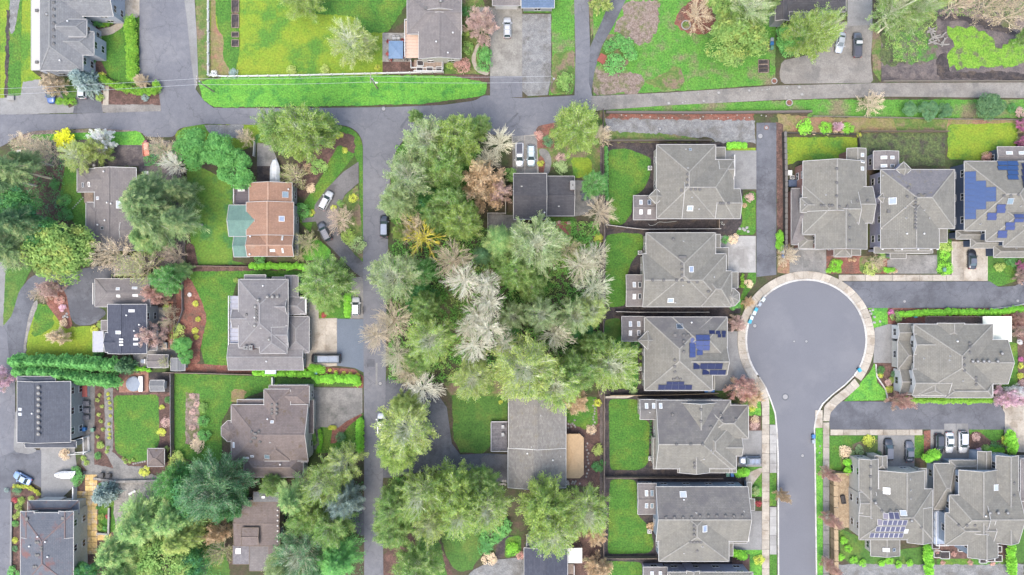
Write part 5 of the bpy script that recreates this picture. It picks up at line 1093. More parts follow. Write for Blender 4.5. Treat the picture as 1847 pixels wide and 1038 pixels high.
for i in range(3):
    two(f'bare{i}', crown_tree(10 + i, 6, 15, 36, 8, 6, twig=.034, up=.1, low=.5))
    two(f'bud{i}', crown_tree(20 + i, 6, 15, 36 + 5 * i, 9, 7, 5, .16, up=.12, leafstart=.42, jit=.24, lv0=.82, twig=.03))
    two(f'leafy{i}', crown_tree(30 + i, 6, 14, 46, 9, 7, 9, .165, up=.1, leafstart=.15, jit=.34, lv0=.86))
    two(f'shrubbare{i}', crown_tree(40 + i, 2.2, 3.2, 26, 7, 5, 2, .06, low=.1, twig=.017, up=.05))
    two(f'shrubleaf{i}', crown_tree(50 + i, 2.2, 3.2, 26, 7, 5, 9, .09, low=.1, twig=.017, up=.05))
    two(f'dense{i}', dome(60 + i, 5, 7.5, 9000, .24))
    two(f'bush{i}', dome(70 + i, 1.2, 1.5, 900, .11, 18, base=.1))
    two(f'ball{i}', dome(80 + i, 1.0, 1.3, 800, .09, 60, base=.1))
    two(f'fir{i}', conifer(90 + i, 5.0, 22, 20, 7, 20, w=.075, sl=.32, low=.42))
    two(f'cedar{i}', conifer(100 + i, 5.5, 19, 18, 7, 22, lax=.1, droop=.25, w=.075, sl=.36, low=.25))
    two(f'column{i}', dome(110 + i, .8, 3.2, 900, .13, 40, base=.05, pointy=.55))
for i in range(3): two(f'tallfir{i}', conifer(140 + i, 5.0, 24, 15, 7, 20, w=.075, sl=.32, low=.52))
for i in range(3): two(f'moss{i}', crown_tree(130 + i, 6, 14, 16, 8, 8, twig=.03, up=.15, lw=1.9, low=.3))
two('spruce0', conifer(120, 3.0, 8, 18, 9, 9, low=.06, droop=.1, w=.14, sl=.3)); two('spruce1', conifer(121, 3.0, 7, 16, 9, 9, low=.05, droop=.1, w=.14, sl=.3))
BASE = {'bare': (6, 15), 'moss': (6, 14), 'tallfir': (5, 24), 'bud': (6, 15), 'leafy': (6, 14), 'shrubbare': (2.2, 3.2), 'shrubleaf': (2.2, 3.2), 'dense': (5, 7.5), 'bush': (1.2, 1.5), 'ball': (1.0, 1.3), 'fir': (5, 22), 'cedar': (5.5, 19), 'column': (.8, 3.2), 'spruce': (3, 8)}
_mm = {}
def withmat(me, mat):
    k = (me.name, mat.name)
    if k not in _mm: c = me.copy(); c.materials.clear(); c.materials.append(mat); _mm[k] = c
    return _mm[k]
_cnt = [0]
def plant(px, py, rpx, kind, leaf, label, cat='tree', name='tree', h=None, wood=None, group=None, rot=None):
    """crown centre and radius in photograph pixels; the trunk foot is found by following the lens ray down"""
    R0, H0 = BASE[kind]; _cnt[0] += 1; var = _cnt[0] % (2 if kind == 'spruce' else 3)
    r = rpx * MPP; hh = h or H0 * (r / R0); s = r * (1 - .6 * hh / CAMH) / R0
    zc = {'bare': .62, 'moss': .6, 'bud': .62, 'leafy': .62, 'fir': .45, 'cedar': .42, 'spruce': .3, 'dense': .5}.get(kind, .5) * hh
    x, y = W(px, py, 0 if kind == 'tallfir' else zc); w, l = MESHES[f'{kind}{var}']
    T = thing(name, label, cat, (x, y, 0), rot if rot is not None else random.uniform(0, 6.28), group, (s * random.uniform(.9, 1.06), s * random.uniform(.9, 1.06), hh / H0))
    wd = wood or {'bare': bk_pale, 'moss': bk_moss, 'fir': bk_grey, 'tallfir': bk_tan, 'cedar': bk_grey, 'bud': bk_sage, 'leafy': bk_sage, 'shrubbare': bk_tan, 'shrubleaf': bk_tan}.get(kind, bk_brown)
    link('trunk' if cat == 'tree' else 'stem', withmat(w, wd), T)
    if l is not None: link('crown' if cat == 'tree' else 'foliage', withmat(l, L_[leaf]), T)
    return T
# ------------------------------------------------------------------ trees of the photograph
def tree(*a, **k): return plant(*a, **k)
# wooded lot, centre
for a in [
 (778, 262, 42, 'bud', 'sage', 'grey-green tree with visible radiating limbs at the north corner of the wooded lot', 15),
 (828, 258, 40, 'leafy', 'lime', 'yellow-green leafy tree overhanging the road at the north tip of the wooded lot', 14),
 (800, 300, 38, 'leafy', 'green', 'bright green tree between the road corner and the bronze tree', 13),
 (868, 232, 18, 'leafy', 'green', 'small green tree at the road edge left of the two-car drive', 8),
 (752, 215, 12, 'leafy', 'green', 'smallest green sapling leaning over the road junction', 7),
 (742, 325, 42, 'bud', 'sage', 'pale tree with starburst limbs above the dark parked car', 16),
 (722, 368, 28, 'leafy', 'sage', 'sage green tree hiding the silver car by the road', 13),
 (770, 365, 24, 'dense', 'dark', 'dark ivy-clad tree behind the roadside starburst tree', 9),
 (815, 375, 32, 'leafy', 'green', 'green leafy tree west of the big bronze tree', 13),
 (835, 402, 32, 'leafy', 'lime', 'lime green tree southwest of the bronze tree', 14),
 (790, 392, 26, 'leafy', 'green', 'mid green tree just north of the yellow mossy tree', 12),
 (724, 420, 14, 'leafy', 'lime', 'small yellow-lime tree beside the dark car with a bicycle rack', 7),
 (874, 335, 40, 'shrubleaf', 'bronze', 'wide bronze-budded tree west of the black-roofed house', 8),
 (902, 352, 20, 'shrubleaf', 'mauve', 'pinkish budding tree touching the west wall of the black-roofed house', 6),
 (901, 262, 30, 'bare', None, 'pale bare spreading tree left of the parked pickup', 10),
 (878, 290, 24, 'bare', None, 'smaller tangled bare tree south of the pale spreading one', 8),
 (1035, 238, 41, 'leafy', 'lime', 'round bright green tree by the gravel lane east of the two-car drive', 13),
 (1082, 245, 20, 'shrubbare', 'tan', 'tan bare thicket between the round green tree and the fence', 5),
 (1070, 335, 22, 'leafy', 'dense', 'fresh green tree at the patio east of the black-roofed house', 7),
 (1082, 385, 30, 'bare', None, 'brown bare round tree south of the patio', 9),
 (765, 430, 42, 'moss', None, 'bare tree with bright yellow mossy limbs', 14),
 (748, 412, 26, 'shrubbare', 'tan', 'tan twiggy tree behind the yellow mossy limbs', 8),
 (818, 470, 36, 'bare', None, 'tan bare tree southeast of the yellow mossy tree', 14),
 (905, 437, 36, 'fir', 'cedar', 'feathery light green conifer below the black-roofed house', 19),
 (872, 462, 20, 'fir', 'teal', 'small teal conifer at the heart of the wooded lot', 12),
 (968, 442, 46, 'bud', 'sage', 'large sage tree with white radiating twigs south of the black-roofed house', 17),
 (930, 490, 32, 'leafy', 'green', 'green tree under the large sage starburst', 12),
 (958, 518, 26, 'leafy', 'green', 'low green tree south of the large sage starburst', 10),
 (1024, 452, 26, 'shrubbare', 'olive', 'wispy olive thicket below the red square patio', 6),
 (1046, 480, 36, 'bare', None, 'pale bare tree northeast in the woods near the fence', 14),
 (1072, 462, 26, 'bare', None, 'cream bare tree against the fence of the turret house', 12),
 (1068, 520, 36, 'bare', None, 'tangled pale tree leaning to the fence with mossy stem', 13),
 (718, 500, 44, 'bud', 'sage', 'wide sage tree overhanging the street beside the wooded lot', 16),
 (768, 490, 22, 'leafy', 'dense', 'small vivid green tree behind the street-side sage tree', 9),
 (762, 538, 28, 'dense', 'dark', 'dark glossy evergreen mass in the west of the woods', 8),
 (838, 508, 36, 'bare', None, 'pale white-grey starburst tree left of the whitest bare trees', 17),
 (876, 512, 27, 'bare', None, 'white bare tree, northernmost of the cluster of white ones', 18),
 (884, 547, 27, 'bare', None, 'white bare tree second from north in the white cluster', 18),
 (884, 592, 36, 'bare', None, 'widest white bare tree in the middle of the woods', 19),
 (856, 622, 33, 'bare', None, 'white bare tree at the south end of the white cluster', 18),
 (862, 568, 26, 'bare', None, 'white bare tree tucked west of the second white one', 17),
 (912, 618, 24, 'bare', None, 'white bare tree at the southeast of the white cluster', 15),
 (1258, 30, 28, 'shrubbare', 'bronze', 'rust-brown twiggy tree on the red mulch of the corner yard', 4),
 (848, 590, 24, 'bare', None, 'small greyer bare tree between the two widest white ones', 14),
 (926, 570, 26, 'bud', 'sage', 'slim sage tree right of the white cluster', 13),
 (974, 566, 30, 'bud', 'sage', 'starburst tree with a pale centre in the east of the woods', 17),
 (1000, 602, 34, 'bare', None, 'tangled cream bare tree south of the eastern starburst', 14),
 (1034, 570, 32, 'bud', 'sage', 'sage tree with a thick mossy stem near the fence', 14),
 (1062, 560, 28, 'bud', 'olive', 'olive twiggy tree nearest to the fence by the solar house', 13),
 (712, 578, 34, 'bare', None, 'brownish bare tree leaning over the street opposite the blue asphalt drive', 13),
 (682, 605, 28, 'bare', None, 'bare tree reaching farthest over the street', 13),
 (718, 640, 30, 'bare', None, 'bare tree at the street edge south of the one reaching farthest', 10),
 (770, 552, 24, 'leafy', 'green', 'green tree at the middle of the west side of the woods', 12),
 (780, 612, 40, 'bud', 'lime', 'yellow-green starburst tree in the southwest of the woods', 16),
 (758, 648, 26, 'leafy', 'green', 'low green tree beside the yellow-green starburst', 9),
 (740, 672, 28, 'bare', None, 'tan bare tree over the corner of the dark driveway', 10),
 (765, 700, 36, 'bare', None, 'white-limbed tree fallen low across the dark driveway entrance', 8),
 (855, 680, 36, 'bud', 'olive', 'olive starburst tree at the edge of the rough lawn', 14),
 (944, 662, 56, 'bud', 'olive', 'largest olive tree with a grey hub north of the long grey roof', 20),
 (1000, 690, 42, 'bud', 'lime', 'soft yellow-green tree touching the north end of the long grey roof', 15),
 (1038, 668, 34, 'leafy', 'green', 'green tree between the long grey roof and the fence', 12),
 (1102, 655, 46, 'bud', 'lime', 'tree with lime young leaves over the yard of the solar panel house', 12),
 (1068, 625, 26, 'leafy', 'green', 'dark green tree behind the lime tree of the solar panel house', 10),
 (1050, 605, 20, 'dense', 'dark', 'dark bushy evergreen east in the woods', 6),
 (915, 600, 20, 'dense', 'dense', 'vivid green understorey tree right of the widest white tree', 6),
 (738, 768, 50, 'bud', 'olive', 'large olive tree on the island beside the dark driveway', 15),
 (722, 808, 36, 'leafy', 'lime', 'lime tree at the south end of the driveway island', 11),
 (735, 728, 26, 'leafy', 'olive', 'olive green tree at the north end of the driveway island', 10),
 (1037, 722, 22, 'shrubleaf', 'bronze', 'orange-budded tree at the corner of the long grey roof', 5),
 # south of the dark driveway
 (715, 905, 34, 'leafy', 'green', 'green tree at the street, west end of the southern row', 12),
 (762, 885, 42, 'bud', 'lime', 'tree with dark fanned limbs in the southern row', 15),
 (820, 880, 44, 'leafy', 'lime', 'wide green tree in the middle of the southern row', 13),
 (830, 918, 40, 'bud', 'lime', 'yellow-green starburst tree in front of the wide southern green one', 15),
 (880, 905, 38, 'bud', 'lime', 'lime starburst tree at the east end of the southern row', 14),
 (778, 935, 34, 'bud', 'olive', 'olive fan-shaped tree below the dark fanned limbs', 13),
 (868, 868, 30, 'leafy', 'green', 'green tree overlapping the end of the dark driveway', 10),
 (712, 950, 32, 'leafy', 'green', 'bushy green tree at the kerb south of the row', 10),
 (985, 908, 46, 'leafy', 'lime', 'broad green tree under the south end of the long grey roof', 13),
 (995, 950, 44, 'bud', 'lime', 'yellow-green tree spilling over the navy roof at the bottom', 14),
 (1055, 915, 42, 'bud', 'lime', 'fan-limbed tree at the fence southeast of the long grey roof', 14),
 (755, 1015, 38, 'leafy', 'green', 'low green tree cut by the bottom edge next to the street', 10),
 (1075, 960, 18, 'shrubleaf', 'bronze', 'orange shrub-like tree at the fence, upper of two', 4),
 (1078, 1020, 22, 'shrubleaf', 'bronze', 'pale orange shrub-like tree at the fence, lower of two', 4),
 # top
 (548, 2, 34, 'leafy', 'lime', 'half-seen lime tree at the top edge of the mown lawn', 9),
 (636, 82, 40, 'bud', 'olive', 'grey-limbed olive tree standing on the mown lawn', 10),
 (668, 85, 16, 'bud', 'olive', 'thin side tree beside the grey-limbed one on the lawn', 6),
 (868, 52, 26, 'shrubleaf', 'mauve', 'pinkish budding tree between the brown house and the concrete drive', 6),
 (1086, 4, 20, 'shrubleaf', 'olive', 'yellowish tree in the fork of the roads at the top edge', 5),
 (1325, 70, 52, 'dense', 'arbor2', 'huge rounded yellow-green tree in the corner yard', 12),
 (1345, 25, 38, 'bud', 'sage', 'grey-green limbs rising behind the huge rounded tree', 13),
 (1300, 12, 24, 'dense', 'green', 'green tree at the top edge left of the huge rounded one', 9),
 (1385, 10, 14, 'leafy', 'green', 'small green tree at the top edge by the dark grey house', 8),
 (1452, 68, 40, 'leafy', 'lime', 'spreading yellow-green tree over the dark grey house', 12),
 (1425, 74, 28, 'dense', 'dense', 'darker green tree at the left flank of the spreading one', 9),
 (1480, 60, 28, 'bud', 'lime', 'feathery lime tree beside the silver car', 11),
 (1600, 28, 34, 'bud', 'green', 'green tree west of the marsh at the top edge', 13),
 (1636, 30, 30, 'bud', 'green', 'wispy green tree over the marsh', 14),
 (1625, 8, 32, 'leafy', 'green', 'leafy tree at the top edge above the marsh', 12),
 (1672, 8, 22, 'bud', 'olive', 'olive twiggy tree at the marsh corner', 11),
 (1730, 4, 28, 'shrubbare', 'mauve', 'brownish bare tree above the black ditch, left of three', 12),
 (1785, 10, 30, 'shrubbare', 'tan', 'pale bare tree above the black ditch, middle of three', 12),
 (1830, 22, 32, 'shrubbare', 'tan', 'bare tree above the black ditch, right of three', 13),
 (1846, 70, 14, 'leafy', 'green', 'green tree at the right edge near the duckweed', 6),
 (1568, 188, 24, 'shrubbare', 'tan', 'round brown twiggy tree south of the gravel lane', 3),
 (1638, 198, 13, 'dense', 'teal', 'dark conifer bush on the verge, leftmost of the four', 3),
 (1672, 200, 17, 'dense', 'teal', 'dark conifer bush on the verge, second of the four', 4),
 (1702, 200, 14, 'dense', 'teal', 'dark conifer bush on the verge, third of the four', 3),
 (1782, 192, 25, 'dense', 'firdark', 'largest dark conifer on the verge, rightmost of the four', 5),
 (1847, 228, 14, 'shrubleaf', 'magenta', 'magenta blossom tree at the right edge above the lawn', 3),
 (1842, 258, 10, 'shrubleaf', 'magenta', 'smaller magenta blossom bush at the right edge', 2),
 (1510, 230, 8, 'shrubleaf', 'pink', 'pink blossom shrub between lime bushes behind the brick-based house', 2),
 # right
 (1334, 700, 22, 'shrubleaf', 'rose', 'salmon-leaved tree over the drive of the solar panel house', 6),
 (1348, 712, 18, 'shrubleaf', 'bronze', 'orange-green tree joined to the salmon one', 5),
 (1618, 722, 15, 'shrubleaf', 'rose', 'dusty rose tree at the southwest corner of the large east house', 5),
 (1806, 716, 16, 'shrubleaf', 'pink', 'pink blossom tree at the southeast corner of the large east house', 4),
 (1843, 715, 14, 'shrubleaf', 'pink', 'pink blossom tree at the right edge, beside the concrete drive', 4),
 (1828, 705, 12, 'shrubleaf', 'white', 'white blossom tree between two pink ones', 3),
 (1836, 575, 11, 'shrubleaf', 'rose', 'rose-red tree beside the pale canopy', 3),
 (1836, 597, 10, 'shrubleaf', 'mauve', 'mauve round tree below the rose-red one', 3),
 (1840, 500, 12, 'shrubleaf', 'mauve', 'mauve twiggy tree at the lawn by the upper lane end', 3),
 (1841, 480, 9, 'shrubleaf', 'magenta', 'magenta shrub at the right edge by the upper lane lawn', 2),
 (1418, 462, 18, 'shrubbare', 'tan', 'tan bare tree at the head of the cul-de-sac', 4),
 (1576, 474, 12, 'shrubbare', 'tan', 'pale bare small tree between two garage courts', 3),
 (1322, 545, 13, 'dense', 'dense', 'green bush-like tree below the octagonal turret', 3),
 (1328, 583, 14, 'shrubleaf', 'mauve', 'mauve twiggy tree at the pavement below the green one', 3),
 (1618, 640, 0.1, 'shrubleaf', 'mauve', '', 1),
 (1488, 852, 10, 'shrubleaf', 'rose', 'bronze street tree on the east pavement, northernmost of three', 5),
 (1492, 934, 11, 'shrubleaf', 'rose', 'bronze street tree on the east pavement, middle of three', 5),
 (1491, 1016, 11, 'shrubleaf', 'rose', 'bronze street tree on the east pavement, southernmost of three', 5),
 (1408, 892, 11, 'shrubleaf', 'bronze', 'thin orange street tree on the west verge', 4),
 (1367, 908, 6, 'dense', 'red', 'dark red maple by the entry of the house with the vent row', 2),
 (1362, 886, 8, 'dense', 'sage', 'pale sage round tree by the entry of the house with the vent row', 2),
 (1348, 545, 9, 'shrubleaf', 'bronze', 'small orange-tipped tree at the west pavement of the bulb', 2),
 # left
 (18, 325, 34, 'fir', 'firdark', 'dark fir at the left edge leaning outward, northernmost', 20),
 (62, 290, 20, 'fir', 'fir', 'narrow fir right of the dark one at the left edge', 15),
 (50, 385, 40, 'dense', 'dark', 'dense dark green tree at the left edge', 14),
 (20, 405, 34, 'fir', 'firdark', 'dark conifer cut by the left edge below the dense tree', 17),
 (28, 450, 38, 'fir', 'fir', 'light feathery fir at the left edge above the grass strip', 18),
 (118, 452, 54, 'dense', 'arbor2', 'broad yellow-green evergreen between the left drive and the taupe house', 13),
 (88, 425, 34, 'dense', 'dark', 'dark top joined to the broad evergreen by the drive', 13),
 (280, 345, 38, 'fir', 'fir', 'fir leaning over the north side of the taupe roof', 18),
 (285, 400, 54, 'cedar', 'fir', 'big feathery fir over the east side of the taupe roof', 19),
 (335, 400, 32, 'fir', 'fir', 'tall fir reaching the mottled lawn', 19),
 (330, 345, 30, 'cedar', 'fir', 'smaller fir behind the tall one by the mottled lawn', 14),
 (270, 432, 34, 'cedar', 'cedar', 'pale feathery conifer at the south end of the taupe roof', 14),
 (222, 465, 34, 'shrubbare', 'tan', 'tan bare tree over the small carport', 7),
 (268, 480, 36, 'shrubbare', 'olive', 'wide pale bare tree between taupe house and grey garage wing', 8),
 (318, 462, 20, 'shrubbare', 'mauve', 'brown bare small tree by the mottled lawn corner', 5),
 (302, 275, 22, 'shrubbare', 'tan', 'grey-tan bare tree near the orange trailer', 6),
 (320, 300, 20, 'bare', None, 'bare tree with white twigs left of the mottled lawn', 8),
 (90, 275, 24, 'shrubbare', 'tan', 'tangled brown tree south of the roadside verge', 5),
 (146, 285, 26, 'bud', 'olive', 'mossy bare tree beside the yellow bush', 7),
 (180, 275, 22, 'shrubleaf', 'olive', 'olive twiggy tree north of the taupe roof', 5),
 (48, 262, 22, 'shrubbare', 'tan', 'grey twiggy tree at the road corner, left edge', 4),
 (192, 255, 18, 'shrubleaf', 'white', 'white blossoming tree by the path of the taupe house', 4),
 (358, 268, 36, 'dense', 'dense', 'round vivid green evergreen, westernmost of three', 9),
 (404, 275, 30, 'dense', 'dense', 'round vivid green evergreen, middle of three', 9),
 (430, 308, 34, 'dense', 'dense', 'round vivid green evergreen, southeastern of three', 9),
 (445, 250, 16, 'shrubbare', 'tan', 'pale bare shrub-like tree by the boat driveway', 3),
 (508, 240, 33, 'leafy', 'green', 'blue-green tree over the road left of the twin crowns', 12),
 (558, 245, 44, 'leafy', 'lime', 'large light green tree on the corner plot', 14),
 (585, 232, 26, 'leafy', 'green', 'green tree at the corner bed next to the large light one', 9),
 (532, 322, 23, 'shrubbare', 'olive', 'pale olive twiggy tree beside the covered boat', 5),
 (616, 397, 24, 'shrubbare', 'mauve', 'dome of brown twigs inside the curved drive', 5),
 (556, 440, 22, 'shrubbare', 'olive', 'pale bare tree east of the terracotta roof', 4),
 (540, 462, 12, 'shrubbare', 'olive', 'small pale bare tree at the southeast corner of the terracotta roof', 3),
 (594, 508, 45, 'leafy', 'green', 'large green tree in front of the mid-grey house', 12),
 (592, 545, 20, 'leafy', 'green', 'small green tree on the lawn of the mid-grey house', 6),
 # left gardens
 (328, 488, 17, 'cedar', 'cedar', 'small star-shaped light conifer at the end of the red mulch bed', 6),
 (308, 505, 26, 'leafy', 'dense', 'fresh green tree above the rose-red tree', 7),
 (288, 530, 20, 'shrubleaf', 'rose', 'rose-red tree beside the grey garage wing', 5),
 (285, 605, 22, 'shrubleaf', 'mauve', 'purplish twiggy tree east of the navy-roofed house', 5),
 (310, 578, 12, 'shrubbare', 'tan', 'pale feathered bare tree at the pergola, lower of two', 4),
 (312, 560, 10, 'shrubbare', 'tan', 'pale feathered bare tree at the pergola, upper of two', 4),
 (330, 622, 17, 'dense', 'dense', 'green shrub-tree beside the potting shed, upper', 4),
 (337, 643, 13, 'dense', 'dense', 'round green shrub-tree touching the potting shed', 4),
 (305, 652, 12, 'shrubbare', 'olive', 'olive twigs between the two sheds', 3),
 (98, 520, 17, 'shrubleaf', 'mauve', 'purple-brown round tree in the island of the left drive', 4),
 (78, 532, 13, 'shrubbare', 'tan', 'tan twiggy tree left of the purple-brown one', 3),
 (110, 607, 15, 'shrubleaf', 'tan', 'round tan leafless tree on the yellow-green lawn', 3),
 (8, 682, 20, 'shrubleaf', 'pink', 'pink blossom tree at the left edge', 5),
 (228, 660, 18, 'spruce', 'teal', 'teal conifer at the east end of the giant hedge', 7),
 (105, 157, 16, 'shrubleaf', 'tan', 'rounded tan budding tree over the blue car', 4),
 (155, 147, 25, 'spruce', 'spruce', 'blue spruce below the white-railed house', 9),
 (258, 148, 11, 'shrubleaf', 'tan', 'small tan round tree in the hedge corner', 2.5),
 (190, 890, 22, 'spruce', 'spruce', 'blue spruce in the stone terrace bed', 7),
 (95, 323, 34, 'tallfir', 'fir', 'tall fir with a long bare pale trunk at the left edge', 21),
 (104, 408, 34, 'tallfir', 'firdark', 'tall fir with bare trunk above the broad evergreen, upper of two', 20),
 (106, 418, 26, 'tallfir', 'fir', 'tall fir with bare trunk above the broad evergreen, lower of two', 18),
 (316, 381, 44, 'tallfir', 'fir', 'tall fir whose pale trunk slants over the taupe roof', 22),
 (562, 868, 38, 'tallfir', 'cedar', 'leaning fir with a bare pale trunk south of the brown-roofed house', 20),
 # bottom left
 (358, 885, 42, 'dense', 'dark', 'dark bluish evergreen, largest at the bottom left', 15),
 (400, 870, 52, 'leafy', 'teal', 'blue-green spreading tree south of the brown-roofed house', 15),
 (325, 862, 28, 'leafy', 'dense', 'vivid green tree at the west side of the bluish evergreen', 10),
 (425, 900, 28, 'leafy', 'dark', 'dark green tree north of the brown flat roof', 12),
 (265, 935, 56, 'cedar', 'cedar', 'big feathery light cedar, west of the group', 18),
 (325, 925, 52, 'cedar', 'cedar', 'feathery cedar between the bluish evergreen and the light one', 18),
 (225, 985, 46, 'cedar', 'cedar', 'yellow-green cedar next to the slate-roofed house', 17),
 (335, 965, 44, 'cedar', 'olive', 'yellowish cedar in the middle of the cedar group', 16),
 (310, 1012, 54, 'dense', 'green', 'bushy green tree at the bottom edge below the cedars', 13),
 (225, 1030, 40, 'cedar', 'cedar', 'cedar cut by the bottom edge, next to the slate roof', 15),
 (350, 1010, 30, 'dense', 'dark', 'dark green tree at the bottom edge left of the brown flat roof', 11),
 (160, 1030, 20, 'dense', 'dark', 'dark conifer mass touching the slate-roofed house corner', 7),
 (400, 955, 18, 'shrubleaf', 'bronze', 'orange-brown budding tree west of the brown flat roof', 5),
 (400, 995, 22, 'shrubbare', 'olive', 'pale twiggy tree west of the deck of the brown flat roof', 5),
 (560, 925, 28, 'leafy', 'green', 'green tree above the dark yard of the brown flat roof', 11),
 (592, 865, 36, 'bud', 'lime', 'yellow-green tree with bare limbs below the brown-roofed house', 14),
 (625, 830, 34, 'bud', 'olive', 'pale twiggy tree at the street south of the round green bush', 12),
 (575, 905, 24, 'leafy', 'lime', 'round lime tree in the roadside group', 11),
 (628, 895, 28, 'leafy', 'spruce', 'pale blue-green tree at the kerb', 11),
 (605, 935, 36, 'leafy', 'green', 'mid green tree at the kerb near the bottom', 12),
 (550, 990, 48, 'bud', 'teal', 'bluish conifer-like tree with white limbs at the bottom edge', 14),
 (520, 1015, 34, 'leafy', 'sage', 'grey-green tree at the bottom edge next to the brown flat roof', 12),
 (615, 1000, 46, 'fir', 'dense', 'bright star-shaped conifer reaching over the street', 17),
 (570, 1025, 30, 'fir', 'teal', 'teal conifer at the bottom edge left of the star-shaped one', 13),
 (495, 870, 20, 'leafy', 'green', 'bush-like green tree between brown-roofed house and flat roof', 7),
]:
    px, py, r, k, lf, lab, h = a
    if not lab: continue
    wood = None
    if k == 'bare' and 'white' not in lab: wood = bk_tan if ('brown' in lab or 'tan ' in lab or 'over the street' in lab) else bk_cream
    if 'mossy stem' in lab: wood = bk_sage
    plant(px, py, r, k, lf, lab, h=h, wood=wood)
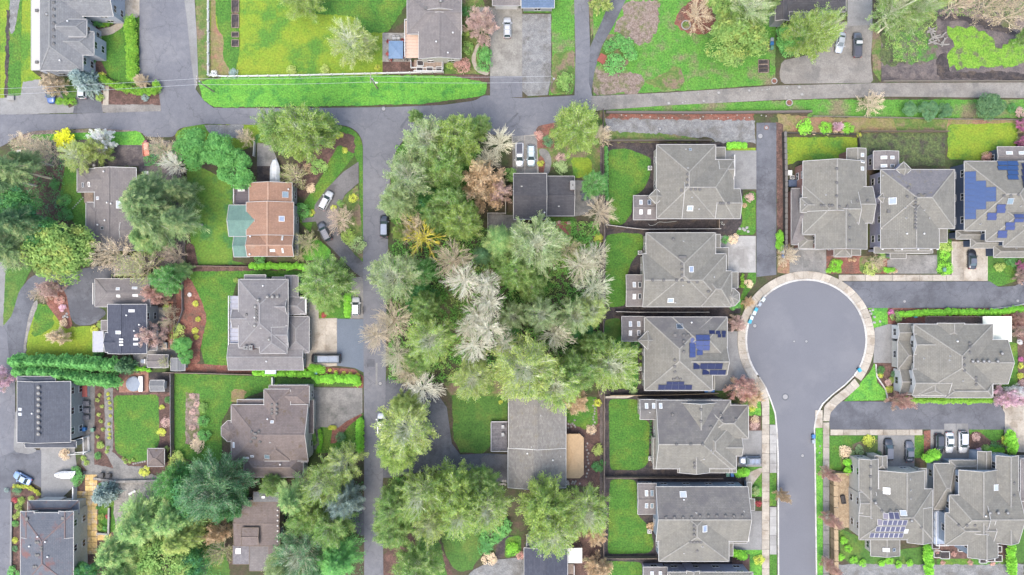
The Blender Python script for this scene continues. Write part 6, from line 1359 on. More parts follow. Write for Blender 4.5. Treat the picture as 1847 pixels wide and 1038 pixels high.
# ------------------------------------------------------------------ leaning trunks seen bare of branches are part of the firs; shrubs follow
def shrub(px, py, r, leaf, label, kind='bush', h=None, name='shrub', group=None): return plant(px, py, r, kind, leaf, label, 'shrub', name, h, None, group)
for a in [
 (118, 250, 20, 'gold', 'golden yellow flowering bush by the road verge, top left', 'bush', 3.5), (128, 260, 11, 'gold', 'lower spill of golden flowers joined to the yellow bush', 'bush', 2),
 (176, 39, 10, 'dense', 'round green bush at the house corner by the curved path', 'bush', 1.8), (177, 70, 6, 'green', 'small green ball bush at the east gable, upper', 'ball', 1), (178, 84, 7, 'green', 'small green ball bush at the east gable, lower', 'ball', 1), (167, 107, 8, 'dense', 'round bush at the step of the top left house', 'ball', 1),
 (184, 139, 9, 'yellow', 'olive-yellow clipped bush at the hedge end', 'ball', 1.2), (180, 176, 7, 'lime', 'lime bush by the dark drive', 'bush', 1), (107, 183, 7, 'hedge', 'clipped bush below the tan round tree, left', 'ball', 1), (119, 184, 7, 'hedge', 'clipped bush below the tan round tree, middle', 'ball', 1), (132, 184, 7, 'hedge', 'clipped bush below the tan round tree, right', 'ball', 1), (262, 176, 7, 'spruce', 'blue-green low shrub on the bare soil bed', 'bush', .8),
 (422, 132, 9, 'spruce', 'grey-blue shrub in the fenced lawn corner', 'bush', 1), (386, 133, 6, 'white', 'white flowering shrub in the fenced corner', 'bush', 1), (526, 127, 9, 'olive', 'olive ball shrub by the white fence, left', 'ball', 1), (586, 126, 9, 'olive', 'olive ball shrub by the white fence, right', 'ball', 1), (681, 122, 6, 'yellow', 'yellow-green potted shrub by the patio', 'ball', 1),
 (834, 118, 14, 'rose', 'round dusty red maple by the brown house', 'ball', 2), (812, 119, 8, 'lime', 'lime bush left of the red maple', 'ball', 1.3), (843, 87, 11, 'green', 'green bush above the red maple', 'bush', 1.6), (839, 60, 8, 'lime', 'lime bush below the pinkish tree', 'bush', 1.3), (873, 97, 14, 'dense', 'big dark green shrub beside the concrete drive, upper lobe', 'bush', 2.5), (873, 116, 14, 'dense', 'big dark green shrub beside the concrete drive, lower lobe', 'bush', 2.5),
 (842, 22, 10, 'dark', 'dark green bush at the top between house and drive', 'bush', 1.5), (1019, 148, 17, 'green', 'round green bush at the lane corner', 'bush', 2.2),
 (1100, 85, 13, 'dense', 'clipped shrub in the circular bed, west side', 'ball', 2), (1114, 76, 14, 'dense', 'clipped shrub in the circular bed, north side', 'ball', 2), (1130, 84, 14, 'dense', 'clipped shrub in the circular bed, northeast side', 'ball', 2), (1137, 98, 13, 'dense', 'clipped shrub in the circular bed, east side', 'ball', 2), (1108, 117, 19, 'dense', 'big clipped shrub at the south of the circular bed', 'ball', 2.4),
 (1450, 230, 15, 'arbor', 'bright lime bush behind the brick-based house, left of three', 'bush', 1.6), (1489, 231, 11, 'arbor', 'bright lime bush behind the brick-based house, middle of three', 'bush', 1.4), (1529, 232, 11, 'arbor', 'bright lime bush behind the brick-based house, right of three', 'bush', 1.4), (1549, 244, 5, 'yellow', 'yellow-green tuft at the fence corner', 'bush', 1),
 (1825, 195, 8, 'dark', 'dark bush on the verge near the right edge', 'bush', 1.2), (1840, 203, 9, 'mauve', 'mauve shrub on the verge at the right edge', 'bush', 1), (1778, 283, 10, 'rose', 'rhododendron with reddish buds at the navy-walled house', 'bush', 1.6),
 (1308, 433, 7, 'dense', 'green bush at the drive top of the turret house', 'bush', 1.2), (1322, 431, 10, 'tan', 'tan shrub beside the drive top of the turret house', 'bush', 1.2), (1352, 357, 9, 'mauve', 'mauve flowering shrub by the entry of the northern house', 'bush', 1.2),
 (1343, 371, 5, 'bronze', 'rusty tuft by the entry of the northern house', 'ball', .8), (1350, 512, 8, 'tan', 'tan tuft below the turret house drive', 'bush', 1), (1348, 560, 0, 'tan', '', 'bush', 1), (1331, 552, 6, 'dense', 'low green bush at the pavement bend', 'bush', 1),
 (1357, 736, 7, 'yellow', 'yellow shrub at the west pavement by the salmon tree', 'bush', .8), (1362, 757, 8, 'tan', 'tan stone-like shrub at the west pavement', 'ball', .8), (1360, 768, 8, 'mauve', 'mauve shrub above the dark car drive', 'ball', .8),
 (1341, 852, 0, 'arbor', '', 'bush', 1), (1369, 1010, 9, 'yellow', 'yellow-green spreading shrub in the southern front bed', 'bush', .9),
 (1616, 572, 10, 'green', 'green bush at the corner of the hedge-lined lane', 'bush', 1.5), (1608, 565, 7, 'magenta', 'magenta flowered shrub at the lane corner', 'bush', 1), (1588, 668, 8, 'dark', 'dark round shrub left of the front walk', 'ball', 1), (1588, 677, 5, 'yellow', 'yellow shrub left of the front walk', 'ball', .7), (1602, 690, 7, 'mauve', 'purplish shrub in the front bed', 'ball', .9), (1608, 686, 6, 'lime', 'lime ball shrub in the front bed', 'ball', .8), (1604, 702, 7, 'yellow', 'yellow-green ball shrub low in the front bed', 'ball', .8), (1612, 675, 6, 'teal', 'teal shrub in the front bed by the walk', 'ball', .8),
 (1839, 617, 5, 'white', 'pale shrub in the east border, topmost', 'ball', .8), (1841, 660, 6, 'yellow', 'yellow ball shrub in the east border, upper', 'ball', .8), (1840, 678, 6, 'yellow', 'yellow ball shrub in the east border, lower', 'ball', .8), (1841, 648, 5, 'magenta', 'magenta shrub in the east border', 'ball', .8), (1843, 692, 7, 'mauve', 'grey-purple shrub in the east border', 'ball', .8),
 (1524, 815, 11, 'tan', 'tan-green mound in the bed north of the cream-walled house', 'ball', .9), (1537, 817, 5, 'sage', 'small sage ball in the bed north of the cream-walled house', 'ball', .7), (1550, 812, 9, 'sage', 'sage mound beside the dark conifers', 'bush', .8), (1567, 795, 12, 'yellow', 'yellow clipped shrub around the front walk', 'bush', .8), (1566, 822, 7, 'firdark', 'dark conifer ball by the garage court, left', 'ball', .8), (1585, 821, 7, 'firdark', 'dark conifer ball by the garage court, right', 'ball', .8), (1529, 834, 8, 'arbor', 'lime upright shrub at the northwest corner, upper', 'column', 2), (1528, 848, 8, 'arbor', 'lime upright shrub at the northwest corner, lower', 'column', 2),
 (1760, 789, 8, 'mauve', 'mauve ball in the front bed right of the white cars', 'ball', .8), (1778, 810, 9, 'green', 'green bush by the entry right of the white cars', 'bush', .9), (1796, 812, 14, 'dark', 'dark low bush right of the entry', 'bush', .9), (1815, 795, 9, 'yellow', 'yellow bush in the driveway border', 'bush', .9), (1766, 813, 6, 'pink', 'pink flowering shrub by the entry', 'bush', .7),
 (1506, 478, 10, 'arbor', 'clipped lime shrub west in the garage-court bed', 'bush', .8), (1533, 469, 4, 'bronze', 'orange tuft in the garage-court bed, left', 'ball', .6), (1541, 469, 4, 'bronze', 'orange tuft in the garage-court bed, right', 'ball', .6), (1570, 485, 12, 'olive', 'olive mound in front of the courtyard lawn', 'bush', .8), (1600, 458, 9, 'dark', 'dark shrub at the lavender-walled house corner, left', 'bush', .9), (1590, 460, 9, 'green', 'green shrub at the lavender-walled house corner, right', 'bush', .9), (1606, 489, 5, 'bronze', 'orange tuft near the pavement, left', 'ball', .6), (1614, 489, 5, 'bronze', 'orange tuft near the pavement, right', 'ball', .6), (1704, 445, 13, 'lime', 'lime bush at the top of the narrow lawn strip', 'bush', 1), (1704, 484, 13, 'arbor', 'clipped lime shrubs round the utility box', 'bush', .8), (1803, 482, 9, 'olive', 'olive shrub on the lawn at the lane end', 'bush', .8), (1826, 468, 14, 'dark', 'dark green shrub south of the navy-walled house', 'bush', .8), (1704, 460, 9, 'arbor', 'middle lime bush of the narrow lawn strip', 'bush', .9),
 # left
 (460, 255, 5, 'dark', 'clipped dark ball at the boat drive, lower', 'ball', .8), (465, 247, 5, 'dark', 'clipped dark ball at the boat drive, upper', 'ball', .8), (546, 381, 13, 'dense', 'round green bush east of the terracotta roof', 'bush', 1.8), (468, 470, 11, 'dense', 'green bush at the south wall of the terracotta roof', 'bush', 1.5), (629, 428, 14, 'lime', 'clipped lime bush inside the curved drive', 'ball', 1.6), (645, 441, 14, 'sage', 'pale green spiky shrub near the kerb', 'bush', 1.3), (575, 302, 16, 'green', 'low spreading green bush on the corner lawn', 'bush', .8), (560, 340, 9, 'tan', 'tan grass tuft on the corner lawn', 'bush', .6), (556, 304, 9, 'bronze', 'bronze tuft below the light green tree', 'bush', .6), (612, 245, 7, 'yellow', 'yellow-green tuft in the corner bed', 'bush', .5), (622, 272, 6, 'yellow', 'bright yellow-green shrub in the corner bed', 'bush', .5), (637, 358, 8, 'yellow', 'yellow shrub in the oval island, upper', 'bush', .8), (602, 376, 6, 'yellow', 'yellow shrub by the drive fork', 'bush', .7), (614, 367, 7, 'green', 'green shrub at the upper tip of the oval island', 'bush', .7), (562, 384, 6, 'yellow', 'yellow tuft at the front walk of the terracotta house', 'bush', .6),
 (426, 506, 5, 'lime', 'lime ball at the northwest corner of the mid-grey house', 'ball', .7), (553, 530, 5, 'bronze', 'orange ball east of the mid-grey house', 'ball', .7), (581, 553, 7, 'yellow', 'yellow shrub by the front walk of the mid-grey house', 'ball', .8), (584, 569, 5, 'red', 'red shrub by the front walk of the mid-grey house', 'ball', .7),
 (353, 548, 6, 'yellow', 'yellow ball in the red mulch bed, topmost', 'ball', .6), (357, 576, 5, 'yellow', 'yellow ball in the red mulch bed, second', 'ball', .6), (352, 597, 6, 'yellow', 'yellow ball in the red mulch bed, third', 'ball', .6), (354, 608, 5, 'yellow', 'yellow ball in the red mulch bed, lowest', 'ball', .6), (342, 532, 4, 'white', 'pale ball in the red mulch bed', 'ball', .5), (322, 602, 17, 'olive', 'olive bush at the foot of the pergola', 'bush', 1.2), (302, 555, 8, 'lime', 'lime bush along the pergola, upper', 'bush', 1), (299, 588, 10, 'dense', 'green bush along the pergola, lower', 'bush', 1.2), (297, 577, 5, 'magenta', 'magenta flowers by the pergola', 'bush', .8), (312, 617, 8, 'mauve', 'dark mauve bush above the potting shed', 'bush', 1),
 (107, 541, 9, 'rose', 'dark rose bush in the drive island', 'bush', 1), (113, 556, 7, 'pink', 'pink bush in the drive island', 'bush', .8), (115, 583, 8, 'tan', 'tan ball at the lawn neck', 'ball', 1), (178, 640, 9, 'dark', 'dark green bush below the sunroom', 'bush', 1), (170, 594, 7, 'yellow', 'yellow-green bush at the court corner', 'bush', .8), (182, 586, 8, 'lime', 'lime bush by the sunroom entry', 'bush', .9),
 (137, 850, 9, 'dense', 'green bush below the tan one by the navy-roofed long house', 'bush', 1.2), (117, 820, 11, 'tan', 'tan round bush by the garage court', 'ball', 1.2), (142, 862, 14, 'dense', 'bright green bush over the white car', 'bush', 2), (151, 827, 5, 'lime', 'lime ball on the soil bed, upper of two', 'ball', .6), (156, 835, 5, 'lime', 'lime ball on the soil bed, lower of two', 'ball', .6), (181, 803, 7, 'lime', 'lime ball in the long border, fourth', 'ball', .8), (177, 822, 7, 'dense', 'green ball in the long border, last', 'ball', .8), (261, 850, 10, 'yellow', 'bright yellow bush below the gazebo', 'bush', .8), (301, 810, 6, 'olive', 'olive bush right of the gazebo', 'bush', .8), (318, 832, 16, 'olive', 'olive green mound right of the gazebo', 'bush', 1.5),
 (292, 735, 5, 'yellow', 'yellow shrub east of the bright green lawn, upper', 'bush', .6), (292, 780, 8, 'yellow', 'yellow shrub east of the bright green lawn, lower', 'bush', .6), (300, 762, 9, 'mauve', 'mauve tuft east of the bright green lawn', 'bush', .5), (303, 722, 6, 'dark', 'dark ball east of the bright green lawn', 'ball', .6),
 (367, 735, 10, 'green', 'green bush in the west bed of the brown-roofed house, upper', 'bush', 1.2), (367, 760, 10, 'dense', 'green bush in the west bed of the brown-roofed house, middle', 'bush', 1.2), (369, 785, 11, 'dense', 'green bush in the west bed of the brown-roofed house, lower', 'bush', 1.2), (357, 802, 14, 'tan', 'pale twiggy shrub at the bed end', 'bush', 1),
 (614, 789, 10, 'teal', 'round teal-green bush in the red mulch', 'ball', 1.5), (563, 790, 8, 'dense', 'green bush at the entry of the brown-roofed house', 'bush', 1),
 (32, 885, 9, 'teal', 'teal shrub at the corner bed below the blue car', 'bush', 1), (12, 884, 5, 'spruce', 'small blue shrub at the road edge below the blue car', 'ball', .7), (27, 902, 5, 'red', 'red shrub in the road bed', 'ball', .7), (39, 903, 7, 'lime', 'lime ball in the road bed, uppermost', 'ball', .9), (33, 914, 6, 'lime', 'lime ball in the road bed, second', 'ball', .9), (36, 925, 6, 'lime', 'lime ball in the road bed, third', 'ball', .9), (28, 932, 5, 'olive', 'olive ball in the road bed', 'ball', .7), (28, 945, 6, 'dense', 'bright green ball in the road bed, lowest', 'ball', .8), (56, 900, 6, 'olive', 'olive ball at the end of the low curved hedge', 'ball', .8), (27, 975, 6, 'yellow', 'yellow-green shrub in the lower road bed', 'bush', .6), (27, 990, 6, 'teal', 'teal shrub in the lower road bed', 'bush', .6), (25, 1032, 12, 'dense', 'green bush at the bottom left road edge', 'bush', 1.2),
 (182, 933, 6, 'lime', 'lime ball in the terrace bed', 'ball', .7), (180, 951, 6, 'lime', 'lime ball low in the terrace bed', 'ball', .7), (190, 953, 5, 'dense', 'green bush low in the terrace bed', 'bush', .7), (194, 932, 5, 'red', 'red shrub in the terrace bed', 'bush', .6), (177, 916, 4, 'dense', 'small green ball high in the terrace bed', 'ball', .6),
 (108, 365, 6, 'lime', 'lime fern-like plant beside the pale trunk', 'bush', .7), (99, 333, 11, 'dark', 'dark bush between trunk and curved lawn', 'bush', 1.2), (116, 362, 12, 'dense', 'green island bush west of the curved lawn', 'bush', .9), (118, 388, 13, 'dark', 'dark green bush below the island bush', 'bush', 1),
 (875, 985, 16, 'dark', 'dark rhododendron west of the curved path, lower', 'bush', 1.6), (885, 965, 18, 'dense', 'green rhododendron west of the curved path, middle', 'bush', 1.8), (905, 950, 18, 'dense', 'green rhododendron at the curved path head', 'bush', 1.8), (925, 990, 12, 'arbor', 'bright lime bush in front of the bottom navy roof', 'bush', 1), (938, 1002, 7, 'rose', 'rose-coloured shrub by the bottom navy roof', 'bush', .8), (882, 1008, 14, 'tan', 'pale flowered shrub by the gravel court', 'bush', .9),
 (972, 245, 9, 'rose', 'reddish shrub at the drive corner, upper', 'bush', .7), (988, 255, 10, 'teal', 'teal shrub beside the round green tree', 'bush', 1), (975, 295, 6, 'yellow', 'yellow-green shrub in the small oval bed', 'bush', .6), (1012, 303, 13, 'sage', 'pale sage bush by the black-roofed house', 'bush', 1.2), (1012, 285, 9, 'mauve', 'lavender-grey bush by the curved walk', 'bush', .8), (920, 315, 12, 'green', 'green bush at the west corner of the black-roofed house', 'bush', 1.4), (1080, 430, 9, 'yellow', 'yellow-green bush at the fence near the brown bare tree', 'bush', 1),
 (1066, 775, 8, 'tan', 'tan grass clump east of the tan cover', 'bush', .8), (1080, 840, 12, 'dark', 'dark bush southeast of the tan cover', 'bush', 1), (1078, 812, 12, 'olive', 'olive bush east of the tan cover', 'bush', 1), (1078, 727, 7, 'yellow', 'yellow-green tuft at the flagstone path', 'bush', .8), (903, 726, 4, 'yellow', 'yellow flower clump in the round lawn bed', 'bush', .4),
 (1142, 706, 8, 'sage', 'pale shrub below the lime tree, fence corner', 'bush', .9), (1156, 632, 4, 'lime', 'lime ball at the west wall of the solar house, upper', 'ball', .7), (1156, 645, 4, 'lime', 'lime ball at the west wall of the solar house, middle', 'ball', .7), (1156, 658, 4, 'lime', 'lime ball at the west wall of the solar house, lower', 'ball', .7), (1147, 622, 9, 'dark', 'dark shrub at the turret of the solar house', 'bush', 1), (1174, 950, 8, 'bronze', 'brown-flowered shrub at the west wall of the vent row house', 'bush', .9),
]:
    px, py, r, lf, lab, k, h = a
    if lab: shrub(px, py, r, lf, lab, k, h)
# small alike shrubs in borders
for (x, y) in [(195, 711), (196, 719), (198, 727), (199, 737), (199, 750), (197, 765), (197, 775), (198, 783), (197, 790)]: shrub(x, y, 3.2, 'yellow', 'small yellow-green ball in the line west of the bright lawn', 'ball', .5, group='balls in a line west of the bright lawn')
for (x, y) in [(223, 828), (227, 834), (234, 833), (240, 830), (195, 808), (193, 815)]: shrub(x, y, 3.4, 'lime', 'small lime ball at the rounded foot of the bright lawn', 'ball', .5, group='balls at the foot of the bright lawn')
for (x, y) in [(180, 713), (176, 722), (184, 733), (178, 748), (182, 760), (186, 775), (176, 788)]: shrub(x, y, 3.8, 'olive', 'small mixed shrub scattered in the long soil border', 'bush', .5, group='shrubs of the long soil border')
for (x, y) in [(595, 668), (606, 672), (620, 673), (632, 675), (645, 676)]: shrub(x, y, 3.6, 'yellow', 'yellow dwarf shrub in the curved bed beside the blue asphalt', 'ball', .5, group='dwarf shrubs beside the blue asphalt')
for i in range(6): shrub(347 + (i % 2) * 8, 715 + i * 14, 6, 'mauve', 'dormant brown clump in the bed west of the brown-roofed house', 'bush', .5, group='dormant clumps')
for i in range(13): shrub(1174 - (i % 2), 760 + i * 6 - 0 if i < 6 else 762 + i * 6, 2.4, 'dark', 'tiny clipped ball along the west wall of the stained-roof house', 'ball', .4, group='tiny balls along the wall') if i < 7 else None
for (x, y) in [(1540, 1010), (1556, 1016), (1590, 1016), (1604, 1012), (1620, 1018), (1640, 1016), (1530, 990), (1522, 975), (1516, 1005)]: shrub(x, y, 7, 'arbor', 'lime shrub in the southern border of the cream-walled house', 'bush', .9, group='southern border shrubs')
for (x, y) in [(1395 + i * 13, 217 + (i % 2)) for i in range(6)]: shrub(x + 60, y + 22, 4, 'tan', 'low dry plant behind the garden wall', 'bush', .4, group='dry plants behind the garden wall')
for (x, y) in [(1690, 995), (1720, 1000), (1700, 1015), (1750, 1015), (1790, 1016)]: shrub(x, y, 5, 'rose', 'reddish border plant among the planter boxes', 'bush', .5, group='border plants among planter boxes')
# ------------------------------------------------------------------ hedges: one thing per hedge, its shrubs as parts
def hedge(pts, n, r, h, leaf, label, kind='column', name='hedge', jit=.6):
    x0, y0 = W(*pts[0], 0); T = thing(name, label, 'hedge', (x0, y0, 0)); L = [0]
    for i in range(len(pts) - 1): L.append(L[-1] + math.dist(pts[i], pts[i + 1]))
    for k in range(n):
        d = L[-1] * (k + .5) / n
        for i in range(len(pts) - 1):
            if d <= L[i + 1]: t = (d - L[i]) / (L[i + 1] - L[i]); break
        px, py = pts[i][0] + (pts[i + 1][0] - pts[i][0]) * t + random.gauss(0, jit), pts[i][1] + (pts[i + 1][1] - pts[i][1]) * t + random.gauss(0, jit)
        R0, H0 = BASE[kind]; s = r * MPP / R0 * random.uniform(.9, 1.12); x, y = W(px, py, h * .5); w, l = MESHES[f'{kind}{k % 3}']
        o = link('bush', withmat(l, L_[leaf]), T, (x - x0, y - y0, 0), random.uniform(0, 6.28), (s, s, h / H0 * random.uniform(.9, 1.08)))
        link('stem', withmat(w, bk_brown), o)
    return T
hedge([(236, 35), (240, 140)], 19, 10, 2.2, 'hedge', 'wide clipped yellow-green hedge east of the top left lawn', 'bush')
hedge([(184, 142), (215, 158), (245, 164), (282, 166), (283, 148)], 19, 7, 1.8, 'hedge', 'curved clipped hedge along the bare soil bed', 'bush')
hedge([(180, 46), (195, 46), (208, 36)], 6, 4, .9, 'hedge', 'small curved hedge beside the curved path', 'bush')
hedge([(28, 652), (100, 652), (170, 657), (215, 660)], 24, 13, 6, 'dense', 'giant bright green hedge, northern row', 'column')
hedge([(32, 668), (100, 672), (140, 680), (215, 688)], 24, 13, 6, 'dense', 'giant bright green hedge, southern row behind the navy-roofed long house', 'column')
hedge([(452, 480), (545, 481), (556, 486)], 22, 6, 1.8, 'arbor', 'long narrow hedge between the terracotta and mid-grey houses')
hedge([(458, 672), (560, 675), (572, 684)], 22, 6.5, 2, 'arbor', 'narrow hedge south of the mid-grey house')
hedge([(572, 684), (640, 683)], 11, 8, 2, 'arbor', 'row of plump conifers east end of the hedge by the street', 'column')
hedge([(640, 684), (645, 692)], 3, 8, 2, 'arbor', 'last three conifers at the kerb end of the hedge')
hedge([(560, 665), (580, 667)], 5, 8, 1.4, 'arbor', 'short clipped hedge block behind the long van', 'bush')
hedge([(627, 533), (627, 570)], 8, 7, 1.6, 'arbor', 'short striped hedge west of the white off-roader')
hedge([(649, 757), (649, 812)], 12, 7, 2, 'arbor', 'upright clipped hedge along the street by the brown-roofed house')
hedge([(577, 775), (578, 800), (575, 815)], 9, 4, .9, 'arbor', 'low curving hedge at the walk of the brown-roofed house', 'bush')
hedge([(592, 772), (606, 772)], 4, 4, .9, 'yellow', 'low yellow hedge below the concrete court', 'bush')
hedge([(565, 778), (566, 800)], 5, 5, 1.0, 'green', 'green low hedge at the wall of the brown-roofed house', 'bush')
hedge([(240, 665), (272, 667)], 8, 4, 1.2, 'arbor', 'low lime hedge below the grey garden shed')
hedge([(24, 877), (48, 877), (66, 885), (70, 892)], 12, 4, .9, 'yellow', 'low curved yellowish hedge in front of the slate-roofed house', 'bush')
hedge([(1093, 265), (1094, 360)], 22, 3.6, 2.0, 'dense', 'thin clipped hedge inside the fence of the northern house')
hedge([(1311, 263), (1345, 263)], 4, 6.5, 1.6, 'arbor', 'row of four lime conifers at the northern house')
hedge([(1406, 420), (1406, 452)], 7, 6.5, 1.5, 'arbor', 'lime hedge block on the east side of the private drive', 'bush')
hedge([(1622, 567), (1700, 563), (1800, 564), (1847, 557)], 48, 6, 1.8, 'arbor', 'long narrow hedge along the upper lane')
hedge([(1630, 722), (1700, 723), (1793, 722)], 34, 5.5, 1.4, 'hedge', 'long hedge along the lower lane')
hedge([(1672, 826), (1690, 818)], 3, 11, 3.2, 'arbor', 'pair of lime conifers between two garage courts', 'column')
hedge([(1820, 782), (1825, 800), (1825, 815)], 6, 10, 2.6, 'arbor', 'lime conifers along the concrete drive, right side', 'column')
hedge([(1673, 985), (1675, 1040)], 11, 8, 3.0, 'arbor', 'tall striped hedge between two back gardens, west one')
hedge([(1822, 985), (1825, 1040)], 11, 8, 3.0, 'arbor', 'tall striped hedge right of the planter boxes')
hedge([(1780, 811), (1808, 812)], 6, 5, 1.0, 'arbor', 'low green hedge by the entry right of the white cars', 'bush')
hedge([(1331, 854), (1345, 852)], 4, 8, 2.4, 'arbor', 'feathery lime conifer pair below the dark car')
hedge([(1326, 998), (1343, 1004)], 4, 8, 2.2, 'arbor', 'lime conifer row at the foot of the southern drive')
hedge([(1338, 495), (1339, 518), (1334, 519)], 6, 3.5, .8, 'hedge', 'small clipped hedge round the entry of the turret house', 'bush')
hedge([(1490, 488), (1512, 488), (1515, 472)], 8, 4.5, .9, 'arbor', 'small L-shaped hedge before the garage court', 'bush')
hedge([(1594, 488), (1612, 487)], 5, 4.5, .9, 'arbor', 'short hedge between the garage courts', 'bush')

# ------------------------------------------------------------------ undergrowth of the wooded lot: uncountable, one object
def scatter(name, n, polys, leaf, size, zmax, seed, mat):
    rng = np.random.default_rng(seed); pts = []
    for (x0, y0, x1, y1), wgt in polys:
        k = int(n * wgt); px = rng.uniform(x0, x1, k); py = rng.uniform(y0, y1, k); pts.append(np.stack([px, py], 1))
    p = np.concatenate(pts); cl = np.sin(p[:, 0] * .21 + np.sin(p[:, 1] * .13) * 2) * np.cos(p[:, 1] * .17 + np.sin(p[:, 0] * .09) * 2); z = np.clip(.35 + .65 * cl, 0.0, 1) * zmax
    keep = rng.uniform(0, 1, len(p)) < (.25 + .75 * (cl > -.1)); p = p[keep]; z = z[keep] * rng.uniform(.4, 1, keep.sum()) + .08
    C = np.stack([(p[:, 0] - PCX) * MPP, (PCY - p[:, 1]) * MPP, z], 1); V, F = leaves_at(rng, C, size, .6)
    o = link(name, mesh_np(name, V, F, mat)); setkind(o, 'stuff'); o['label'] = 'green undergrowth, ferns and ivy covering the ground under the trees'; return o
scatter('undergrowth', 52000, [((715, 262, 860, 410), .17), ((708, 430, 1078, 560), .36), ((702, 560, 1080, 690), .34), ((700, 860, 800, 960), .08), ((1000, 400, 1080, 440), .03)], 'fern', .19, 1.6, 5, L_['fern'])
scatter('undergrowth', 11000, [((20, 255, 118, 420), .3), ((262, 260, 330, 300), .15), ((500, 868, 655, 1038), .25), ((180, 980, 400, 1038), .15), ((262, 860, 400, 930), .15)], 'fern', .18, 1.0, 6, L_['dark'])
scatter('undergrowth', 14000, [((1590, 0, 1690, 55), .3), ((1596, 50, 1672, 90), .12), ((1610, 80, 1655, 112), .06), ((1690, -5, 1847, 30), .15)], 'fern', .13, .4, 8, L_['green'])
# ------------------------------------------------------------------ vehicles
def carpaint(name, c): return plain('paint_' + name, c, .28, .5, .25, .6)
tyre = plain('tyre', (.03, .03, .03), .9); rim = plain('wheel_rim', (.35, .35, .36), .35, .5, .8); cglass = glass('car_glass', (.045, .07, .075)); head = plain('headlight', (.7, .72, .75), .15, .6); tail = plain('taillight', (.35, .02, .02), .25, .6); blackp = plain('black_plastic', (.03, .03, .035), .6)
def loft(stations):
    """stations: (y, half width, bottom z, shoulder z, top z, crown half width)"""
    V = []; F = []
    for (y, w, b, s, t, c) in stations:
        V += [(-w * .86, y, b), (-w, y, b + .18), (-w, y, s), (-c, y, t), (-c * .5, y, t + .025), (c * .5, y, t + .025), (c, y, t), (w, y, s), (w, y, b + .18), (w * .86, y, b)]
    n = 10
    for i in range(len(stations) - 1):
        for k in range(n): a = i * n + k; b = i * n + (k + 1) % n; F.append((a, b, b + n, a + n))
    F.append(tuple(range(n - 1, -1, -1))); F.append(tuple(range((len(stations) - 1) * n, len(stations) * n))); return V, F
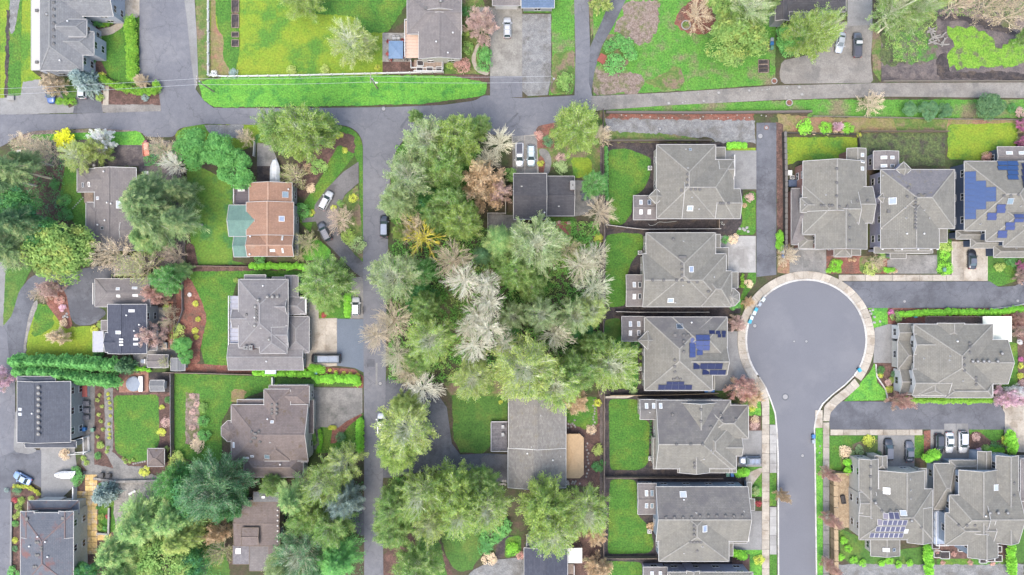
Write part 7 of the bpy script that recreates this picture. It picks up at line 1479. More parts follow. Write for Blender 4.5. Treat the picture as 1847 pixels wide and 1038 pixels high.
def make_car(px, py, deg, L, W_, kind, paint, label, cat='car', name='parked_car', roof=None, rack=False, bike=False):
    """deg: compass heading of the bonnet in the photograph (0 up, 90 right)"""
    x, y = W(px, py, .8); T = thing(name, label, cat, (x, y, 0), -math.radians(deg)); w = W_ / 2; H = {'sedan': 1.45, 'suv': 1.7, 'van': 2.3, 'pickup': 1.8}[kind]; sh = .62 if kind == 'sedan' else .8; bz = .98 if kind == 'sedan' else 1.12; h = L / 2
    st = [(-h, w * .72, .42, .6, .78, w * .6), (-h + .10, w * .9, .3, sh, bz - .06, w * .76), (-h + .5, w, .25, sh + .06, bz, w * .86), (-h * .3, w, .25, sh + .08, bz + .02, w * .88), (h * .3, w, .25, sh + .06, bz, w * .88), (h * .62, w * .98, .25, sh, bz - .10, w * .84), (h - .25, w * .9, .28, sh - .06, bz - .22, w * .7), (h, w * .62, .4, .56, .66, w * .45)]
    if kind == 'van': st = [(-h, w * .94, .35, 1.0, 1.3, w * .88), (-h + .12, w, .3, 1.1, 1.38, w * .92), (h * .6, w, .3, 1.05, 1.3, w * .92), (h - .5, w * .95, .3, .9, 1.1, w * .8), (h - .1, w * .85, .3, .75, .92, w * .65), (h, w * .7, .4, .6, .75, w * .5)]
    V, F = loft(st); me = bpy.data.meshes.new('body'); me.from_pydata(V, [], F); me.materials.append(paint); me.polygons.foreach_set('use_smooth', [True] * (len(F) - 2) + [False] * 2); me.update(); link('body', me, T)
    g0, g1, r0, r1 = {'sedan': (-h * .72, h * .42, -h * .42, h * .06), 'suv': (-h * .96, h * .46, -h * .80, h * .14), 'van': (-h * .99, h * .76, -h * .95, h * .45), 'pickup': (-h * .12, h * .50, -h * .02, h * .22)}[kind]
    wb, wt = w * .86, w * .68
    zb = bz - .06 if kind != 'van' else 1.28
    mid = (g0 * .35 + g1 * .65)
    gl = MB(); P4 = lambda yb, yt, s: None
    b = [(-wb, g0, zb), (wb, g0, zb), (wb, g1, zb), (-wb, g1, zb)]; t = [(-wt, r0, H - .06), (wt, r0, H - .06), (wt * .94, r1, H - .06), (-wt * .94, r1, H - .06)]
    gl.poly([b[0], b[1], t[1], t[0]]); gl.poly([b[1], b[2], t[2], t[1]]); gl.poly([b[2], b[3], t[3], t[2]]); gl.poly([b[3], b[0], t[0], t[3]]); gl.poly(t); gl.build('window', cglass, T)
    rf = MB(); o_ = .03; pts = [(-wt - o_ + .06, r0 - .02), (wt + o_ - .06, r0 - .02), (wt + o_, r0 + .15), (wt * .96 + o_, r1 - .12), (wt * .94 - .06, r1 + .02), (-wt * .94 + .06, r1 + .02), (-wt * .96 - o_, r1 - .12), (-wt - o_, r0 + .15)]
    rf.prism(pts, H - .07, H - .01); rf.prism([(p[0] * .86, p[1] * .9 + (r0 + r1) * .05) for p in pts], H - .01, H + .02); rf.build('roof', roof or paint, T)
    pl = MB()
    for s in (-1, 1):
        pl.bar((s * wb, g0, zb), (s * wt, r0, H - .05), .12, .07); pl.bar((s * wb, g1, zb), (s * wt * .94, r1, H - .05), .09, .06)
        ym = (g0 + g1) * .45; pl.bar((s * (wb + .005), ym + .1, zb), (s * (wt + .01), (r0 + r1) * .5, H - .05), .1, .06)
    pl.build('pillar', paint, T)
    for s in (-1, 1):
        for yy in (-h * .62, h * .62):
            o = MB().cyl((s * (w - .12) - .11, yy, .34), .34, .22, 16, 0, axis='x').build('wheel', tyre, T); MB().cyl((s * (w - .02) - .012, yy, .34), .2, .035, 12, 0, axis='x').build('rim', rim, o)
        MB().box(s * w * .42 - .2, h * .93 - .13, .52, s * w * .42 + .2, h * .93 + .08, .70).build('headlight', head, T)
        MB().box(s * w * .72 - .13, -h - .01, .62, s * w * .72 + .13, -h + .22, .86 if kind != 'van' else 1.1).build('taillight', tail, T)
        MB().box(s * (w + .09) - .11, g1 - .32, zb - .02, s * (w + .09) + .11, g1 - .12, zb + .14).build('mirror', paint if kind != 'van' else blackp, T)
    gr = MB(); gr.box(-w * .4, h - .04, .42, w * .4, h + .02, .58); gr.box(-w * .7, -h - .03, .3, w * .7, -h + .1, .5); gr.build('bumper', blackp, T)
    wp = MB(); wp.bar((-.4, g1 + .05, zb + .03), (.1, g1 - .12, zb + .14), .03, .02); wp.bar((.15, g1 + .05, zb + .03), (.6, g1 - .1, zb + .12), .03, .02); wp.build('wiper', blackp, T)
    if kind == 'pickup':
        bd = MB(); y0, y1 = -h + .12, g0 - .1; bd.box(-w * .84, y0, bz - .02, -w * .70, y1, bz + .16); bd.box(w * .70, y0, bz - .02, w * .84, y1, bz + .16); bd.box(-w * .70, y0, bz - .02, w * .70, y0 + .1, bz + .16); bd.build('bed_wall', paint, T)
        fl = MB().box(-w * .70, y0 + .1, bz + .0, w * .70, y1, bz + .10); 
        for k in range(4): fl.box(-w * .68, y0 + .15 + k * (y1 - y0) / 4, bz + .10, w * .68, y0 + .15 + (k + .85) * (y1 - y0) / 4, bz + .125)
        fl.build('bed_cover', plain('bed_cover', (.06, .065, .09), .6), T)
    if rack:
        rk = MB()
        for s in (-1, 1): rk.bar((s * wt * .85, r0 + .1, H + .09), (s * wt * .85, r1 - .1, H + .09), .06)
        for k in range(3): yy = r0 + .25 + (r1 - r0 - .5) * k / 2; rk.bar((-wt * .85, yy, H + .1), (wt * .85, yy, H + .1), .05)
        rk.build('roof_rack', plain('rack_silver', (.22, .23, .25), .5, .4, .3), T)
    if bike: bicycle((x, y), T, -h - .35, deg)
    return T
def bicycle(xy, T, off, deg):
    a = -math.radians(deg); cx, cy = xy[0] - math.sin(a) * off, xy[1] + math.cos(a) * off
    B = thing('bicycle', 'bicycle carried crosswise on the tail rack of the ' + ('dark car' if deg == 0 else 'white off-roader'), 'bicycle', (cx, cy, .75), a)
    for s in (-1, 1):
        m = MB(); n = 14
        for i in range(n): u, v = 2 * math.pi * i / n, 2 * math.pi * (i + 1) / n; m.bar((s * .5 + .33 * math.cos(u), 0, .33 * math.sin(u)), (s * .5 + .33 * math.cos(v), 0, .33 * math.sin(v)), .05)
        for i in range(4): u = math.pi * i / 4; m.bar((s * .5 - .32 * math.cos(u), 0, -.32 * math.sin(u)), (s * .5 + .32 * math.cos(u), 0, .32 * math.sin(u)), .012)
        m.build('wheel', tyre, B)
    f = MB(); f.bar((-.5, 0, 0), (-.15, 0, .45), .04); f.bar((-.15, 0, .45), (.38, 0, .42), .04); f.bar((.38, 0, .42), (0, 0, -.05), .04); f.bar((0, 0, -.05), (-.5, 0, 0), .03); f.bar((0, 0, -.05), (-.18, 0, .55), .04); f.bar((.5, 0, 0), (.36, 0, .55), .04); f.build('frame', blackp, B)
    MB().bar((.36, -.28, .58), (.36, .28, .58), .035).build('handlebar', blackp, B); MB().box(-.3, -.07, .55, -.06, .07, .6).build('saddle', blackp, B)
    MB().bar((0, .25, -.1), (0, -.05, -.1), .06).bar((0, .25, -.1), (0, .1, .5), .05).build('rack_arm', blackp, B)
wp_, bk_, gy_, sv_, bl_, nv_ = carpaint('white', (.60, .61, .62)), carpaint('black', (.03, .032, .04)), carpaint('grey', (.10, .105, .125)), carpaint('silver', (.42, .45, .48)), carpaint('blue', (.03, .09, .30)), carpaint('steel', (.16, .20, .27))
ice = carpaint('ice', (.50, .60, .64)); sbl = carpaint('skyblue', (.22, .33, .55))
make_car(915, 50, 0, 4.7, 1.85, 'suv', wp_, 'white car parked on the concrete drive of the brown house at the top', rack=True)
make_car(937, 280, 180, 5.5, 1.95, 'pickup', wp_, 'white pickup with a dark bed cover on the two-car drive', 'pickup truck', 'pickup_truck')
make_car(958, 281, 180, 4.9, 1.9, 'suv', ice, 'pale ice-blue car right of the pickup on the two-car drive', rack=True)
make_car(698, 362, 0, 4.7, 1.85, 'suv', sv_, 'silver car by the street half hidden under the roadside trees')
make_car(693, 408, 0, 4.9, 1.95, 'suv', bk_, 'dark car parked at the street edge with a bicycle on its tail', roof=nv_, bike=True)
make_car(588, 362, 28, 4.6, 1.85, 'suv', wp_, 'white car on the curved drive of the terracotta house', rack=True)
make_car(585, 418, 332, 4.6, 1.85, 'suv', gy_, 'dark grey car on the curved drive below the white one', rack=True)
make_car(642, 553, 0, 4.2, 1.85, 'suv', wp_, 'boxy white off-roader parked beside the street behind a striped hedge', bike=False)
bicycle(W(655, 560, .7), None, 0, 90)
make_car(588, 647, 270, 6.6, 2.1, 'van', bk_, 'long dark van with silver roof before the mid-grey house', 'van', 'parked_van', roof=plain('van_roof', (.10, .13, .18), .4, .5, .4), rack=True)
make_car(688, 765, 0, 5.0, 1.9, 'pickup', wp_, 'white pickup at the street partly under the olive tree', 'pickup truck', 'pickup_truck')
make_car(40, 863, 297, 4.3, 1.8, 'sedan', sbl, 'light blue car parked askew at the left edge court')
make_car(1353, 831, 270, 5.0, 1.9, 'suv', nv_, 'dark steel car parked at the garage of the stained-roof house', rack=True)
make_car(1516, 77, 190, 4.7, 1.85, 'sedan', sv_, 'silver car beside the spreading tree, top right')
make_car(1547, 81, 0, 5.6, 2.0, 'pickup', gy_, 'dark pickup with white cab roof on the gravel court, top right', 'pickup truck', 'pickup_truck', roof=wp_)
make_car(1754, 468, 0, 4.4, 1.85, 'sedan', bk_, 'black car on the pale drive of the navy-walled house', roof=gy_)
make_car(1603, 811, 0, 4.9, 1.9, 'suv', bk_, 'black car on the drive of the cream-walled house, left of two', roof=gy_)
make_car(1641, 815, 0, 4.8, 1.9, 'sedan', gy_, 'dark car with teal windscreen, right of two on the drive')
make_car(1694, 801, 180, 4.5, 1.85, 'suv', bk_, 'black hatchback, left of three cars north of the blue-grey-walled house')
make_car(1713, 799, 180, 4.7, 1.85, 'sedan', wp_, 'white sedan, middle of three cars north of the blue-grey-walled house')
make_car(1737, 798, 180, 5.0, 2.0, 'suv', wp_, 'large white car, right of three cars north of the blue-grey-walled house')
make_car(92, 168, 180, 4.7, 1.85, 'pickup', bl_, 'blue pickup with its bonnet out from under the tan tree, top left', 'pickup truck', 'pickup_truck', roof=bk_)
make_car(149, 160, 0, 4.6, 1.85, 'suv', wp_, 'white car almost hidden under the blue spruce')
# covered boats and trailer
def boat(px, py, deg, L, wd, label, cover, tailc):
    x, y = W(px, py, 1); T = thing('covered_boat', label, 'boat', (x, y, 0), -math.radians(deg)); V = []; F = []; st = []
    for i in range(9):
        t = i / 8; yy = -L / 2 + L * t; w = wd / 2 * (1 - max(0, (t - .55) / .45) ** 2 * .6); st.append((yy, max(.05, w), .6 + .25 * max(0, t - .6), 1.15, 1.3 + .28 * math.sin(t * 3) + .06 * (i % 2), w * .45))
    V, F = loft(st); me = bpy.data.meshes.new('hull'); me.from_pydata(V, [], F); me.materials.append(cover); me.update(); link('hull', me, T)
    m = MB(); m.bar((-wd * .3, -L * .45, .5), (-wd * .3, L * .3, .5), .1); m.bar((wd * .3, -L * .45, .5), (wd * .3, L * .3, .5), .1); m.bar((-wd * .3, L * .3, .5), (0, L * .6, .5), .1); m.bar((wd * .3, L * .3, .5), (0, L * .6, .5), .1); m.build('trailer_frame', gal, T)
    for s in (-1, 1): MB().cyl((s * wd * .45 - .1, -L * .1, .32), .32, .2, 14, 0, axis='x').build('wheel', tyre, T)
    MB().box(-.2, -L / 2 - .35, .7, .2, -L / 2, 1.5).build('outboard_motor', tailc, T)
    rb = MB()
    for k in range(4): yy = -L * .35 + k * L * .2; rb.bar((-wd * .4, yy, 1.33), (0, yy + .1, 1.72), .07); rb.bar((wd * .4, yy, 1.33), (0, yy + .1, 1.72), .07)
    rb.bar((0, -L * .4, 1.66), (0, L * .35, 1.55), .06); rb.build('cover_seam', white_d, T)
boat(496, 310, 0, 5.2, 2.2, 'boat under a white tarpaulin on the dark drive of the terracotta house', plain('tarpaulin', (.60, .64, .68), .5), blackp)
boat(118, 857, 270, 4.6, 1.7, 'white boat-like cruiser parked beside the bright green bush', plain('gelcoat', (.74, .74, .74), .3), blackp)
x, y = W(264, 270, .6); T = thing('utility_trailer', 'salmon-red utility trailer with load beside the corner verge', 'trailer', (x, y, 0), -math.radians(-4))
orange = plain('orange_paint', (.62, .20, .12), .5); m = MB().box(-.65, -1.5, .5, .65, 1.5, .62); m.box(-.7, -1.5, .62, -.62, 1.5, .95); m.box(.62, -1.5, .62, .7, 1.5, .95); m.box(-.62, -1.5, .62, .62, -1.42, .95); m.box(-.62, 1.42, .62, .62, 1.5, .95); m.build('bed', orange, T)
MB().box(-.5, -.2, .64, .5, 1.3, .86).build('load', plain('salmon_board', (.66, .30, .22), .7), T); MB().box(-.3, 1.5, .55, .4, 2.0, 1.0).build('tool_box', plain('maroon_paint', (.20, .03, .07), .5), T); MB().bar((0, -1.5, .5), (0, -2.3, .45), .1).build('drawbar', gal, T)
for s in (-1, 1): MB().cyl((s * .75 - .09, -.1, .3), .3, .18, 12, 0, axis='x').build('wheel', tyre, T)

# ------------------------------------------------------------------ fences
def fence(label, pts, h=1.6, mat=wood_f, top=None, step=2.4, kind='board', cat='fence', name='fence', thick=.06, post=.14):
    x0, y0 = W(*pts[0]); T = thing(name, label, cat, (x0, y0, 0)); w = [W(*p) for p in pts]
    pm = MB().box(-post / 2, -post / 2, 0, post / 2, post / 2, h + .12).mesh('post', top or mat)
    for i in range(len(w) - 1):
        a, b = Vector((*w[i], 0)), Vector((*w[i + 1], 0)); L = (b - a).length; n = max(1, round(L / step)); ang = math.atan2(b.y - a.y, b.x - a.x); s = L / n
        key = ('panel', round(s, 2), h, kind, mat.name, (top or mat).name, thick)
        if key not in PAN:
            m = MB()
            if kind == 'board':
                m.box(post / 2, -thick / 2, .05, s - post / 2, thick / 2, h, 0); m.box(post / 2, -thick, h, s - post / 2, thick, h + .06, 1)
                nb = max(2, int(s / .3))
                for k in range(nb): m.box(post / 2 + (s - post) * (k + .06) / nb, -thick, .08, post / 2 + (s - post) * (k + .94) / nb, -thick / 2, h - .03, 0)
            elif kind == 'rail':
                for z in (.35, .75, h - .05): m.box(post / 2, -.04, z, s - post / 2, .04, z + .12, 1)
            elif kind == 'wall': m.box(-.0, -thick, 0, s, thick, h, 0); m.box(0, -thick - .05, h, s, thick + .05, h + .08, 1)
            PAN[key] = m.mesh('panel', [mat, top or mat])
        for k in range(n + (i == len(w) - 2)):
            p = a + (b - a) * (k / n) - Vector((x0, y0, 0))
            if kind != 'wall': link('post', pm, T, tuple(p), ang)
            if k < n: link('panel', PAN[key], T, tuple(p), ang)
    return T
PAN = {}
fence('white rail fence round the big mown lawn beside the top street', [(378, -20), (378, 138), (412, 140), (560, 137.5), (700, 134), (800, 132)], 1.2, white, white, kind='rail', post=.2)
fence('white deck railing south of the brown house patio', [(742, 112), (742, 124), (800, 126), (800, 110)], 1.0, white, white, kind='rail')
fence('dark retaining wall along the gravel lot beneath the lane', [(1092, 204), (1250, 205), (1462, 203)], 1.0, plain('dark_retaining', (.12, .10, .09), .9), kind='wall', thick=.2, cat='wall', name='retaining_wall')
fence('dark property fence left of the gravel lot', [(1087, 200), (1087, 300), (1088, 405)], 1.8, brownw, plain('fence_cap', (.10, .08, .07), .8))
fence('fence between the gravel lot and the northern house', [(1090, 256), (1280, 256)], 1.8, brownw, plain('fence_cap2', (.16, .14, .13), .8))
fence('fence between the northern house and the turret house', [(1092, 407), (1130, 412), (1158, 415), (1296, 414)], 1.8, wood_f, plain('cap_light', (.45, .43, .40), .7))
fence('gate fence at the east end between the northern two houses', [(1294, 398), (1294, 414)], 1.6, wood_f)
fence('fence between the turret house and the solar house', [(1110, 562), (1150, 563), (1275, 563)], 1.8, wood_f, plain('cap_light', (.45, .43, .40), .7))
fence('boundary fence between the woods and the back yards', [(1088, 405), (1086, 560), (1088, 700), (1088, 860), (1087, 1040)], 1.8, wood_f, wood_f)
fence('fence between the solar house and the stained-roof house', [(1100, 712), (1200, 711), (1292, 708)], 1.8, wood_f, wood_t)
fence('fence between the stained-roof house and the vent row house', [(1092, 859), (1150, 859), (1300, 860)], 1.8, wood_f, wood_f)
fence('fence north of the lavender-walled house at the bottom', [(1088, 1003), (1182, 1003)], 1.8, wood_f, wood_f)
fence('white low wall at the west end of the fence below the solar house', [(1091, 716), (1130, 716), (1142, 712)], .6, conc_t, kind='wall', thick=.2, cat='wall', name='low_wall')
fence('dark lattice retaining fence east of the private drive', [(1412, 240), (1414, 330), (1414, 462)], 1.6, plain('dark_timber', (.06, .055, .05), .8), plain('lattice_top', (.14, .13, .12), .8), step=1.2, thick=.3)
fence('dark garden wall north of the brick-based house yard', [(1412, 241), (1545, 244), (1548, 266)], 1.0, plain('dark_timber', (.06, .055, .05), .8), cat='fence')
fence('dark fence behind the marshy yard', [(1549, 239), (1640, 239), (1706, 239)], 1.4, brownw)
fence('thin fence on the verge south of the gravel lane', [(1464, 211), (1620, 214), (1700, 216), (1860, 218)], 1.0, plain('thin_fence', (.18, .16, .13), .8), kind='rail', post=.1)
fence('wire fence south of the marsh lot', [(1590, 148), (1700, 148), (1860, 148)], 1.0, plain('thin_fence', (.18, .16, .13), .8), kind='rail', post=.1)
fence('tan board fence beside the east pavement', [(1500, 852), (1501, 950), (1502, 1045)], 2.0, wood_t, wood_t, thick=.45)
fence('tan fence top at the brick patio corner', [(1500, 851), (1528, 851)], 1.8, wood_t, wood_t)
fence('fence south of the terracotta house lawn', [(318, 482), (350, 480), (450, 482)], 1.4, wood_f, wood_f)
fence('fence along the south side of the mid-grey house lawn', [(300, 671), (380, 673), (458, 675)], 1.6, wood_f, wood_f)
fence('grey fence between the long garden and the west lawn', [(313, 674), (313, 760), (314, 820)], 1.6, wood_f, deck_g)
fence('timber walkway fence below the west pergola', [(331, 500), (332, 560), (318, 600)], 1.0, wood_f, deck_g)
fence('short white wall north of the brown-roofed house', [(495, 680), (495, 693)], 1.6, white_d, white_d, thick=.15)
fence('fence west of the mottled lawn', [(331, 270), (332, 330)], 1.4, wood_f, wood_f)
fence('white fence post strip at the boat drive', [(462, 258), (460, 283)], 1.3, white_d, white_d)
fence('stone terrace wall north of the grey patio garden', [(172, 862), (215, 868), (290, 866)], .7, stone_g, kind='wall', cat='wall', name='garden_wall', thick=.2)
fence('stone wall at the south of the terrace bed', [(177, 961), (198, 963), (199, 915)], .6, stone_g, conc, kind='wall', cat='wall', name='garden_wall', thick=.15)
fence('fence at the southwest corner of the black-roofed house', [(881, 440), (880, 386), (912, 386), (912, 345), (925, 345)], 1.5, wood_f, plain('cap_light', (.45, .43, .40), .7))
fence('fence along the roadside bed of the left court', [(23, 905), (22, 1030)], .5, conc_g, kind='wall', cat='wall', name='low_wall', thick=.15)
fence('white gate posts in front of the slate-roofed house', [(139, 876), (139, 898)], 1.6, white, white, thick=.12)
fence('white porch railing east of the navy-roofed long house', [(136, 816), (163, 814), (162, 786), (148, 790)], 2.6, white, white, kind='rail', post=.22)
fence('rail along the boundary right of the southern green trees', [(1078, 700), (1080, 712)], 1.2, wood_f)
fence('brown fence beside the paver yard of the large east house', [(1664, 571), (1760, 571)], 1.5, wood_f, wood_f)
# ------------------------------------------------------------------ decks, covers and structures that stand on their own
def deck(px0, py0, px1, py1, z, mat, label, n, along='x', rail=None, name='deck', cat='deck', steps=0, corners=0):
    xa, ya = W(px0, py1, z); xb, yb = W(px1, py0, z); cx, cy = (xa + xb) / 2, (ya + yb) / 2; T = thing(name, label, cat, (cx, cy, 0)); xa -= cx; xb -= cx; ya -= cy; yb -= cy
    for k in range(n):
        a, b = (k + .03) / n, (k + .97) / n
        (MB().box(xa, ya + (yb - ya) * a, z - .06, xb, ya + (yb - ya) * b, z) if along == 'x' else MB().box(xa + (xb - xa) * a, ya, z - .06, xa + (xb - xa) * b, yb, z)).build('board', mat, T)
    f = MB(); f.box(xa + .05, ya + .05, z - .25, xb - .05, yb - .05, z - .07)
    for sx in (xa + .1, xb - .1):
        for sy in (ya + .1, yb - .1): f.box(sx - .08, sy - .08, 0, sx + .08, sy + .08, z - .25)
    f.build('deck_frame', wood_f, T)
    if rail:
        r = MB(); c = {'w': ((xa, ya), (xa, yb)), 'e': ((xb, ya), (xb, yb)), 'n': ((xa, yb), (xb, yb)), 's': ((xa, ya), (xb, ya))}
        for s in rail[0]:
            p, q = c[s]; r.bar((*p, z + .95), (*q, z + .95), .12, .08); L = math.dist(p, q); m = max(1, int(L / 1.5))
            for i in range(m + 1): X, Y = p[0] + (q[0] - p[0]) * i / m, p[1] + (q[1] - p[1]) * i / m; r.box(X - .05, Y - .05, z, X + .05, Y + .05, z + .93)
            r.bar((*p, z + .5), (*q, z + .5), .04, .04)
        r.build('railing', rail[1], T)
    return T
deck(886, 760, 915, 813, .7, deck_g, 'grey timber deck with white-edged rails west of the long grey roof', 14, 'x', ('wns', plain('rail_grey', (.50, .50, .52), .6)))
deck(731, 38, 755, 105, 2.6, plain('tan_deck', (.55, .40, .31), .8), 'tan balcony deck along the west side of the brown house', 12, 'x', ('wn', white))
deck(747, 108, 798, 130, .8, deck_w, 'terrace deck with planter frames south of the brown house', 8, 'y', ('se', white))
deck(152, 348, 168, 366, .5, deck_w, 'small brown deck west of the taupe roof', 7, 'x')
deck(415, 534, 433, 622, 2.8, plain('lavender_deck', (.33, .34, .40), .7), 'lavender upper deck on the west side of the mid-grey house', 12, 'x', ('w', white))
deck(424, 334, 449, 369, 2.7, plain('dark_deck', (.10, .085, .10), .7), 'dark balcony at the northwest corner of the terracotta house', 8, 'x', ('wn', white))
deck(1684, 922, 1707, 982, 2.6, plain('blue_deck', (.36, .42, .52), .7), 'light blue deck between cream-walled and blue-grey-walled houses', 8, 'y', ('ws', white))
deck(1019, 1018, 1035, 1036, .6, deck_w, 'small brown porch below the white canopy', 5, 'y', ('e', white))
deck(968, 965, 0 + 988, 985, .7, deck_g, 'small grey porch with a white rail at the bottom navy roof', 5, 'x', ('w', white))
deck(215, 672, 268, 706, .25, mottle('brick_paving', (.26, .13, .09), (.32, .18, .13), 2, None, None, 8, .25, rand=.1), 'brick-red deck around the round hot tub', 10, 'y')
deck(473, 660, 482, 676, .3, deck_w, 'narrow brown landing south of the mid-grey house', 6, 'x')
deck(1003, 400, 1031, 424, .12, plain('red_pavers', (.42, .14, .12), .8), 'red square patio with two chairs south of the black-roofed house', 6, 'y', name='patio', cat='patio')
deck(1770, 572, 1776, 584, 2.2, plain('plum_deck', (.14, .10, .12), .8), 'dark plum strip deck beside the pale canopy', 3, 'y')
def canopy(px0, py0, px1, py1, z, mat, label, name='canopy', cat='canopy', cut=0, ribs=True):
    xa, ya = W(px0, py1, z); xb, yb = W(px1, py0, z); cx, cy = (xa + xb) / 2, (ya + yb) / 2; T = thing(name, label, cat, (cx, cy, 0)); w, d = (xb - xa) / 2, (yb - ya) / 2
    c = cut * MPP; pts = [(-w, -d), (w - c, -d), (w, -d + c), (w, d - c), (w - c, d), (-w, d)] if cut else [(-w, -d), (w, -d), (w, d), (-w, d)]
    m = MB(); n = len(pts); top = (0 if not cut else -w * .2, 0, z + .35)
    for i in range(n): a, b = pts[i], pts[(i + 1) % n]; m.poly([(*a, z), (*b, z), top]); m.poly([(*b, z), (*a, z), (*a, z - .18), (*b, z - .18)])
    m.build('cover', mat, T); f = MB()
    for p in pts: f.box(p[0] * .96 - .05, p[1] * .96 - .05, 0, p[0] * .96 + .05, p[1] * .96 + .05, z - .02)
    f.build('post', white_d, T)
    if ribs:
        r = MB()
        for p in pts: r.bar((*p, z + .02), (top[0], top[1], top[2] + .02), .06, .04)
        r.build('rib', mat, T)
    return T
canopy(1020, 783, 1053, 863, 2.6, tan_canvas, 'tan cut-cornered patio cover east of the long grey roof', cut=7)
canopy(1023, 989, 1050, 1016, 2.6, canvas_w, 'square white canopy east of the bottom navy roof')
canopy(1773, 571, 1825, 617, 3.0, plain('cream_canvas', (.80, .79, .64), .7), 'large cream square canopy behind the large east house')
canopy(701, 74, 727, 106, 2.5, plain('blue_canvas', (.13, .21, .33), .7), 'square blue patio gazebo on the pale paving', 'gazebo', 'gazebo')
canopy(478, 661, 498, 675, 2.4, plain('sheet_metal', (.50, .56, .64), .5), 'pale blue lean-to cover south of the mid-grey house')
# hot tub, tank, small buildings
def tub(px, py, r, label, c=(.20, .24, .30)):
    x, y = W(px, py, 1); T = thing('hot_tub', label, 'hot tub', (x, y, 0)); MB().cyl((0, 0, 0), r, .9, 20).build('tub_wall', plain('tub_shell', (.25, .26, .28), .5), T); MB().cyl((0, 0, .9), r * .96, .12, 20, 0, r * .9).build('tub_cover', plain('tub_cover', c, .6), T); MB().box(r * .7, -r, 0, r * 1.25, r, 1.0).build('steps', gal, T)
tub(240, 693, 1.7, 'round grey hot tub on the brick-red deck')
def box_shed(px, py, w, d, h, mat, label, name='cabinet', cat='cabinet', lid=None, ang=0):
    x, y = W(px, py, h); T = thing(name, label, cat, (x, y, 0), ang); MB().box(-w / 2, -d / 2, 0, w / 2, d / 2, h).build('case', mat, T); m = MB().box(-w / 2 - .06, -d / 2 - .06, h, w / 2 + .06, d / 2 + .06, h + .08); m.box(-w / 2 + .1, -d / 2 + .1, h + .08, w / 2 - .1, d / 2 - .1, h + .13); m.build('lid', lid or mat, T); return T
house('shed', 'blue-grey lean-to with white end east of the hot tub', [(271, 686, 297, 706, 'xgg', 2.2, {'p': .3, 'nw': 1})], white, sh_gb, cat='shed', windows=False)
# recycling bins
BIN = {}
def bin_(px, py, c, label, ang=0, group=None):
    k = c[0]
    if k not in BIN:
        b = MB(); z0, z1 = .06, .95; V = [(-.26, -.3, z0), (.26, -.3, z0), (.26, .3, z0), (-.26, .3, z0), (-.32, -.38, z1), (.32, -.38, z1), (.32, .38, z1), (-.32, .38, z1)]; b.v = V
        b.f = [(0, 1, 5, 4), (1, 2, 6, 5), (2, 3, 7, 6), (3, 0, 4, 7), (3, 2, 1, 0)]; b.m = [0] * 5; mt = plain('bin_' + k, c[1], .5)
        l = MB().box(-.35, -.42, z1, .35, .40, z1 + .06).box(-.28, -.34, z1 + .06, .28, .32, z1 + .1); hd = MB().bar((-.28, .46, 1.0), (.28, .46, 1.0), .05); wh = MB().cyl((-.30, .33, .14), .14, .6, 10, 0, axis='x')
        BIN[k] = (b.mesh('tub', mt), l.mesh('lid', mt), hd.mesh('handle', mt), wh.mesh('wheel', tyre))
    x, y = W(px, py, 1); T = thing('wheelie_bin', label, 'bin', (x, y, 0), ang, group)
    for nm, me in zip(('tub', 'lid', 'handle', 'wheel'), BIN[k]): link(nm, me, T)
cb, ct, cg, cw, cgr = ('blue', (.03, .16, .40)), ('teal', (.02, .32, .48)), ('grey', (.30, .34, .38)), ('pale', (.52, .62, .62)), ('green', (.10, .24, .17))
for p in [(1377, 541, cw, 'pale bin on the bulb kerb, northernmost of the line', -.6), (1370.5, 549.5, cg, 'grey bin on the bulb kerb below the pale one', -.6), (1364, 559, ct, 'bright teal bin on the bulb kerb, third of the line', -.5), (1361, 565, cw, 'small pale bin under the bright teal one', -.4), (1356, 574, cw, 'pale bin above the lowest teal one on the bulb kerb', -.3), (1353, 580.5, ct, 'teal bin at the south end of the bulb kerb line', -.3),
          (1551, 668, ct, 'teal bin alone on the east kerb of the bulb', .5), (1468, 788, cb, 'blue bin at the east kerb south of the bulb', 0), (1468, 797, cg, 'grey bin below the blue one at the east kerb', 0),
          (1413, 446, cg, 'grey bin beside the lime hedge block, upper', 0), (1413, 454, cw, 'pale bin beside the lime hedge block, middle', 0), (1414, 462, cb, 'blue bin beside the lime hedge block, lower', 0), (1313, 857, cgr, 'green bin below the dark car drive', 0), (1321, 857, cb, 'blue bin below the dark car drive', 0),
          (1274, 705, cb, 'blue bin behind the salmon tree, left of three', 0), (1280, 705, cg, 'grey bin behind the salmon tree, middle of three', 0), (1286, 705, cb, 'blue bin behind the salmon tree, right of three', 0), (1393, 78, cb, 'blue bin beside the dark grey house', 0), (1393, 72, cg, 'grey bin above the blue one at the dark grey house', 0), (1393, 86, cgr, 'green bin below the blue one at the dark grey house', 0),
          (569, 672, cb, 'blue bin behind the short clipped hedge block', 0), (151, 775, cb, 'blue bin at the east wall of the navy-roofed long house', 0), (166, 776, cgr, 'green bin near the blue one at the long border', 0), (1652, 570, ct, 'teal bin beside the terracotta post at the lane hedge', 0), (1704, 487, cgr, 'green utility box inside the clipped lime shrubs', 0)]:
    bin_(p[0], p[1], p[2], p[3], p[4])
for i, (y_, c_) in enumerate([(842, cw), (852, cg), (858, cg), (866, cb), (885, cg), (893, cg), (903, cw), (914, cb)]): bin_(1679, y_ + 2, c_, 'bin or box stored in the gap between the cream and the blue-grey-walled houses', 0, 'bins in the gap between two houses')
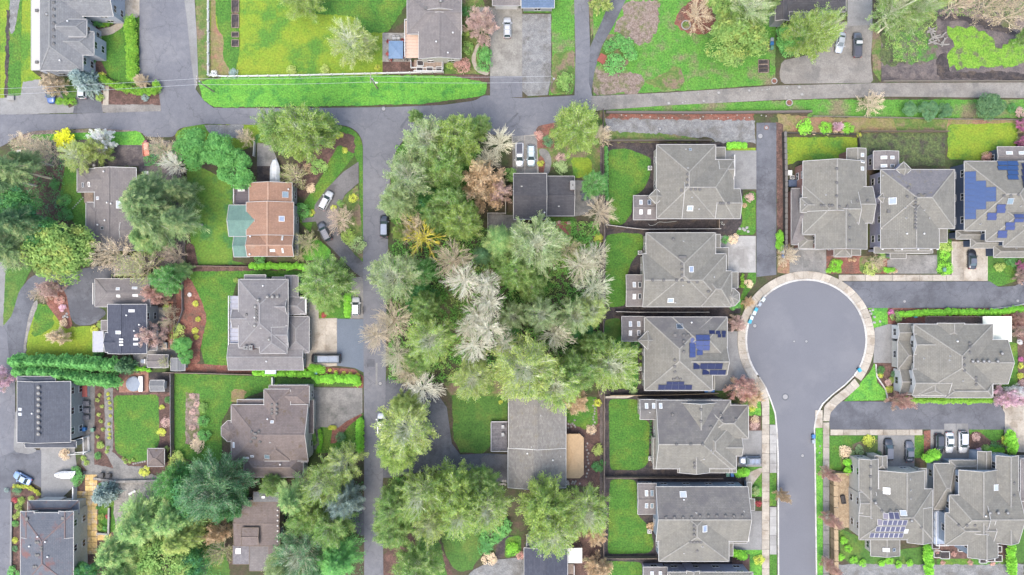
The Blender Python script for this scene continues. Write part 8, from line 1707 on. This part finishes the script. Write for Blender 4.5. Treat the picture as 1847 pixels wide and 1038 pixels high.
# ac units, grills
def ac(px, py, label):
    x, y = W(px, py, 1); T = thing('air_conditioner', label, 'air conditioner', (x, y, 0)); MB().box(-.45, -.45, 0, .45, .45, .8).build('case', white_d, T); MB().cyl((0, 0, .8), .36, .05, 14).build('grille', blackp, T); f = MB()
    for k in range(4): a = k * 1.5708; f.bar((0, 0, .87), (.3 * math.cos(a), .3 * math.sin(a), .87), .12, .02)
    f.build('fan', gal, T)
for p in [(1173, 303, 'air conditioner at the west wall of the northern house'), (1155, 456, 'air conditioner at the west wall of the turret house'), (1154, 666, 'air conditioner at the west wall of the solar house'), (1174, 828, 'air conditioner at the west wall of the stained-roof house'), (1172, 960, 'air conditioner at the west wall of the vent row house'), (1430, 320, 'air conditioner at the west wall of the brick-based house')]: ac(*p)
box_shed(1430, 331, 1.8, 1.4, 1.1, navyw, 'dark blue covered box below the air conditioner of the brick-based house', 'storage_box', 'storage box')
box_shed(1425, 312, .8, 1.0, 1.0, plain('pale_box', (.6, .62, .6), .6), 'pale storage box above the air conditioner of the brick-based house', 'storage_box', 'storage box')
# garden furniture
def chair(px, py, ang, mat, label, group=None, z0=0, name='garden_chair'):
    x, y = W(px, py, .5); T = thing(name, label, 'chair', (x, y, z0), ang, group); MB().box(-.33, -.3, .36, .33, .3, .44).build('seat', mat, T); MB().bar((-.3, .3, .8), (.3, .3, .8), .08, .7).build('backrest', mat, T)
    for sx in (-1, 1):
        MB().box(sx * .34 - .05, -.3, .58, sx * .34 + .05, .3, .63).build('armrest', mat, T)
        for sy in (-1, 1): MB().box(sx * .3 - .04, sy * .26 - .04, 0, sx * .3 + .04, sy * .26 + .04, .36).build('leg', mat, T)
def table(px, py, w, d, mat, label, z0=0, rnd=False):
    x, y = W(px, py, .7); T = thing('garden_table', label, 'table', (x, y, z0)); (MB().cyl((0, 0, .7), w / 2, .06, 16) if rnd else MB().box(-w / 2, -d / 2, .7, w / 2, d / 2, .76)).build('tabletop', mat, T)
    for sx in (-1, 1):
        for sy in (-1, 1): MB().box(sx * w * .3 - .04, sy * d * .3 - .04, 0, sx * w * .3 + .04, sy * d * .3 + .04, .7).build('leg', mat, T)
wc = plain('grey_chair', (.45, .46, .47), .6); rc = plain('red_cushion', (.30, .07, .06), .8)
chair(907, 769, -1.5, wc, 'grey chair on the grey timber deck, upper', z0=.7); chair(907, 783, -1.5, wc, 'grey chair on the grey timber deck, lower', z0=.7)
chair(711, 69, 0, wc, 'pale chair above the blue gazebo, left', 'pale chairs'); chair(718, 69, 0, wc, 'pale chair above the blue gazebo, right', 'pale chairs')
for i, (x_, y_) in enumerate([(726, 74), (701, 76), (729, 95), (728, 102), (705, 108), (699, 98)]): chair(x_, y_, i * 1.1, rc, 'dark red chair under the rim of the blue gazebo', 'dark red chairs round the blue gazebo')
chair(1009, 402, 0, plain('pink_chair', (.62, .36, .34), .7), 'pale pink chair at the top edge of the red square patio, left', z0=.12); chair(1026, 403, 0, plain('pink_chair', (.62, .36, .34), .7), 'pale pink chair at the top edge of the red square patio, right', z0=.12)
T = table(1055, 354, 1.5, 1.5, plain('dark_table', (.06, .08, .10), .5), 'dark square table on the patio east of the black-roofed house')
for i, (x_, y_) in enumerate([(1049, 350), (1060, 349), (1051, 360), (1061, 358)]): chair(x_, y_, i * 1.57, plain('dark_table', (.06, .08, .10), .5), 'dark chair round the square patio table', 'dark chairs round the square table')
for p in [(1521, 902, 'dark sofa on the brick patio, upper'), (1509, 940, 'dark sofa on the brick patio, lower')]:
    x, y = W(p[0], p[1], .6); T = thing('sofa', p[2], 'sofa', (x, y, 0), .2); dk = plain('dark_wicker', (.05, .045, .045), .8); MB().box(-.4, -.9, .1, .4, .9, .45).build('seat', dk, T); MB().box(.3, -.95, .1, .5, .95, .8).build('backrest', dk, T)
    for s in (-1, 1): MB().box(-.4, s * .85 - .1, .45, .4, s * .85 + .1, .62).build('armrest', dk, T)
table(1507, 922, 1.1, 1.6, plain('glass_table', (.35, .40, .45), .3), 'pale grey table between the two dark sofas')
table(1510, 908, .6, .6, plain('dark_wicker', (.05, .045, .045), .8), 'small dark table on the brick patio')
tub_c = plain('planter_white', (.60, .58, .55), .7)
def planter(px, py, w, d, label, fr=white_d, h=.5, group=None):
    x, y = W(px, py, h); T = thing('planter_box', label, 'planter', (x, y, 0), 0, group)
    for a in ((-w, -d, w, -d), (w, -d, w, d), (w, d, -w, d), (-w, d, -w, -d)): MB().bar((a[0] / 2, a[1] / 2, h / 2), (a[2] / 2, a[3] / 2, h / 2), .12, h).build('board', fr, T)
    MB().box(-w / 2 + .06, -d / 2 + .06, 0, w / 2 - .06, d / 2 - .06, h - .12).build('soil', soil_d, T)
for p in [(1688, 984, 1.6, 1.6, 'white-framed planter at the top left of the planter garden'), (1705, 1002, 2, 1.6, 'white-framed planter left of centre in the planter garden'), (1691, 1000, 1.5, 1.5, 'white-framed planter below the top left one'), (1738, 990, 2.2, 1.3, 'white-framed planter at the centre top of the planter garden'), (1800, 991, 1.8, 1.3, 'white-framed planter at the top right of the planter garden'), (1787, 1008, 2, 1.4, 'white-framed planter at the lower right, first'), (1801, 1008, 1.7, 1.4, 'white-framed planter at the lower right, second'), (1774, 1011, 1.6, 1.3, 'white-framed planter at the lower right, third')]: planter(*p)
for i, (y0_, y1_) in enumerate([(0, 22), (26, 50), (58, 67), (72, 84)]): planter(424, (y0_ + y1_) / 2, 1.6, (y1_ - y0_) * MPP, ['dark raised bed at the top of the lawn edge', 'dark raised bed, second from the top', 'small raised bed, third from the top', 'small raised bed, lowest of the column'][i], wood_f, .3)
planter(1377, 112, 2.2, 1.0, 'raised vegetable bed by the gravel lane, upper', wood_f, .3); planter(1377, 120, 2.2, .8, 'raised vegetable bed by the gravel lane, middle', wood_f, .3); planter(1377, 127, 2.2, 1.0, 'raised vegetable bed by the gravel lane, lower', wood_f, .3)
for (a, b, l) in [(757, 125, 'square white planter on the terrace deck, left'), (775, 125, 'square white planter on the terrace deck, middle'), (792, 125, 'square white planter on the terrace deck, right'), (758, 114, 'round-cornered planter at the house wall, left')]: planter(a, b, 1.4, 1.1, l, white_d, 1.1)
# pergola
x, y = W(308, 580, 2.2); T = thing('pergola', 'slender red-brown pergola rail between the left garden beds', 'pergola', (x, y, 0)); rb = plain('redwood', (.26, .11, .06), .8)
for s in (-1, 1): MB().box(s * .35 - .06, -6.3, 2.2, s * .35 + .06, 4.5, 2.32).build('beam', rb, T)
for k in range(7): MB().box(-.7, -6 + k * 1.7, 2.32, .7, -5.88 + k * 1.7, 2.4).build('crossbar', rb, T); 
for k in range(4):
    for s in (-1, 1): MB().box(s * .35 - .06, -6 + k * 3.3, 0, s * .35 + .06, -5.88 + k * 3.3, 2.2).build('post', rb, T)
# red mailbox shelter in the circular bed
x, y = W(1087, 105, .8); T = thing('wooden_box', 'red-brown slatted box at the lane side of the circular bed', 'box', (x, y, 0), -.5)
for k in range(6): MB().box(-.9, -1 + k * .33, .5, .9, -.72 + k * .33, .56).build('slat', plain('red_slat', (.26, .07, .05), .8), T)
MB().box(-.85, -.95, 0, .85, .95, .48).build('case', plain('red_slat', (.26, .07, .05), .8), T)
# benches, birdbaths and stones
for p in [(1237, 46, 1.0, 'round concrete ring on the red mulch of the corner yard'), (1396, 147, .6, 'small white stone ring by the gravel lane'), (1423, 186, .7, 'round concrete fire ring with rusty centre on the verge')]:
    x, y = W(p[0], p[1]); T = thing('stone_ring', p[3], 'stone ring', (x, y, 0)); n = 12
    for i in range(n): a, b = 6.283 * i / n, 6.283 * (i + .9) / n; MB().bar((p[2] * math.cos(a), p[2] * math.sin(a), .15), (p[2] * math.cos(b), p[2] * math.sin(b), .15), .2, .3).build('stone', conc, T)
    MB().cyl((0, 0, .0), p[2] * .85, .12, 14).build('infill', rough_g if p[2] > .8 else bark_r, T)
def boulder(px, py, r, label, mat=conc, group=None):
    me = bpy.data.meshes.new('boulder'); bm = bmesh.new(); bmesh.ops.create_icosphere(bm, subdivisions=2, radius=r)
    for v in bm.verts: v.co *= random.uniform(.8, 1.15); v.co.z *= .65
    bm.to_mesh(me); bm.free(); me.materials.append(mat); x, y = W(px, py); o = link('boulder', me, None, (x, y, r * .3)); tag(o, label, 'boulder', group)
for (x_, y_) in [(1340, 413), (1343, 415), (1347, 411), (1349, 418), (1334, 413)]: boulder(x_, y_, .35, 'white boulder on the lawn corner by the private drive', conc, 'white boulders by the private drive')
for (x_, y_) in [(1569, 561), (1571, 566), (1574, 559), (1577, 582), (1587, 580), (1572, 583), (1577, 572)]: boulder(x_, y_, .3, 'white stone on the small lawn at the upper lane', conc, 'white stones at the upper lane lawn')
for (x_, y_) in [(118, 570), (121, 566), (115, 572), (122, 572)]: boulder(x_, y_, .3, 'white stone at the tip of the left drive island', conc, 'white stones of the left drive island')
for (x_, y_) in [(1470, 825), (1471, 809), (1479, 805), (1478, 817)]: boulder(x_, y_, .22, 'white stone on the east verge', conc, 'white stones on the east verge')
for (x_, y_) in [(1118 + i * 14 + random.uniform(-5, 5), 209 + random.uniform(-3, 6)) for i in range(20)]: boulder(x_, y_, .17, 'small white stone in the red leaf litter under the lane wall', conc, 'white stones under the lane wall')
for (x_, y_) in [(1340, 478 + 20 + i * 0) for i in range(0)]: pass
# manhole covers
for (x_, y_, r_, l_) in [(1416, 716, .55, 'large manhole cover south of the bulb'), (1361, 588, .38, 'manhole cover at the west edge of the bulb'), (1432, 616, .22, 'small cover left of centre in the bulb'), (1454, 616, .28, 'small cover at the centre of the bulb'), (1447, 822, .32, 'cover in the middle of the south street'), (1371, 246, .5, 'round cover at the head of the private drive'), (1382, 231, .35, 'rusty cover at the top end of the private drive'), (1631, 544, .3, 'cover in the upper lane'), (1835, 543, .3, 'cover at the right end of the upper lane'), (1190, 233, .3, 'square-looking cover in the gravel lot'), (692, 197, .4, 'cover at the top of the street junction'), (686, 692, .35, 'cover in the street beside the dark driveway'), (657, 917, .35, 'cover at the street west edge near the bottom')]:
    x, y = W(x_, y_); T = thing('manhole_cover', l_, 'manhole cover', (x, y, ZR + .008)); MB().cyl((0, 0, 0), r_ * 1.5, .015, 18).build('collar', asph_d if l_[:5] != 'rusty' else bark_r, T); m = MB().cyl((0, 0, .015), r_, .03, 18)
    for k in range(3): m.box(-r_ * .7, -r_ * .5 + k * r_ * .5 - .03, .045, r_ * .7, -r_ * .5 + k * r_ * .5 + .03, .055)
    m.build('lid', plain('cast_iron', (.26, .26, .26), .6), T)
for (x_, y_, r_) in [(1206, 187, .4), (1231, 186, .28), (1236, 184, .2), (1259, 170, .2), (1269, 183, .35), (1277, 183, .18), (1277, 169, .2), (1296, 168, .45), (1351, 164, .42), (1374, 163, .22), (1383, 162, .25), (1387, 161, .22), (1419, 159, .3), (1441, 158, .5), (1446, 171, .45), (960, 0, 0)]:
    if r_:
        x, y = W(x_, y_); T = thing('marker_disc', 'white disc marker set in the gravel lane', 'marker', (x, y, ZR + .03), 0, 'white discs along the gravel lane'); MB().cyl((0, 0, 0), r_ * .62, .06, 14).build('disc', conc, T); MB().cyl((0, 0, -.01), r_ * 1.1, .03, 14).build('collar', conc_d, T)
# ------------------------------------------------------------------ utility poles and wires
pole_m = plain('pole_wood', (.30, .26, .21), .8)
def pole(px, py, h, label, lamp=False, arm=True):
    x, y = W(px, py); T = thing('utility_pole', label, 'utility pole', (x, y, 0)); m = MB().cyl((0, 0, 0), .17, h, 10, 0, .11); m.build('pole', pole_m, T)
    if arm: MB().box(-.08, -1.1, h - .5, .08, 1.1, h - .36).build('crossarm', pole_m, T); [MB().cyl((0, s * .9, h - .36), .06, .22, 8).build('insulator', white_d, T) for s in (-1, -.35, .35, 1)]
    MB().cyl((.28, 0, h - 1.6), .2, .8, 10).build('transformer', gal, T)
    if lamp: MB().bar((0, 0, h - .8), (1.2, -.9, h - .5), .08).build('lamp_arm', gal, T); MB().box(1.0, -1.1, h - .6, 1.5, -.8, h - .45).build('lamp_head', white, T)
    return (x, y, h)
ps = [(*W(-130, 190), 9.3), pole(386, 166, 9.3, 'utility pole at the corner of the top street and main road'), pole(681, 160, 8.6, 'utility pole with a lamp arm on the bright verge', True), pole(993, 161, 9.0, 'utility pole at the foot of the gravel drive', arm=False)]
for j, off in enumerate((-.9, .35)):
    for i in range(3):
        a, b = ps[i], ps[i + 1]; m = MB(); n = 14
        for k in range(n):
            t, u = k / n, (k + 1) / n; f = lambda t: (a[0] + (b[0] - a[0]) * t, a[1] + (b[1] - a[1]) * t + off, a[2] - .15 + (b[2] - a[2]) * t - .8 * 4 * t * (1 - t)); m.bar(f(t), f(u), .045)
        o = m.build('power_line', gal); tag(o, ('upper' if j == 0 else 'lower') + ' power line ' + ['from the left edge to the street corner pole', 'between the corner pole and the verge pole', 'between the verge pole and the gravel drive pole'][i], 'power line')
# hoses and small road things
for (pts_, l_) in [([(1168, 402), (1172, 408), (1182, 406), (1188, 400), (1200, 402), (1230, 398)], 'looped pale hose on the dark soil south of the northern house'), ([(1297, 402), (1304, 400), (1300, 406), (1308, 404), (1303, 409)], 'coiled pale hose near the gate of the northern house')]:
    m = MB(); q = smooth_poly(pts_, 2)[:-6]
    for i in range(len(q) - 1): m.bar((*W(*q[i]), .08), (*W(*q[i + 1]), .08), .09)
    tag(m.build('garden_hose', plain('hose', (.4, .42, .4), .6)), l_, 'hose')
T = thing('fallen_log', 'pale fallen log beside the marsh clearing', 'log', (*W(1592, 52), .2), .7); MB().cyl((-1.6, 0, 0), .2, 3.2, 9, 0, .14, axis='x').build('trunk', bk_tan, T)
T = thing('driftwood_pile', 'pile of weathered wood and stones in the marsh', 'wood pile', (*W(1690, 66), 0))
for k in range(16): a = random.uniform(0, 3.14); cx_, cy_ = random.uniform(-1.6, 1.6), random.uniform(-2, 2); MB().bar((cx_ - math.cos(a), cy_ - math.sin(a), .25 + .1 * random.random()), (cx_ + math.cos(a), cy_ + math.sin(a), .35 + .2 * random.random()), .3).build('plank', stone_g, T)
for k in range(10): pass
T = thing('garden_bench', 'grey timber bench and tools in the stone patio', 'bench', (*W(240, 888), 0), .5)
MB().box(-.9, -.25, .4, .9, .25, .48).build('seat', white_d, T); [MB().box(s * .7 - .05, -.2, 0, s * .7 + .05, .2, .4).build('leg', wood_f, T) for s in (-1, 1)]
for (x_, y_, l_) in [(182, 858, 'dark composter box at the north of the stone patio, left'), (195, 859, 'dark composter box at the north of the stone patio, right')]: box_shed(x_, y_, .9, .9, .9, brownw, l_, 'compost_box', 'compost box', blackp)
box_shed(153, 706, 1.0, 2.4, 1.0, plain('boat_white', (.6, .62, .64), .4), 'white kayak-like box with red end by the navy-roofed long house', 'garden_box', 'box', plain('red_lid', (.4, .1, .08), .6))
for i in range(3):
    box_shed(155, 728 + i * 13, 1.3, 1.0, .7, deck_g, ['pale table box in the east yard strip, upper', 'grey box in the east yard strip, middle', 'grey box in the east yard strip, lower'][i], 'garden_box', 'box')
box_shed(297, 624, .9, 1.4, .8, plain('pale_box', (.6, .62, .6), .6), 'pale upright box near the mauve twigs', 'garden_box', 'box')
box_shed(19, 177, 1.4, .9, .5, conc, 'pale utility box on the gravel at the left edge', 'utility_box', 'utility box')
tub(257, 652, .5, 'small dark fire bowl beside the garden shed', (.05, .05, .05))
for (x_, y_, l_) in [(268, 345, 'white garden object under the leaning firs, right'), (264, 312, 'white garden object at the taupe roof corner'), (34, 273, 'white garden object at the road corner'), (283, 357, 'white garden object under the leaning firs, lower')]: box_shed(x_, y_, .8, .6, .5, white_d, l_, 'garden_box', 'box')
# small chaise on the dark balcony
x, y = W(435, 343, 3.1); T = thing('lounge_chair', 'white lounge chair on the dark balcony of the terracotta house', 'chair', (x, y, 2.7)); MB().box(-.8, -.3, .15, .5, .3, .3).build('seat', white, T); MB().bar((.5, 0, .3), (.95, 0, .75), .6, .1).build('backrest', white, T); [MB().box(s - .04, -.28, 0, s + .04, .28, .15).build('leg', white, T) for s in (-.7, .4)]
# sticks above the mottled lawn
for l in ():
    pass
